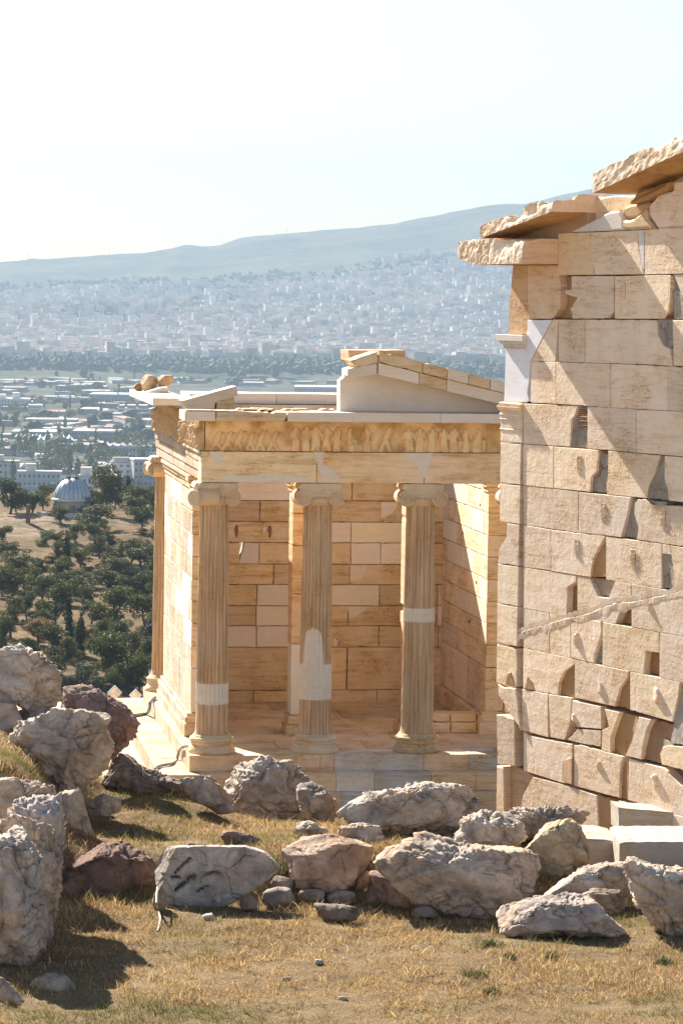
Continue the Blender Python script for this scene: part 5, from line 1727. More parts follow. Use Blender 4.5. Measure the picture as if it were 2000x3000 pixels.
def grass():
    rg = np.random.default_rng(5)
    n = 330000
    u = rg.random(n)
    D = 24.5 + (38.9 - 24.5) * u
    L = (rg.random(n) * 2 - 1) * (0.118 * D + 0.5)
    X, Y = XY(D, L)
    p = np.stack([X, Y, 0 * X], -1)
    den = fbm(p * 1.4, 3, 61) * 0.5 + fbm(p * 7, 3, 62) * 0.6
    keep = rg.random(n) < np.clip(0.82 + den, 0.12, 1)
    D, L, p, den = D[keep], L[keep], p[keep], den[keep]
    n = len(D)
    near_rock = ss(30.6, 31.8, D) * ss(33.5, 32.5, D) * 0.7
    h = np.clip(rg.gamma(3.0, 0.0095, n) * (1.0 + 0.7 * den + near_rock), 0.008, 0.16)
    w = rg.uniform(0.004, 0.009, n) * (0.7 + h * 5)
    lean = rg.uniform(0.2, 1.5, n)
    g = np.clip(fbm(p * 0.7, 3, 63) * 1.3 + near_rock * 0.7 - 0.38 + rg.normal(0, .15, n), 0, 1)
    straw = np.array((0.48, 0.345, 0.160)) * rg.uniform(0.40, 1.55, n)[:, None]
    rust = np.array((0.33, 0.175, 0.070)) * rg.uniform(0.7, 1.2, n)[:, None]
    green = np.array((0.155, 0.150, 0.045)) * rg.uniform(0.6, 1.4, n)[:, None]
    k = (rg.random(n) < 0.30)[:, None]
    tint = np.where(k, rust, straw)
    tint = tint * (1 - g[:, None]) + green * g[:, None]
    V, F, T = blades(D, L, h, w, lean, tint, rg)
    # long lying straws
    m = 900
    D2 = rg.uniform(25, 38, m)
    L2 = (rg.random(m) * 2 - 1) * 0.118 * D2
    h2 = rg.uniform(0.015, 0.05, m)
    V2, F2, T2 = blades(D2, L2, h2, np.full(m, 0.006), rg.uniform(2, 7, m), np.tile((0.62, 0.50, 0.30), (m, 1)), rg)
    V = np.r_[V, V2]
    F = np.r_[F, F2 + n * 5]
    T = np.r_[T, T2]
    o = link_mesh('grass', raw_mesh('grass', V, F, M_GRASS, False, T))
    tag(o, 'short dry straw coloured grass of the foreground and terrace', 'grass')
    o['kind'] = 'stuff'
    # small green tufts that stand out
    tufts = [(862, 0, 'a'), ]
    spots = [(1430, 2775, 0.10, 'dark green weed tuft nearest the front row, below the long flat boulder'), (1395, 2865, 0.11, 'dark green weed tuft in the middle right of the foreground'),
             (1432, 2912, 0.07, 'small green weed low in the foreground, right of centre'), (1611, 2810, 0.07, 'thin green weed right of the other foreground tufts'),
             (1490, 2805, 0.06, 'sparse weed between two foreground tufts'), (1945, 2825, 0.09, 'green weed at the right edge of the foreground'),
             (838, 2548, 0.16, 'yellow green plant growing between the pale slab and the brown boulder'), (1790, 2600, 0.16, 'bushy green and yellow grass clump left of the big cracked boulder'),
             (95, 2500, 0.2, 'olive green plant rooted in the left outcrop'), (1840, 2640, 0.2, 'tall dry grass clump under the big cracked boulder'), (1690, 2575, 0.12, 'little grass clump beside the ridged grey rock')]
    for x, y, hh, lab in spots:
        if x < 200:
            P0 = at_depth(x, y, 30.0)
            z0 = P0[2] - 0.05
        else:
            P0, _ = hit_near(x, y)
            z0 = None
        d0, l0 = DL(P0)
        m = 110
        rr = hh * 0.9
        D = d0 + rg.normal(0, rr * 0.6, m)
        L = l0 + rg.normal(0, rr * 0.6, m)
        h = hh * rg.uniform(0.35, 1.0, m)
        gc = np.array((0.085, 0.095, 0.035)) * rg.uniform(0.5, 1.5, m)[:, None]
        if 'yellow' in lab or 'dry' in lab:
            gc = np.where((rg.random(m) < .5)[:, None], np.array((0.34, 0.27, 0.10)), gc)
        V, F, T = blades(D, L, h, np.full(m, 0.010), rg.uniform(0.2, 1.0, m), gc, rg, None if z0 is None else np.full(m, z0))
        org = np.array([*XY(d0, l0), float(near_z(d0, l0)) if z0 is None else z0])
        o = link_mesh('weed', raw_mesh('weed', V - org, F, M_GRASS, False, T))
        o.location = Vector(org.tolist())
        tag(o, lab, 'plant')


grass()


# ---------------------------------------------------------------- small things round the temple
def small_things():
    # floodlights on the bastion edge
    M_LAMP = mat_simple('lamp_glass', (0.70, 0.66, 0.55), 0.25)
    M_BODY = mat_simple('lamp_body', (0.62, 0.62, 0.60), 0.45)
    for x, y, s, lab in ((336, 2030, 0.105, 'left of two square floodlights standing on a corner at the terrace edge'), (397, 2038, 0.092, 'right of two square floodlights standing on a corner at the terrace edge')):
        c = at_depth(x, y, 57.8)
        t = thing('floodlight', lab, 'floodlight', (c[0], c[1], c[2] - 0.2))
        fr = Frame((c[0], c[1], c[2]), RIGHT0, -FWD0)
        dia = lambda r: [(r, 0), (0, r), (-r, 0), (0, -r)]
        mb = MB()
        mb.prism(fr, dia(s * 1.22), 0.0, 0.10, 0.012, (1, 1, 1))
        o = mb.build('housing', M_BODY, t)
        mb = MB()
        mb.prism(fr, dia(s * 1.02), 0.008, 0.02, 0.004, (1, 1, 1))
        mb.build('lens', M_LAMP, t)
        mb = MB()
        mb.tube([fr.p(0, -s * 1.15, -0.05), fr.p(0, -s * 1.15 - 0.12, -0.05)], 0.018, 8)
        mb.box((c[0] - .06, c[1] - .06, c[2] - s * 1.15 - 0.14), (c[0] + .06, c[1] + .06, c[2] - s * 1.15 - 0.115))
        mb.build('stand', M_BODY, t)

    def hose(name, label, cat, pts, r, mat):
        P = np.array(pts, float)
        Q = []
        n = len(P)
        for i in range(n - 1):
            p0, p1, p2, p3 = P[max(0, i - 1)], P[i], P[i + 1], P[min(n - 1, i + 2)]
            for j in range(8):
                t = j / 8
                Q.append(0.5 * ((2 * p1) + (-p0 + p2) * t + (2 * p0 - 5 * p1 + 4 * p2 - p3) * t * t + (-p0 + 3 * p1 - 3 * p2 + p3) * t ** 3))
        Q.append(P[-1])
        mb = MB()
        mb.tube(Q, r, 10)
        o = mb.build(name, mat, None, True)
        tag(o, label, cat)
    fx = lambda x, y, z: on_plane(x, y, (0, 0, z), (0, 0, 1))
    fX = lambda x, y, X: on_plane(x, y, (X, 0, 0), (1, 0, 0))
    hose('conduit', 'grey conduit bent over the temple steps near the first column', 'pipe',
         [fx(556, 2187, 0.03), fx(535, 2188, 0.035), fX(526, 2196, -2.76), fX(520, 2218, -2.78), fX(517, 2228, -2.80), fx(500, 2237, -0.215), fx(466, 2244, -0.215), fX(455, 2252, -3.21), fX(450, 2275, -3.22), fX(449, 2300, -3.23)], 0.022, M_PIPE)
    hose('conduit', 'grey conduit bent over the far end of the temple steps', 'pipe',
         [fx(455, 2043, 0.03), fx(448, 2046, 0.035), fX(441, 2056, -2.78), fX(437, 2080, -2.80), fx(428, 2090, -0.215), fx(400, 2095, -0.215), fx(385, 2096, -0.215)], 0.03, M_PIPE)
    a, _ = hit_near(462, 2690)
    hose('hose', 'pale hose running onto the grass from beneath the left end of the pale slab', 'hose',
         [at_depth(462, 2600, 31.6), at_depth(459, 2630, 31.2), at_depth(460, 2652, 31.05), hit_near(463, 2668)[0] + [0, 0, .02], hit_near(470, 2700)[0] + [0, 0, .02], hit_near(462, 2732)[0] + [0, 0, .012]], 0.010, M_STRAW)
    # loose fragments on the left cornice slab
    FG = 'loose fragments on the temple cornice'
    for lab, pts, D, c in (('rounded end fragment at the left tip of the cornice slab', [(392, 1130), (400, 1122), (414, 1124), (420, 1140), (412, 1148), (398, 1144)], 55.0, (0.50, 0.33, 0.18)),
                           ('largest loose fragment lying on the left cornice slab', [(414, 1112), (422, 1098), (446, 1100), (462, 1108), (465, 1132), (450, 1140), (424, 1146), (416, 1136)], 54.9, (0.54, 0.40, 0.27)),
                           ('angular loose fragment next to the largest one on the cornice slab', [(462, 1108), (476, 1099), (502, 1100), (508, 1112), (500, 1124), (470, 1135), (463, 1128)], 54.8, (0.54, 0.39, 0.26))):
        rock('stone_fragment', lab, pts, D, c, 0.9, 0.55, 0.5, 9, 4, disp=False, group=FG, mat=M_CARVED)
    # slim wedge that carries them
    mb = MB()
    fr = FAC(6.2)
    mb.prism(fr, [fr.px(428, 1150), fr.px(495, 1149), fr.px(492, 1134), fr.px(470, 1136)], 0, 0.5, 0.006, NEW, 0.002)
    o = mb.build('stone_wedge', M_NEW)
    tag(o, 'white stone wedge under the loose fragments on the cornice slab', 'stone')
    # two birds high over the mountain
    M_BIRD = mat_simple('bird_plumage', (0.04, 0.04, 0.045), 0.8)
    for x, y, D, lab in ((500, 80, 560, 'dark bird flying at the top left of the sky'), (953, 166, 700, 'dark bird flying at the top middle of the sky')):
        c = at_depth(x, y, D)
        mb = MB()
        mb.tube([c - RIGHT0 * 0.16, c - RIGHT0 * 0.08, c + RIGHT0 * 0.06, c + RIGHT0 * 0.13, c + RIGHT0 * 0.17], [0.008, 0.035, 0.04, 0.026, 0.006], 8)
        for s in (1, -1):
            w = [c + RIGHT0 * 0.05, c - RIGHT0 * 0.05, c - RIGHT0 * 0.06 + FWD0 * s * 0.17 + np.array([0, 0, .10]), c - RIGHT0 * 0.09 + FWD0 * s * 0.33 + np.array([0, 0, .05]), c + RIGHT0 * 0.03 + FWD0 * s * 0.17 + np.array([0, 0, .10])]
            W = np.array(w + [q + np.array([0, 0, .012]) for q in w])
            mb.add(W, [(0, 1, 2, 4), (4, 2, 3), (9, 7, 6, 5), (8, 7, 9), (0, 4, 9, 5), (4, 3, 8, 9), (3, 2, 7, 8), (2, 1, 6, 7)])
        o = mb.build('bird', M_BIRD, None, True)
        tag(o, lab, 'bird')


small_things()


# ================================================================== HILL WITH THE OBSERVATORY
def hill_z(D, L):
    D, L = np.asarray(D, float), np.asarray(L, float)
    z = np.interp(D, [40, 90, 180, 250, 300, 400, 480, 530, 600, 800, 900], [-26, -30, -32, -31.5, -29.6, -26.5, -24.4, -25.0, -33, -80, -93])
    X, Y = XY(D, L)
    p = np.stack([X, Y, 0 * X], -1).reshape(-1, 3)
    return z + (1.3 * fbm(p / 45, 3, 71) + 0.35 * fbm(p / 11, 3, 72)).reshape(z.shape)


def hit_hill(x, y):
    r = ray(x, y)
    D = np.linspace(150, 780, 1600)
    P = CAM + r * D[:, None]
    Dh, L = DL(P)
    g = hill_z(Dh, L)
    k = int(np.argmax(P[:, 2] < g))
    return P[k], D[k]


def mat_hill(name):
    t = NT(name)
    v = t.coord()
    a = t.noise(v, 0.055, 6, 0.65)
    b = t.noise(v, 0.45, 6, 0.7)
    col = t.mix(t.ramp(a, [(0.40, 0.0), (0.60, 1.0)]), (0.125, 0.080, 0.040), (0.185, 0.122, 0.062))
    col = t.mix(t.ramp(b, [(0.48, 0.0), (0.60, 0.9)]), col, (0.060, 0.050, 0.026))
    col = t.mix(t.ramp(b, [(0.30, 0.6), (0.42, 0.0)]), col, (0.30, 0.215, 0.13))
    col = t.mix(1.0, col, t.attr(), 'MULTIPLY')
    return t.finish(col, 0.95, b, 1.0, 0.6, 0.05)


def hill():
    Dv = np.concatenate([np.linspace(60, 240, 30, endpoint=False), np.linspace(240, 540, 110, endpoint=False), np.linspace(540, 900, 30)])
    Lv = np.concatenate([np.linspace(-330, -70, 30, endpoint=False), np.linspace(-70, 30, 80, endpoint=False), np.linspace(30, 330, 30)])
    D, L = np.meshgrid(Dv, Lv, indexing='ij')
    X, Y = XY(D, L)
    Z = hill_z(D, L)
    P = np.stack([X, Y, Z], -1)
    q = P.reshape(-1, 3) - CAM
    zz = q @ CF
    px = 1000 + FPX * (q @ CR) / zz
    py = 1500 - FPX * (q @ CU) / zz
    # bare pale rock near the brick pillar
    w = ss(1, 0.55, np.hypot((px - 60) / 200, (py - 1540) / 48)) + ss(1, 0.4, np.hypot((px - 365) / 40, (py - 1530) / 18)) * .6
    w = np.clip(w + 0.25 * fbm(P.reshape(-1, 3) / 6, 3, 5) * (w > 0.05), 0, 1)
    tint = 1 + w[:, None] * (np.array((1.75, 1.95, 2.5)) - 1)
    mb = MB()
    mb.grid(P, tint, flip=True)
    structure(mb.build('hillside', mat_hill('dry_hillside'), smooth=True))


hill()

# ---------------------------------------------------------------- trees
M_PINE = mat_leaf('pine_foliage', (0.032, 0.043, 0.016), (0.105, 0.115, 0.042))
M_OLIVE = mat_leaf('grey_green_foliage', (0.055, 0.062, 0.034), (0.125, 0.130, 0.075))
M_CYP = mat_leaf('cypress_foliage', (0.008, 0.014, 0.008), (0.022, 0.032, 0.016))
M_DRY = mat_leaf('dry_foliage', (0.16, 0.10, 0.05), (0.27, 0.19, 0.10))
M_BARK = mat_simple('bark', (0.10, 0.07, 0.05), 0.9)


def leaf_cards(centers, radii, n, size, rg, squash=1.0):
    """Small leaf clusters spread through the clumps; mostly near their surface."""
    k = len(centers)
    w = radii ** 2
    pick = rg.choice(k, n, p=w / w.sum())
    d = rg.normal(0, 1, (n, 3))
    d /= np.linalg.norm(d, axis=1)[:, None]
    r = radii[pick] * rg.uniform(0.35, 1.05, n) ** 0.6
    c = centers[pick] + d * r[:, None] * np.array([1, 1, squash])
    a = rg.normal(0, 1, (n, 3))
    nrm = d * 0.7 + a * 0.6
    nrm /= np.linalg.norm(nrm, axis=1)[:, None]
    t = np.cross(nrm, rg.normal(0, 1, (n, 3)))
    t /= np.linalg.norm(t, axis=1)[:, None]
    b = np.cross(nrm, t)
    s = size * rg.uniform(0.55, 1.3, n)[:, None]
    V = np.stack([c - t * s, c - b * s * 0.55, c + t * s, c + b * s * 0.55], 1).reshape(-1, 3)
    F = np.arange(n * 4).reshape(n, 4)
    tint = np.repeat(rg.uniform(0.65, 1.35, n)[:, None] * np.ones((1, 3)), 4, 0)
    return V, F, tint


def tree_proto(kind, seed):
    """Unit tree: height 1, base at the origin; returns crown mesh and trunk mesh."""
    rg = np.random.default_rng(seed)
    if kind in ('pine', 'olive', 'dry'):
        k = 15
        ang = rg.uniform(0, 6.283, k)
        rad = rg.uniform(0.0, 0.36, k)
        C = np.stack([rad * np.cos(ang), rad * np.sin(ang), rg.uniform(0.27, 0.86, k) - rad * 0.2], -1)
        R = rg.uniform(0.10, 0.19, k)
        V, F, T = leaf_cards(C, R, 3200, 0.026, rg, 0.85)
        mat = {'pine': M_PINE, 'olive': M_OLIVE, 'dry': M_DRY}[kind]
        tip = 0.62
    elif kind == 'bush':
        k = 10
        ang = rg.uniform(0, 6.283, k)
        rad = rg.uniform(0.0, 0.55, k)
        C = np.stack([rad * np.cos(ang), rad * np.sin(ang), rg.uniform(0.25, 0.72, k) - rad * 0.2], -1)
        R = rg.uniform(0.18, 0.30, k)
        V, F, T = leaf_cards(C, R, 1100, 0.045, rg, 0.85)
        mat = M_OLIVE if seed % 2 else M_PINE
        tip = 0.4
    else:
        z = np.linspace(0.08, 0.97, 26)
        R = 0.075 * np.sin(np.clip((z + 0.06) * 1.02, 0, 1) ** 0.75 * math.pi) ** 0.7 + 0.012
        C = np.stack([rg.normal(0, 0.012, 26), rg.normal(0, 0.012, 26), z], -1)
        V, F, T = leaf_cards(C, R * rg.uniform(.8, 1.2, 26), 1500, 0.020, rg, 1.3)
        mat = M_CYP
        tip = 0.9
    V[:, 2] = np.maximum(V[:, 2], 0.01)
    crown = raw_mesh('crown', V, F, mat, False, T)
    mb = MB()
    zt = np.linspace(-0.06, tip, 7)
    bend = np.cumsum(rg.normal(0, 0.018, (7, 2)), 0)
    bend -= bend[1]
    r0 = 0.035 if kind != 'cyp' else 0.018
    mb.tube(np.c_[bend, zt], np.linspace(r0, r0 * 0.35, 7), 7)
    if kind in ('pine', 'olive', 'dry'):
        for c in C[:7]:
            z0 = 0.24 + 0.2 * rg.random()
            p0 = np.array([np.interp(z0, zt, bend[:, 0]), np.interp(z0, zt, bend[:, 1]), z0])
            mb.tube([p0, p0 * 0.5 + c * 0.5 + [0, 0, -.03], c], [0.016, 0.011, 0.005], 5)
    o = mb.build('trunk', M_BARK, None, True)
    tm = o.data
    bpy.data.objects.remove(o)
    return crown, tm


PROTO = {k: [tree_proto(k, 10 * i + s) for s in range(n)] for i, (k, n) in enumerate((('pine', 5), ('olive', 3), ('dry', 1), ('bush', 4), ('cyp', 3)))}


def put_tree(kind, P, h, wide, label, group, name, rz):
    crown, trunk = PROTO[kind][int(rz * 1000) % len(PROTO[kind])]
    t = thing(name, label, 'tree' if kind != 'bush' else 'bush', P, group)
    t.rotation_euler = (0, 0, rz)
    t.scale = (wide, wide, h)
    for nm, me in (('crown', crown), ('trunk', trunk)):
        o = bpy.data.objects.new(nm, me)
        COL.objects.link(o)
        o.parent = t
    return t


ORD = ['first', 'second', 'third', 'fourth', 'fifth', 'sixth', 'seventh', 'eighth', 'ninth', 'tenth', 'eleventh', 'twelfth', 'thirteenth', 'fourteenth', 'fifteenth',
       'sixteenth', 'seventeenth', 'eighteenth', 'nineteenth', 'twentieth']
ORD += ['twenty-' + q for q in ORD[:9]] + ['thirtieth'] + ['thirty-' + q for q in ORD[:9]] + ['fortieth']


def hill_trees():
    rg = np.random.default_rng(21)
    S = 480 / 1505.0
    L = []
    # (kind, centre x, centre y, width, height) in a zoomed crop of the hillside
    for k, x, y, w, h in (('cyp', 1095, 255, 60, 260), ('cyp', 1175, 258, 56, 200), ('cyp', 615, 830, 62, 290), ('cyp', 630, 1490, 56, 510), ('cyp', 745, 1600, 66, 330), ('cyp', 1370, 1690, 90, 330), ('dry', 1115, 880, 30, 240),
                          ('pine', 100, 350, 260, 250), ('pine', 400, 320, 200, 240), ('pine', 760, 410, 320, 190), ('pine', 985, 310, 270, 350), ('pine', 560, 480, 270, 160), ('pine', 890, 530, 320, 180), ('pine', 1300, 560, 210, 200),
                          ('pine', 1270, 430, 240, 150), ('pine', 1420, 450, 180, 240), ('pine', 20, 700, 150, 150), ('pine', 520, 715, 160, 110), ('pine', 700, 680, 170, 150), ('pine', 880, 680, 200, 200), ('pine', 1020, 750, 160, 110),
                          ('olive', 390, 760, 90, 55), ('olive', 540, 840, 130, 150), ('pine', 740, 890, 190, 150), ('olive', 1000, 845, 180, 90), ('pine', 1290, 900, 300, 190), ('pine', 120, 830, 280, 130), ('pine', 190, 980, 270, 190),
                          ('pine', 380, 985, 120, 140), ('pine', 560, 1010, 190, 180), ('olive', 740, 1090, 230, 140), ('olive', 1050, 990, 250, 170), ('pine', 1000, 1130, 290, 180), ('pine', 120, 1190, 270, 300), ('pine', 380, 1190, 260, 210),
                          ('pine', 1200, 1180, 210, 190), ('pine', 1360, 1180, 200, 200), ('pine', 520, 1360, 270, 330), ('pine', 800, 1260, 170, 170), ('pine', 1050, 1390, 340, 330), ('pine', 1330, 1390, 240, 250), ('olive', 100, 1460, 260, 300),
                          ('dry', 350, 1580, 260, 210), ('pine', 500, 1660, 270, 240), ('pine', 1080, 1610, 230, 210), ('pine', 930, 1560, 180, 160), ('pine', 1000, 1830, 430, 370), ('pine', 1360, 1830, 220, 300), ('olive', 720, 2000, 320, 200),
                          ('pine', 560, 1860, 230, 220), ('pine', 20, 1620, 170, 260), ('olive', 880, 2090, 220, 170), ('pine', 1060, 2060, 180, 210), ('pine', 1280, 1980, 260, 300), ('pine', 300, 1730, 160, 160), ('pine', 1200, 1700, 200, 200),
                          ('pine', 30, 1080, 170, 200), ('pine', 250, 1350, 180, 200), ('olive', 660, 1740, 160, 180), ('pine', 1430, 1050, 160, 200), ('pine', 1440, 700, 140, 150), ('pine', 850, 1100, 150, 110), ('pine', 1440, 1560, 150, 220),
                          ('pine', 1180, 2020, 200, 220), ('pine', 420, 1960, 260, 240), ('pine', 1440, 1250, 140, 180), ('pine', 1420, 880, 130, 150), ('olive', 1180, 1060, 170, 130)):
        L.append([k, x * S, 1350 + y * S, w * S, h * S])
    for i in range(24):
        x, y = rg.uniform(0, 1450), 760 + 1340 * rg.random() ** 0.8
        w = rg.uniform(120, 240)
        L.append(['olive' if i % 4 == 0 else 'pine', x * S, 1350 + y * S, w * S, w * rg.uniform(.7, .95) * S])
    for x in (150, 300, 890, 1060, 1200, 1330, 1430):
        L.append(['pine', x * S, 1350 + rg.uniform(330, 400) * S, rg.uniform(170, 230) * S, rg.uniform(150, 210) * S])
    for i in range(120):
        x, y = rg.uniform(0, 1450), 640 + 1460 * rg.random() ** 0.75
        L.append(['dry' if i % 5 == 0 else 'bush', x * S, 1350 + y * S, rg.uniform(80, 170) * S, rg.uniform(50, 110) * S])
    # rows for telling them apart
    L.sort(key=lambda q: q[2] + q[4] * 0.5)
    rows = [L[i::1] for i in range(0)]
    nrow = 9
    per = math.ceil(len(L) / nrow)
    names = ['topmost', 'second', 'third', 'fourth', 'middle', 'sixth', 'seventh', 'eighth', 'lowest']
    for r in range(nrow):
        row = sorted(L[r * per:(r + 1) * per], key=lambda q: q[1])
        for i, (k, x, y, w, h) in enumerate(row):
            foot = y + h * (0.56 if k not in ('bush',) else 0.5)
            P, d = hit_hill(x, foot)
            near_dome = (y < 1350 + 600 * S and 330 * S < x < 800 * S)
            hm = h * d / FPX * (1.15 if near_dome else 1.5 if k in ('pine', 'olive', 'dry') else 1.35 if k == 'cyp' else 1.1)
            wm = w * d / FPX * (1.05 if near_dome else 1.45 if k != 'cyp' else 1.45)
            unit = {'pine': 0.92, 'olive': 0.92, 'dry': 0.92, 'bush': 1.5, 'cyp': 0.18}[k]
            desc = {'pine': 'dark rounded pine', 'olive': 'grey green spreading tree', 'dry': 'dry brownish tree', 'bush': 'low green bush', 'cyp': 'narrow dark cypress'}[k]
            if k == 'pine':
                desc = ('large ' if h > 75 else 'small ' if h < 45 else '') + desc
            lab = '%s, %s from left in the %s hillside row' % (desc, ORD[i], names[r])
            nm = {'pine': 'pine_tree', 'olive': 'olive_tree', 'dry': 'dry_tree', 'bush': 'bush', 'cyp': 'cypress_tree'}[k]
            put_tree(k, (P[0], P[1], P[2] - 0.1), hm, wm / unit, lab, 'trees and bushes on the dry hillside', nm, float(rg.uniform(0, 6.28)))


hill_trees()


def hill_scrub():
    rt = np.random.default_rng(91)
    n = 1500
    D = 120 + 400 * rt.random(n)
    L = (rt.random(n) * 2 - 1) * 220
    k = (L > -0.052 * D) | (L < -0.125 * D)
    D, L = D[k], L[k]
    X, Y = XY(D, L)
    n = len(D)
    V0, F0, T0 = leaf_cards(np.array([(0, 0, .5), (.25, .1, .35), (-.2, .2, .4), (0, -.25, .35)]), np.array([.38, .28, .28, .28]), 130, .10, rt)
    V0[:, 2] = np.maximum(V0[:, 2], 0)
    h = rt.uniform(1.5, 5.5, n)
    V = V0[None] * np.stack([h * 1.3, h * 1.3, h], -1)[:, None] + np.stack([X, Y, hill_z(D, L) - .1], -1)[:, None]
    F = (F0[None] + np.arange(n)[:, None, None] * len(V0)).reshape(-1, 4)
    o = link_mesh('hillside_scrub', raw_mesh('hillside_scrub', V.reshape(-1, 3), F, M_PINE, False, np.tile(T0, (n, 1))))
    tag(o, 'scrub and low trees of the hillside on both sides of the view', 'scrub')
    o['kind'] = 'stuff'


hill_scrub()


def observatory():
    M_DOME = mat_simple('dome_metal', (0.52, 0.56, 0.58), 0.42, 0.35, 0.5, 0.22)
    M_STONE = mat_simple('observatory_stone', (0.46, 0.38, 0.30), 0.85, 0, 0.8, 0.2)
    M_LEDGE = mat_simple('pale_ledge', (0.66, 0.62, 0.56), 0.7, 0, 0.8, 0.1)
    M_SLIT = mat_simple('shutter_metal', (0.16, 0.17, 0.17), 0.5, 0.2)
    P, d = hit_hill(206, 1512)
    c = at_depth(213, 1459, d)
    m = d / FPX
    R = 54 * m
    t = thing('observatory', 'round stone observatory with a pale metal dome among the hilltop pines', 'observatory', (c[0], c[1], P[2]))
    zb = c[2]
    mb = MB()
    n = 48
    prof = [(R * math.cos(a), R * 1.10 * math.sin(a)) for a in np.linspace(0, math.pi / 2 * 0.995, 16)]
    V, F = [], []
    for i, (r, z) in enumerate(prof):
        for k in range(n):
            w = 2 * math.pi * k / n
            rr = r * (1.0 if k % 2 else 1.006)
            V.append((c[0] + rr * math.cos(w), c[1] + rr * math.sin(w), zb + z))
    for i in range(len(prof) - 1):
        for k in range(n):
            F.append((i * n + k, i * n + (k + 1) % n, (i + 1) * n + (k + 1) % n, (i + 1) * n + k))
    mb.add(V, F)
    dome = mb.build('dome', M_DOME, t, True)
    mb = MB()
    for k in range(24):
        w = 2 * math.pi * k / 24
        mb.tube([(c[0] + (r * 1.008) * math.cos(w), c[1] + (r * 1.008) * math.sin(w), zb + z) for r, z in prof], 0.035, 5, caps=False)
    mb.build('rib', M_SLIT, dome)
    mb = MB()
    w = math.radians(70)
    for off in (-0.5, 0.5):
        pts = []
        for r, z in prof[5:]:
            pts.append((c[0] + r * 1.02 * math.cos(w) - off * math.sin(w), c[1] + r * 1.02 * math.sin(w) + off * math.cos(w), zb + z * 1.03))
        mb.tube(pts + [(c[0] - off * math.sin(w) - 1.2 * math.cos(w), c[1] + off * math.cos(w) - 1.2 * math.sin(w), zb + prof[-1][1] * 1.04)], 0.16, 6)
    mb.build('shutter', M_SLIT, dome)
    mb = MB()
    mb.lathe((c[0], c[1], zb), [(R * 1.02, 0.0), (R * 1.13, -0.06), (R * 1.13, -0.34), (R * 1.04, -0.42)], 48)
    mb.build('ledge', M_LEDGE, t, True)
    mb = MB()
    mb.lathe((c[0], c[1], P[2] - 1.5), [(R * 0.99, 0), (R * 0.99, zb - 0.40 - P[2] + 1.5)], 48)
    mb.build('drum', M_STONE, t, True)
    mb = MB()
    for k in range(10):
        w = 2 * math.pi * k / 10 + 0.25
        m4 = Matrix.Translation((c[0] + R * math.cos(w), c[1] + R * math.sin(w), zb - 1.55)) @ Matrix.Rotation(w, 4, 'Z')
        mb.box((-0.06, -0.32, -0.75), (0.02, 0.32, 0.6), m=m4)
        for s in (-.36, .36):
            mb.box((-0.05, s - .05, -0.8), (0.09, s + .05, 0.7), m=m4)
    mb.build('window_recess', M_SLIT, t)
    # curved parapet wall in front
    P2, d2 = hit_hill(150, 1506)
    cc = at_depth(205, 1492, d)
    arc = []
    for a in np.linspace(math.radians(200), math.radians(330), 24):
        arc.append((cc[0] + R * 1.85 * math.cos(a), cc[1] + R * 1.85 * math.sin(a)))
    mb = MB()
    z0, z1 = P[2] - 1.6, at_depth(130, 1496, d)[2]
    for (x0, y0), (x1, y1) in zip(arc[:-1], arc[1:]):
        dx, dy = x1 - x0, y1 - y0
        l = math.hypot(dx, dy)
        m4 = Matrix.Translation((x0, y0, 0)) @ Matrix.Rotation(math.atan2(dy, dx), 4, 'Z')
        mb.box((0, -0.2, z0), (l, 0.2, z1 - 0.1), m=m4)
        mb.box((0, -0.26, z1 - 0.1), (l, 0.26, z1), m=m4)
    o = mb.build('parapet_wall', M_LEDGE)
    tag(o, 'low curved pale parapet wall in front of the domed observatory', 'wall')
    # brick pillar on the bare rock
    P3, d3 = hit_hill(83, 1535)
    m3 = d3 / FPX
    h = 58 * m3
    t = thing('brick_pillar', 'lone old brick pillar standing on bare pale rock left of the dome', 'pillar', P3)
    M_BR = mat_simple('old_brick', (0.26, 0.145, 0.095), 0.9, 0, 3.0, 0.35)
    mb = MB()
    fr = Frame((P3[0], P3[1], 0), RIGHT0, -FWD0)
    w = 6.0 * m3
    nl = 14
    for k in range(nl):
        z0 = P3[2] + h * k / nl
        j = RNG.uniform(-.02, .02)
        mb.prism(fr, [(-w * (1.2 - 0.3 * k / nl) + j, z0), (w * (1.0 - 0.2 * k / nl) + j, z0), (w * (1.0 - .2 * k / nl) + j, z0 + h / nl - .02), (-w * (1.2 - .3 * k / nl) + j, z0 + h / nl - .02)], RNG.uniform(0, .03), 2 * w, 0.02, vary((1, 1, 1), .1))
    mb.build('shaft', M_BR, t)
    mb = MB()
    mb.prism(fr, [(-w * 1.6, P3[2] - 1.0), (w * 1.5, P3[2] - 1.0), (w * 1.3, P3[2] + 0.12), (-w * 1.3, P3[2] + 0.1)], 0.2, 2.6 * w, 0.05, (1, 1, 1), 0.03, 0.2)
    mb.build('plinth', M_LEDGE, t)


observatory()


# ================================================================== CITY PLAIN, MOUNTAIN
PLAIN = -90.0
RIDGE = [(-2500, 800), (-800, 800), (0, 770), (150, 757), (300, 748), (400, 742), (480, 733), (540, 716), (590, 722), (640, 718), (700, 700), (830, 683), (1000, 672), (1150, 655), (1300, 626), (1400, 606), (1450, 602), (1520, 598), (1700, 560), (2000, 520), (3500, 480), (5500, 640)]
D_RIDGE = 9000.0


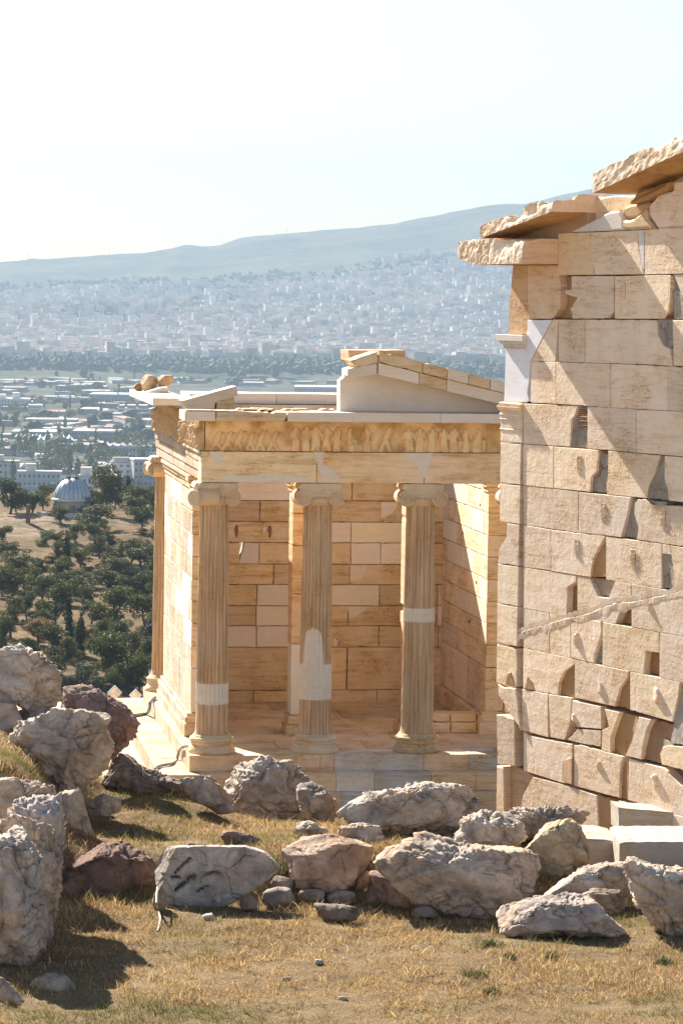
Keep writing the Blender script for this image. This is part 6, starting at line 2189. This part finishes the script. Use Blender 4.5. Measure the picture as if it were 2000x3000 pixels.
def mount_z(D, L):
    D, L = np.asarray(D, float), np.asarray(L, float)
    x = 1000 + L / D_RIDGE * FPX
    yr = np.interp(x, *zip(*RIDGE))
    yh = 876 + ROLL * (x - 1000)
    zr = CAM[2] + (yh - yr) / FPX * D_RIDGE
    X, Y = XY(D, L)
    p = np.stack([X, Y, 0 * X], -1).reshape(-1, 3)
    n = (fbm(p / 900, 4, 81)).reshape(D.shape)
    t = np.clip((D - 3850) / (D_RIDGE - 3850), 0, 1)
    z = -76 + (zr + 76) * t ** 1.9
    z = z + n * 55 * np.sin(math.pi * t) * np.clip(t * 1.5, 0, 1)
    z = z - np.clip(D - D_RIDGE, 0, 3000) * 0.06
    z = z + (3.5 * fbm(p / 60, 3, 83)).reshape(D.shape) * np.clip(t, 0, 1) ** 1.5
    return np.where(D < 3850, PLAIN + np.clip((D - 3720) / 130, 0, 1) * 14, z)


def mat_far(name):
    t = NT(name)
    v = t.coord()
    a = t.noise(v, 0.004, 6, 0.6)
    b = t.noise(v, 0.03, 6, 0.7)
    col = t.mix(t.ramp(a, [(0.40, 0.0), (0.62, 1.0)]), (0.035, 0.050, 0.028), (0.13, 0.115, 0.075))
    col = t.mix(t.ramp(b, [(0.48, 0.0), (0.66, 0.9)]), col, (0.030, 0.045, 0.022))
    col = t.mix(t.ramp(b, [(0.28, 0.8), (0.42, 0.0)]), col, (0.20, 0.17, 0.12))
    return t.finish(col, 0.95, None, spec=0.05)


def mat_plain(name):
    t = NT(name)
    v = t.coord()
    a = t.noise(v, 0.012, 6, 0.65)
    b = t.noise(v, 0.05, 6, 0.7)
    col = t.mix(t.ramp(a, [(0.42, 0.0), (0.58, 1.0)]), (0.030, 0.040, 0.020), (0.085, 0.080, 0.058))
    col = t.mix(t.ramp(b, [(0.54, 0.0), (0.66, 0.9)]), col, (0.17, 0.155, 0.135))
    return t.finish(col, 0.95, None, spec=0.05)


def far_ground():
    Dv = np.concatenate([np.linspace(560, 3500, 40, endpoint=False), np.linspace(3500, 9200, 190, endpoint=False), np.linspace(9200, 9350, 3)])
    Lv = np.linspace(-2600, 2900, 330)
    D, L = np.meshgrid(Dv, Lv, indexing='ij')
    X, Y = XY(D, L)
    Z = mount_z(D, L)
    P = np.stack([X, Y, Z], -1)
    k = int(np.argmax(Dv > 3700))
    mb = MB()
    mb.grid(P[:k + 1], flip=True)
    structure(mb.build('city_plain', mat_plain('plain_ground'), smooth=True))
    mb = MB()
    mb.grid(P[k:], flip=True)
    structure(mb.build('mountain', mat_far('mountain_scrub'), smooth=True))


far_ground()

M_CITY = mat_tint('city_plaster', 0.85, 0.06, 0.08)
M_ROOF = mat_tint('city_roof', 0.8, 0.08, 0.12)
M_WIN = mat_simple('dark_window', (0.055, 0.075, 0.10), 0.25, 0.0, 0.5, 0.3)


def boxes(C, S, rot, col, roofcol):
    """Many boxes at once: centres of the base C (n,3), sizes S (n,3), rotation about z, colours."""
    n = len(C)
    cr, sr = np.cos(rot), np.sin(rot)
    V = np.zeros((n, 12, 3))
    T = np.zeros((n, 12, 3))
    k = 0
    for dz in (0, 1):
        for dx, dy in ((-.5, -.5), (.5, -.5), (.5, .5), (-.5, .5)):
            x, y = dx * S[:, 0], dy * S[:, 1]
            V[:, k] = np.stack([C[:, 0] + x * cr - y * sr, C[:, 1] + x * sr + y * cr, C[:, 2] + dz * S[:, 2] - (1 - dz) * 3], -1)
            T[:, k] = col
            if dz:
                V[:, 8 + k - 4] = V[:, k]
                T[:, 8 + k - 4] = roofcol
            k += 1
    F = np.array([[0, 1, 5, 4], [1, 2, 6, 5], [2, 3, 7, 6], [3, 0, 4, 7], [8, 9, 10, 11]])
    F = (np.arange(n)[:, None, None] * 12 + F[None]).reshape(-1, 4)
    return V.reshape(-1, 3), F, T.reshape(-1, 3)


def far_city():
    rg = np.random.default_rng(31)
    n = 64000
    D = 4080 + (7900 - 4080) * rg.random(n) ** 1.05
    L = (rg.random(n) * 2 - 1) * (0.20 * D + 120)
    X, Y = XY(D, L)
    Z = mount_z(D, L)
    xs = 1000 + L / D * FPX
    ys = 876 - (Z - CAM[2]) / D * FPX + ROLL * (xs - 1000)
    lim = np.interp(xs, [-600, 0, 250, 500, 800, 1000, 1150, 1300, 1480, 2200], [880, 880, 868, 852, 845, 818, 795, 782, 775, 760])
    p = np.stack([X, Y, 0 * X], -1)
    gap = fbm(p / 330, 3, 91) * 0.6 + fbm(p / 90, 2, 92) * 0.35
    dens = np.clip((ys - lim) / 55 + gap * 1.0, 0, 1) * np.clip(0.95 + gap * 0.9, 0.05, 1)
    k = rg.random(n) < dens
    D, L, X, Y, Z = D[k], L[k], X[k], Y[k], Z[k]
    n = len(D)
    S = np.stack([rg.uniform(8, 18, n), rg.uniform(8, 14, n), rg.gamma(6, 1.5, n) + 4], -1)
    base = np.array([(0.66, 0.64, 0.62), (0.64, 0.55, 0.51), (0.58, 0.53, 0.51), (0.66, 0.60, 0.55), (0.52, 0.42, 0.37), (0.50, 0.52, 0.55)])
    col = base[rg.choice(6, n, p=[.26, .22, .18, .18, .08, .08])] * rg.uniform(0.7, 1.1, n)[:, None]
    roof = np.where((rg.random(n) < 0.22)[:, None], np.array((0.42, 0.28, 0.22)), np.array((0.50, 0.47, 0.45))) * rg.uniform(0.7, 1.25, n)[:, None]
    V, F, T = boxes(np.stack([X, Y, Z], -1), S, YAW * -1 + rg.normal(0, 0.5, n), col, roof)
    o = link_mesh('distant_city', raw_mesh('distant_city', V, F, M_CITY, False, T))
    tag(o, 'dense pale apartment blocks covering the hazy lower slopes of the mountain', 'city')
    o['kind'] = 'stuff'
    # trees between the far houses and the long dark wood at the foot of the slope
    n1, n2 = 8500, 4000
    D = np.r_[4100 + 3600 * rg.random(n1), 3800 + 200 * rg.random(n2)]
    L = (rg.random(n1 + n2) * 2 - 1) * (0.20 * D + 100)
    X, Y = XY(D, L)
    Z = mount_z(D, L)
    h = np.r_[rg.uniform(7, 13, n1), rg.uniform(6, 11, n2)]
    tall = np.r_[np.zeros(n1, bool), rg.random(n2) < 0.10]
    h = np.where(tall, h * 1.5, h)
    w = np.where(tall, h * 0.2, h * rg.uniform(0.8, 1.3, n1 + n2))
    V0, F0 = ico(2)
    V0 = V0 * np.array([0.5, 0.5, 0.5]) + np.array([0, 0, 0.5])
    m = len(V0)
    N = len(D)
    jit = rg.normal(0, 0.07, (N, m, 3))
    V = (V0[None] + jit) * np.stack([w, w, h], -1)[:, None] + np.stack([X, Y, Z - 1], -1)[:, None]
    F = (F0[None] + np.arange(N)[:, None, None] * m).reshape(-1, 3)
    T = np.repeat((rg.uniform(0.6, 1.3, N)[:, None] * np.array((0.070, 0.088, 0.060))), m, 0)
    o = link_mesh('distant_wood', raw_mesh('distant_wood', V.reshape(-1, 3), F, M_CITY, False, T))
    tag(o, 'long dark wood and scattered trees at the foot of the hazy mountain', 'wood')
    o['kind'] = 'stuff'


far_city()


def plain_D(y, x):
    """Distance of the plain seen at photograph point (x, y)."""
    r = ray(x, y)
    return (PLAIN - CAM[2]) / r[2]


WIN_BUDGET = [0]


def building(x0, x1, ytop, ybase, depth, wall, roof, label, wins=None, hut=None, ang=0.0, group=None, name='building', parts=True, strip=False, pitched=0.0):
    xm = (x0 + x1) / 2
    D = plain_D(ybase, xm)
    P = at_depth(xm, ybase, D)
    m = D / FPX
    w, h = (x1 - x0) * m, (ybase - ytop) * m
    t = Matrix.Translation((P[0], P[1], PLAIN)) @ Matrix.Rotation(-YAW + ang, 4, 'Z')

    def W(mb, lo, hi, col):
        mb.box(lo, hi, col, m=t)
    if parts:
        root = thing(name, label, 'building', (P[0], P[1], PLAIN), group)
    body = MB()
    W(body, (-w / 2, 0, -2), (w / 2, depth, h - 0.8), wall)
    rf = MB()
    if pitched:
        n = 6
        for k in range(n):
            a, b = -w / 2 + w * k / n, -w / 2 + w * (k + 1) / n
            V = np.array([(a, 0, h - .8), (b, 0, h - .8), (b, depth, h - .8), (a, depth, h - .8), ((a + b) / 2, 0, h - .8 + pitched), ((a + b) / 2, depth, h - .8 + pitched)])
            V = (np.c_[V, np.ones(6)] @ np.asarray(t).T)[:, :3]
            rf.add(V, [(0, 1, 4), (3, 5, 2), (1, 2, 5, 4), (0, 4, 5, 3)], roof)
    W(rf, (-w / 2 - .3, -.3, h - 0.8), (w / 2 + .3, depth + .3, h - 0.3), roof)
    W(rf, (-w / 2 - .3, -.3, h - 0.3), (w / 2 + .3, 0.05, h), roof)
    if hut:
        for (a, b, hh) in hut:
            W(rf, (-w / 2 + w * a, depth * .25, h - .3), (-w / 2 + w * b, depth * .7, h + hh), wall)
            W(rf, (-w / 2 + w * a - .15, depth * .25 - .15, h + hh), (-w / 2 + w * b + .15, depth * .7 + .15, h + hh + .25), roof)
    wl = []
    if wins:
        r, c, fw, fh = wins
        for i in range(r):
            for j in range(c):
                wb = MB()
                a = -w / 2 + w * (j + 0.5 - fw / 2) / c
                b = -w / 2 + w * (j + 0.5 + fw / 2) / c
                z0 = (h - .8) * (i + 0.5 - fh / 2) / r
                z1 = (h - .8) * (i + 0.5 + fh / 2) / r
                W(wb, (a, -0.06, z0), (b, 0.2, z1), (1, 1, 1))
                wl.append(wb)
        if strip:
            for i in range(r):
                z0 = (h - .8) * (i + 0.5 - fh / 2) / r - .25
                W(body, (-w / 2 - .05, -0.9, z0 - .5), (w / 2 + .05, 0.0, z0 + .35), np.minimum(np.array(wall) * 1.12, .85))
    if parts:
        body.build('wall', M_CITY, root)
        rf.build('roof', M_ROOF, root)
        for wb in wl:
            wb.build('window', M_WIN, root)
        return root
    mb = body
    for q in (rf,):
        mb.v += q.v
        mb.c += q.c
        mb.f += [tuple(i + mb.n for i in f) for f in q.f]
        mb.n += q.n
    for q in wl:
        q.c = [np.tile((0.07, 0.09, 0.12), (len(c), 1)) for c in q.c]
        mb.v += q.v
        mb.c += q.c
        mb.f += [tuple(i + mb.n for i in f) for f in q.f]
        mb.n += q.n
    o = mb.build(name, M_CITY)
    tag(o, label, 'building', group)
    return o


def city():
    WH, CR_, GR, BG, PK, TR = (0.54, 0.525, 0.50), (0.50, 0.445, 0.38), (0.34, 0.34, 0.34), (0.26, 0.32, 0.38), (0.50, 0.38, 0.33), (0.20, 0.40, 0.36)
    RP, RT = (0.33, 0.31, 0.285), (0.30, 0.185, 0.14)
    g = 'buildings on the hazy plain'
    building(52, 178, 1380, 1450, 14, WH, (0.66, 0.58, 0.50), 'white apartment block with rows of small windows just left of the dome', (3, 9, .45, .45), [(.18, .4, 3.0)], 0.06, strip=True)
    building(226, 342, 1392, 1452, 16, (0.60, 0.60, 0.58), (0.62, 0.52, 0.44), 'long low grey white block rising right behind the dome', (2, 8, .4, .4), [(.05, .3, 3.2)], -0.05)
    building(327, 384, 1352, 1440, 13, WH, RP, 'tall white apartment tower with balconies right of the dome, nearest the temple column', (5, 3, .4, .42), [(.1, .9, 1.6)], 0.12, strip=True)
    building(392, 476, 1345, 1445, 22, (0.33, 0.33, 0.33), (0.50, 0.48, 0.46), 'dark grey building half hidden by the rear temple column', (5, 6, .5, .35), None, 0.2)
    building(-60, 52, 1350, 1412, 18, (0.60, 0.55, 0.48), RP, 'cream block at the left edge, left of the white apartment block', (3, 8, .4, .4), [(.3, .6, 2.5)], 0.03)
    building(294, 440, 1306, 1344, 30, WH, (0.64, 0.60, 0.55), 'long white building with a pale terrace roof above the tall white tower', (2, 14, .55, .4), None, 0.02, pitched=1.8)
    building(112, 214, 1288, 1318, 40, (0.60, 0.62, 0.62), (0.50, 0.52, 0.54), 'wide grey white shed with a slanted roof above the white apartment block', (1, 8, .4, .3), None, 0.1, pitched=2.5)
    building(34, 162, 1264, 1285, 45, (0.22, 0.40, 0.36), (0.48, 0.60, 0.56), 'long shed with a green wall at the left', (1, 10, .4, .3), None, 0.04)
    building(211, 346, 1262, 1292, 40, BG, (0.58, 0.58, 0.60), 'long blue grey hall right of the green shed', (2, 16, .7, .25), None, 0.0)
    building(73, 223, 1228, 1256, 35, PK, (0.54, 0.40, 0.34), 'long pinkish brick hall above the green shed', (1, 12, .35, .35), None, 0.03)
    building(126, 224, 1246, 1262, 30, (0.70, 0.64, 0.58), (0.74, 0.70, 0.66), 'low white strip roofed building in front of the pinkish hall', None, None, 0.02)
    building(346, 462, 1197, 1220, 40, (0.24, 0.20, 0.24), (0.66, 0.62, 0.58), 'dark purple brick hall with white rooftop sheds near the temple column', (2, 14, .5, .3), [(.0, .12, 2.), (.2, .4, 2.2), (.5, .7, 2.2)], 0.0)
    building(260, 432, 1155, 1190, 60, (0.25, 0.32, 0.38), (0.56, 0.58, 0.60), 'very long blue grey warehouse below the dark wood', (1, 18, .5, .2), None, 0.0)
    building(83, 122, 1186, 1216, 25, (0.72, 0.70, 0.68), (0.76, 0.73, 0.70), 'white square hall standing alone at the left', (3, 5, .5, .3), None, 0.05)
    building(-40, 84, 1168, 1200, 40, (0.56, 0.58, 0.60), (0.66, 0.64, 0.62), 'pale grey housing row with jagged roofs at the left edge', (3, 14, .4, .4), [(.05, .18, 4.), (.3, .42, 3.), (.6, .75, 4.5)], 0.04)
    building(46, 116, 1280, 1296, 30, (0.45, 0.46, 0.46), (0.38, 0.30, 0.26), 'low dark roofed sheds between the green shed and the white apartment block', (1, 8, .4, .4), None, .1, pitched=2.)
    building(48, 112, 1323, 1336, 26, (0.68, 0.64, 0.58), (0.74, 0.69, 0.62), 'bright low strip building above the white apartment block', None, None, 0.05)
    building(110, 142, 1330, 1352, 18, (0.62, 0.58, 0.54), (0.70, 0.64, 0.58), 'small stepped house right of the bright low strip', (3, 3, .4, .4), None, 0.15)
    building(236, 300, 1296, 1308, 30, (0.60, 0.54, 0.48), (0.70, 0.60, 0.52), 'thin pale terrace building left of the long white building', None, None, 0.0)
    # right hand strip seen over the temple cornice
    building(862, 988, 1133, 1150, 70, (0.62, 0.60, 0.57), (0.80, 0.77, 0.70), 'bright flat white roof seen just left of the temple pediment', (1, 14, .5, .3), None, 0.0)
    building(764, 850, 1083, 1098, 50, (0.52, 0.54, 0.54), (0.68, 0.66, 0.64), 'long pale terminal building under the wood, left of the tower block', (1, 14, .6, .4), None, 0.0)
    building(862, 896, 1060, 1098, 26, (0.55, 0.58, 0.58), (0.66, 0.66, 0.64), 'small white tower block on the skyline of the dark wood', (4, 3, .6, .5), [(.2, .8, 2.)], 0.0)
    building(962, 1022, 1078, 1104, 30, (0.66, 0.58, 0.52), (0.66, 0.62, 0.58), 'pinkish white block right of the small tower block', (3, 8, .5, .4), None, 0.0)
    building(700, 770, 1120, 1132, 40, (0.50, 0.52, 0.54), (0.66, 0.64, 0.62), 'low grey white sheds left of the bright flat roof', (1, 9, .5, .4), None, 0.0)
    rg = np.random.default_rng(77)
    taken = []
    zone = []
    tries = 0
    rows = [(1092, 1118, 'just below the dark wood'), (1100, 1126, 'second row below the dark wood'), (1112, 1135, 'in the far middle of the plain'), (1137, 1165, 'beyond the blue grey warehouse'), (1168, 1205, 'level with the purple brick hall'),
            (1208, 1250, 'level with the pinkish hall'), (1255, 1300, 'level with the green shed'), (1302, 1345, 'level with the long white building'), (1350, 1405, 'nearest the dome')]
    for y0, y1, where in rows:
        n = {1092: 26, 1100: 26, 1112: 26, 1137: 26, 1168: 20, 1208: 18, 1255: 14, 1302: 11, 1350: 6}[y0]
        lim = (1475 if y0 < 1137 else 990 if y0 < 1168 else 455)
        xs = np.sort(rg.uniform(-20, lim, n))
        for i, x in enumerate(xs):
            y = rg.uniform(y0 + 22 if y0 < 1110 else y0 + 4, y1 + 2)
            if y0 < 1168 and x > 410 and y > 1128:
                y = rg.uniform(y0 - 20, 1120)
            wpx = rg.uniform(18, 66) * (1.0 if y0 < 1200 else 1.2)
            hpx = rg.uniform(8, 15) * (0.8 if y0 < 1137 else 1.2 if y0 < 1255 else 1.5)
            ci = int(rg.choice(5, p=[.38, .26, .14, .12, .10]))
            wall = np.array([WH, CR_, GR, (0.48, 0.52, 0.56), (0.56, 0.44, 0.38)][ci]) * rg.uniform(.75, 1.08)
            cn = ['white', 'cream', 'grey', 'bluish', 'pinkish'][ci]
            red = rg.random() < 0.22
            roof = np.array(RT if red else RP) * rg.uniform(.8, 1.2)
            sh = 'long low' if wpx > 34 else 'tall narrow' if hpx > wpx * .55 else 'small flat'
            lab = '%s %s %sbuilding, %s from left, %s' % (sh, cn, 'red roofed ' if red else '', ORD[i], where)
            building(x - wpx / 2, x + wpx / 2, y - hpx, y, rg.uniform(25, 70), wall, roof, lab, (max(1, int(hpx / 4.5)), max(2, int(wpx / 5)), .5, .4), None, rg.normal(0, .12), g, parts=False)
    # trees of the plain
    # smaller trees that nobody could count
    rt = np.random.default_rng(55)
    n = 2200
    D = 950 + 2850 * rt.random(n) ** 0.8
    L = (rt.random(n) * 2 - 1) * (0.24 * D + 40)
    X, Y = XY(D, L)
    cl = fbm(np.stack([X, Y, 0 * X], -1) / 160, 3, 95)
    k = (cl > -0.15 + rt.normal(0, .2, n)) & ((rt.random(n) < 0.3) | (L > 0.06 * D) | (L < -0.12 * D))
    X, Y, D = X[k], Y[k], D[k]
    n = len(X)
    V0, F0 = ico(2)
    V0 = V0 * 0.5 + np.array([0, 0, 0.5])
    h = rt.uniform(5, 11, n)
    w = h * rt.uniform(0.8, 1.5, n)
    V = (V0[None] + rt.normal(0, 0.09, (n, len(V0), 3))) * np.stack([w, w, h], -1)[:, None] + np.stack([X, Y, mount_z(D, D * 0) - .5], -1)[:, None]
    F = (F0[None] + np.arange(n)[:, None, None] * len(V0)).reshape(-1, 3)
    o = link_mesh('plain_greenery', raw_mesh('plain_greenery', V.reshape(-1, 3), F, M_CITY, False, np.repeat(rt.uniform(.6, 1.4, n)[:, None] * np.array((0.040, 0.050, 0.024)), len(V0), 0)))
    tag(o, 'countless small dark trees between the buildings of the hazy plain', 'trees')
    o['kind'] = 'stuff'
    me = []
    for s in range(4):
        r2 = np.random.default_rng(300 + s)
        if s < 3:
            k = 9
            a = r2.uniform(0, 6.28, k)
            rr = r2.uniform(0, .34, k)
            C = np.stack([rr * np.cos(a), rr * np.sin(a), r2.uniform(.25, .8, k)], -1)
            V, F, T = leaf_cards(C, r2.uniform(.13, .22, k), 420, .055, r2)
        else:
            z = np.linspace(.08, .95, 12)
            V, F, T = leaf_cards(np.stack([0 * z, 0 * z, z], -1), .09 * np.sin(np.clip(z, 0, 1) * 3.0) + .02, 420, .04, r2, 1.3)
        V[:, 2] = np.maximum(V[:, 2], 0)
        me.append(raw_mesh('tree', V, F, M_PINE if s != 1 else M_OLIVE, False, T))
    trows = [(1112, 1135, 'tree row just beyond the warehouse roofs', 40, 1475), (1137, 1170, 'tree row level with the blue grey warehouse', 34, 990), (1172, 1215, 'tree row level with the purple hall', 30, 460),
             (1218, 1262, 'tree row level with the pinkish hall', 30, 460), (1265, 1310, 'tree row level with the green shed', 30, 460), (1312, 1358, 'tree row level with the long white building', 34, 460), (1362, 1450, 'tree row nearest behind the dome', 30, 460)]
    ords = ORD
    for y0, y1, where, n, lim in trows:
        xs = np.sort(rg.uniform(-15, lim, n))
        for i, x in enumerate(xs):
            y = rg.uniform(y0, y1)
            if x > 470:
                y = rg.uniform(1098, 1128)
            D = plain_D(y, x)
            P = at_depth(x, y, D)
            cyp = rg.random() < 0.16
            h = rg.uniform(6.5, 11) * (1.4 if cyp else 1)
            if y0 >= 1312:
                h *= rg.uniform(1.0, 1.4)
            s = 3 if cyp else int(rg.integers(0, 3))
            o = bpy.data.objects.new('cypress_tree' if cyp else 'plain_tree', me[s])
            COL.objects.link(o)
            o.location = (P[0], P[1], PLAIN - 0.3)
            wd = h * (0.95 if cyp else rg.uniform(.9, 1.5))
            o.scale = (wd, wd, h)
            o.rotation_euler = (0, 0, rg.uniform(0, 6.28))
            tag(o, '%s, %s from left in the %s' % ('slim dark cypress' if cyp else ['round dark tree', 'greyish tree', 'bushy green tree'][s], ords[i], where), 'tree', 'trees on the hazy plain')


city()


def masts():
    M_MAST = mat_simple('mast_metal', (0.30, 0.30, 0.30), 0.6)
    for x, h, lab in ((80, 24, 'leftmost thin mast on the mountain ridge'), (316, 20, 'second thin mast from the left on the ridge'), (644, 24, 'mast just right of the notch in the ridge'), (797, 20, 'left of a close pair of masts on the ridge'), (830, 18, 'right of a close pair of masts on the ridge')):
        yr = float(np.interp(x, *zip(*RIDGE)))
        L = (x - 1000) / FPX * D_RIDGE
        X, Y = XY(D_RIDGE - 40, L)
        z = float(mount_z(np.array([D_RIDGE - 40.0]), np.array([L]))[0])
        hm = h * D_RIDGE / FPX
        mb = MB()
        for a in range(3):
            w = 2 * math.pi * a / 3
            mb.tube([(X + 1.6 * math.cos(w), Y + 1.6 * math.sin(w), z - 2), (X + .3 * math.cos(w), Y + .3 * math.sin(w), z + hm)], 0.22, 5)
        for k in range(8):
            s = k / 8
            r = 1.6 - 1.3 * s
            q = [(X + r * math.cos(2 * math.pi * a / 3), Y + r * math.sin(2 * math.pi * a / 3), z + hm * s) for a in range(4)]
            mb.tube(q, 0.15, 4)
        o = mb.build('radio_mast', M_MAST)
        tag(o, lab, 'mast')


masts()


# ---------------------------------------------------------------- haze
def haze():
    mb = MB()
    mb.box((-4200, -300, -125), (4600, 9680, 420), (1, 1, 1))
    m = bpy.data.materials.new('haze_air')
    m.use_nodes = True
    t = m.node_tree
    t.nodes.clear()
    out = t.nodes.new('ShaderNodeOutputMaterial')
    v = t.nodes.new('ShaderNodeVolumePrincipled')
    v.inputs['Color'].default_value = (0.275, 0.365, 0.46, 1)
    v.inputs['Density'].default_value = 1.35e-4
    v.inputs['Anisotropy'].default_value = 0.25
    t.links.new(v.outputs[0], out.inputs['Volume'])
    o = mb.build('haze', m)
    o['kind'] = 'stuff'
    tag(o, 'pale blue summer haze over the city plain', 'haze')


haze()
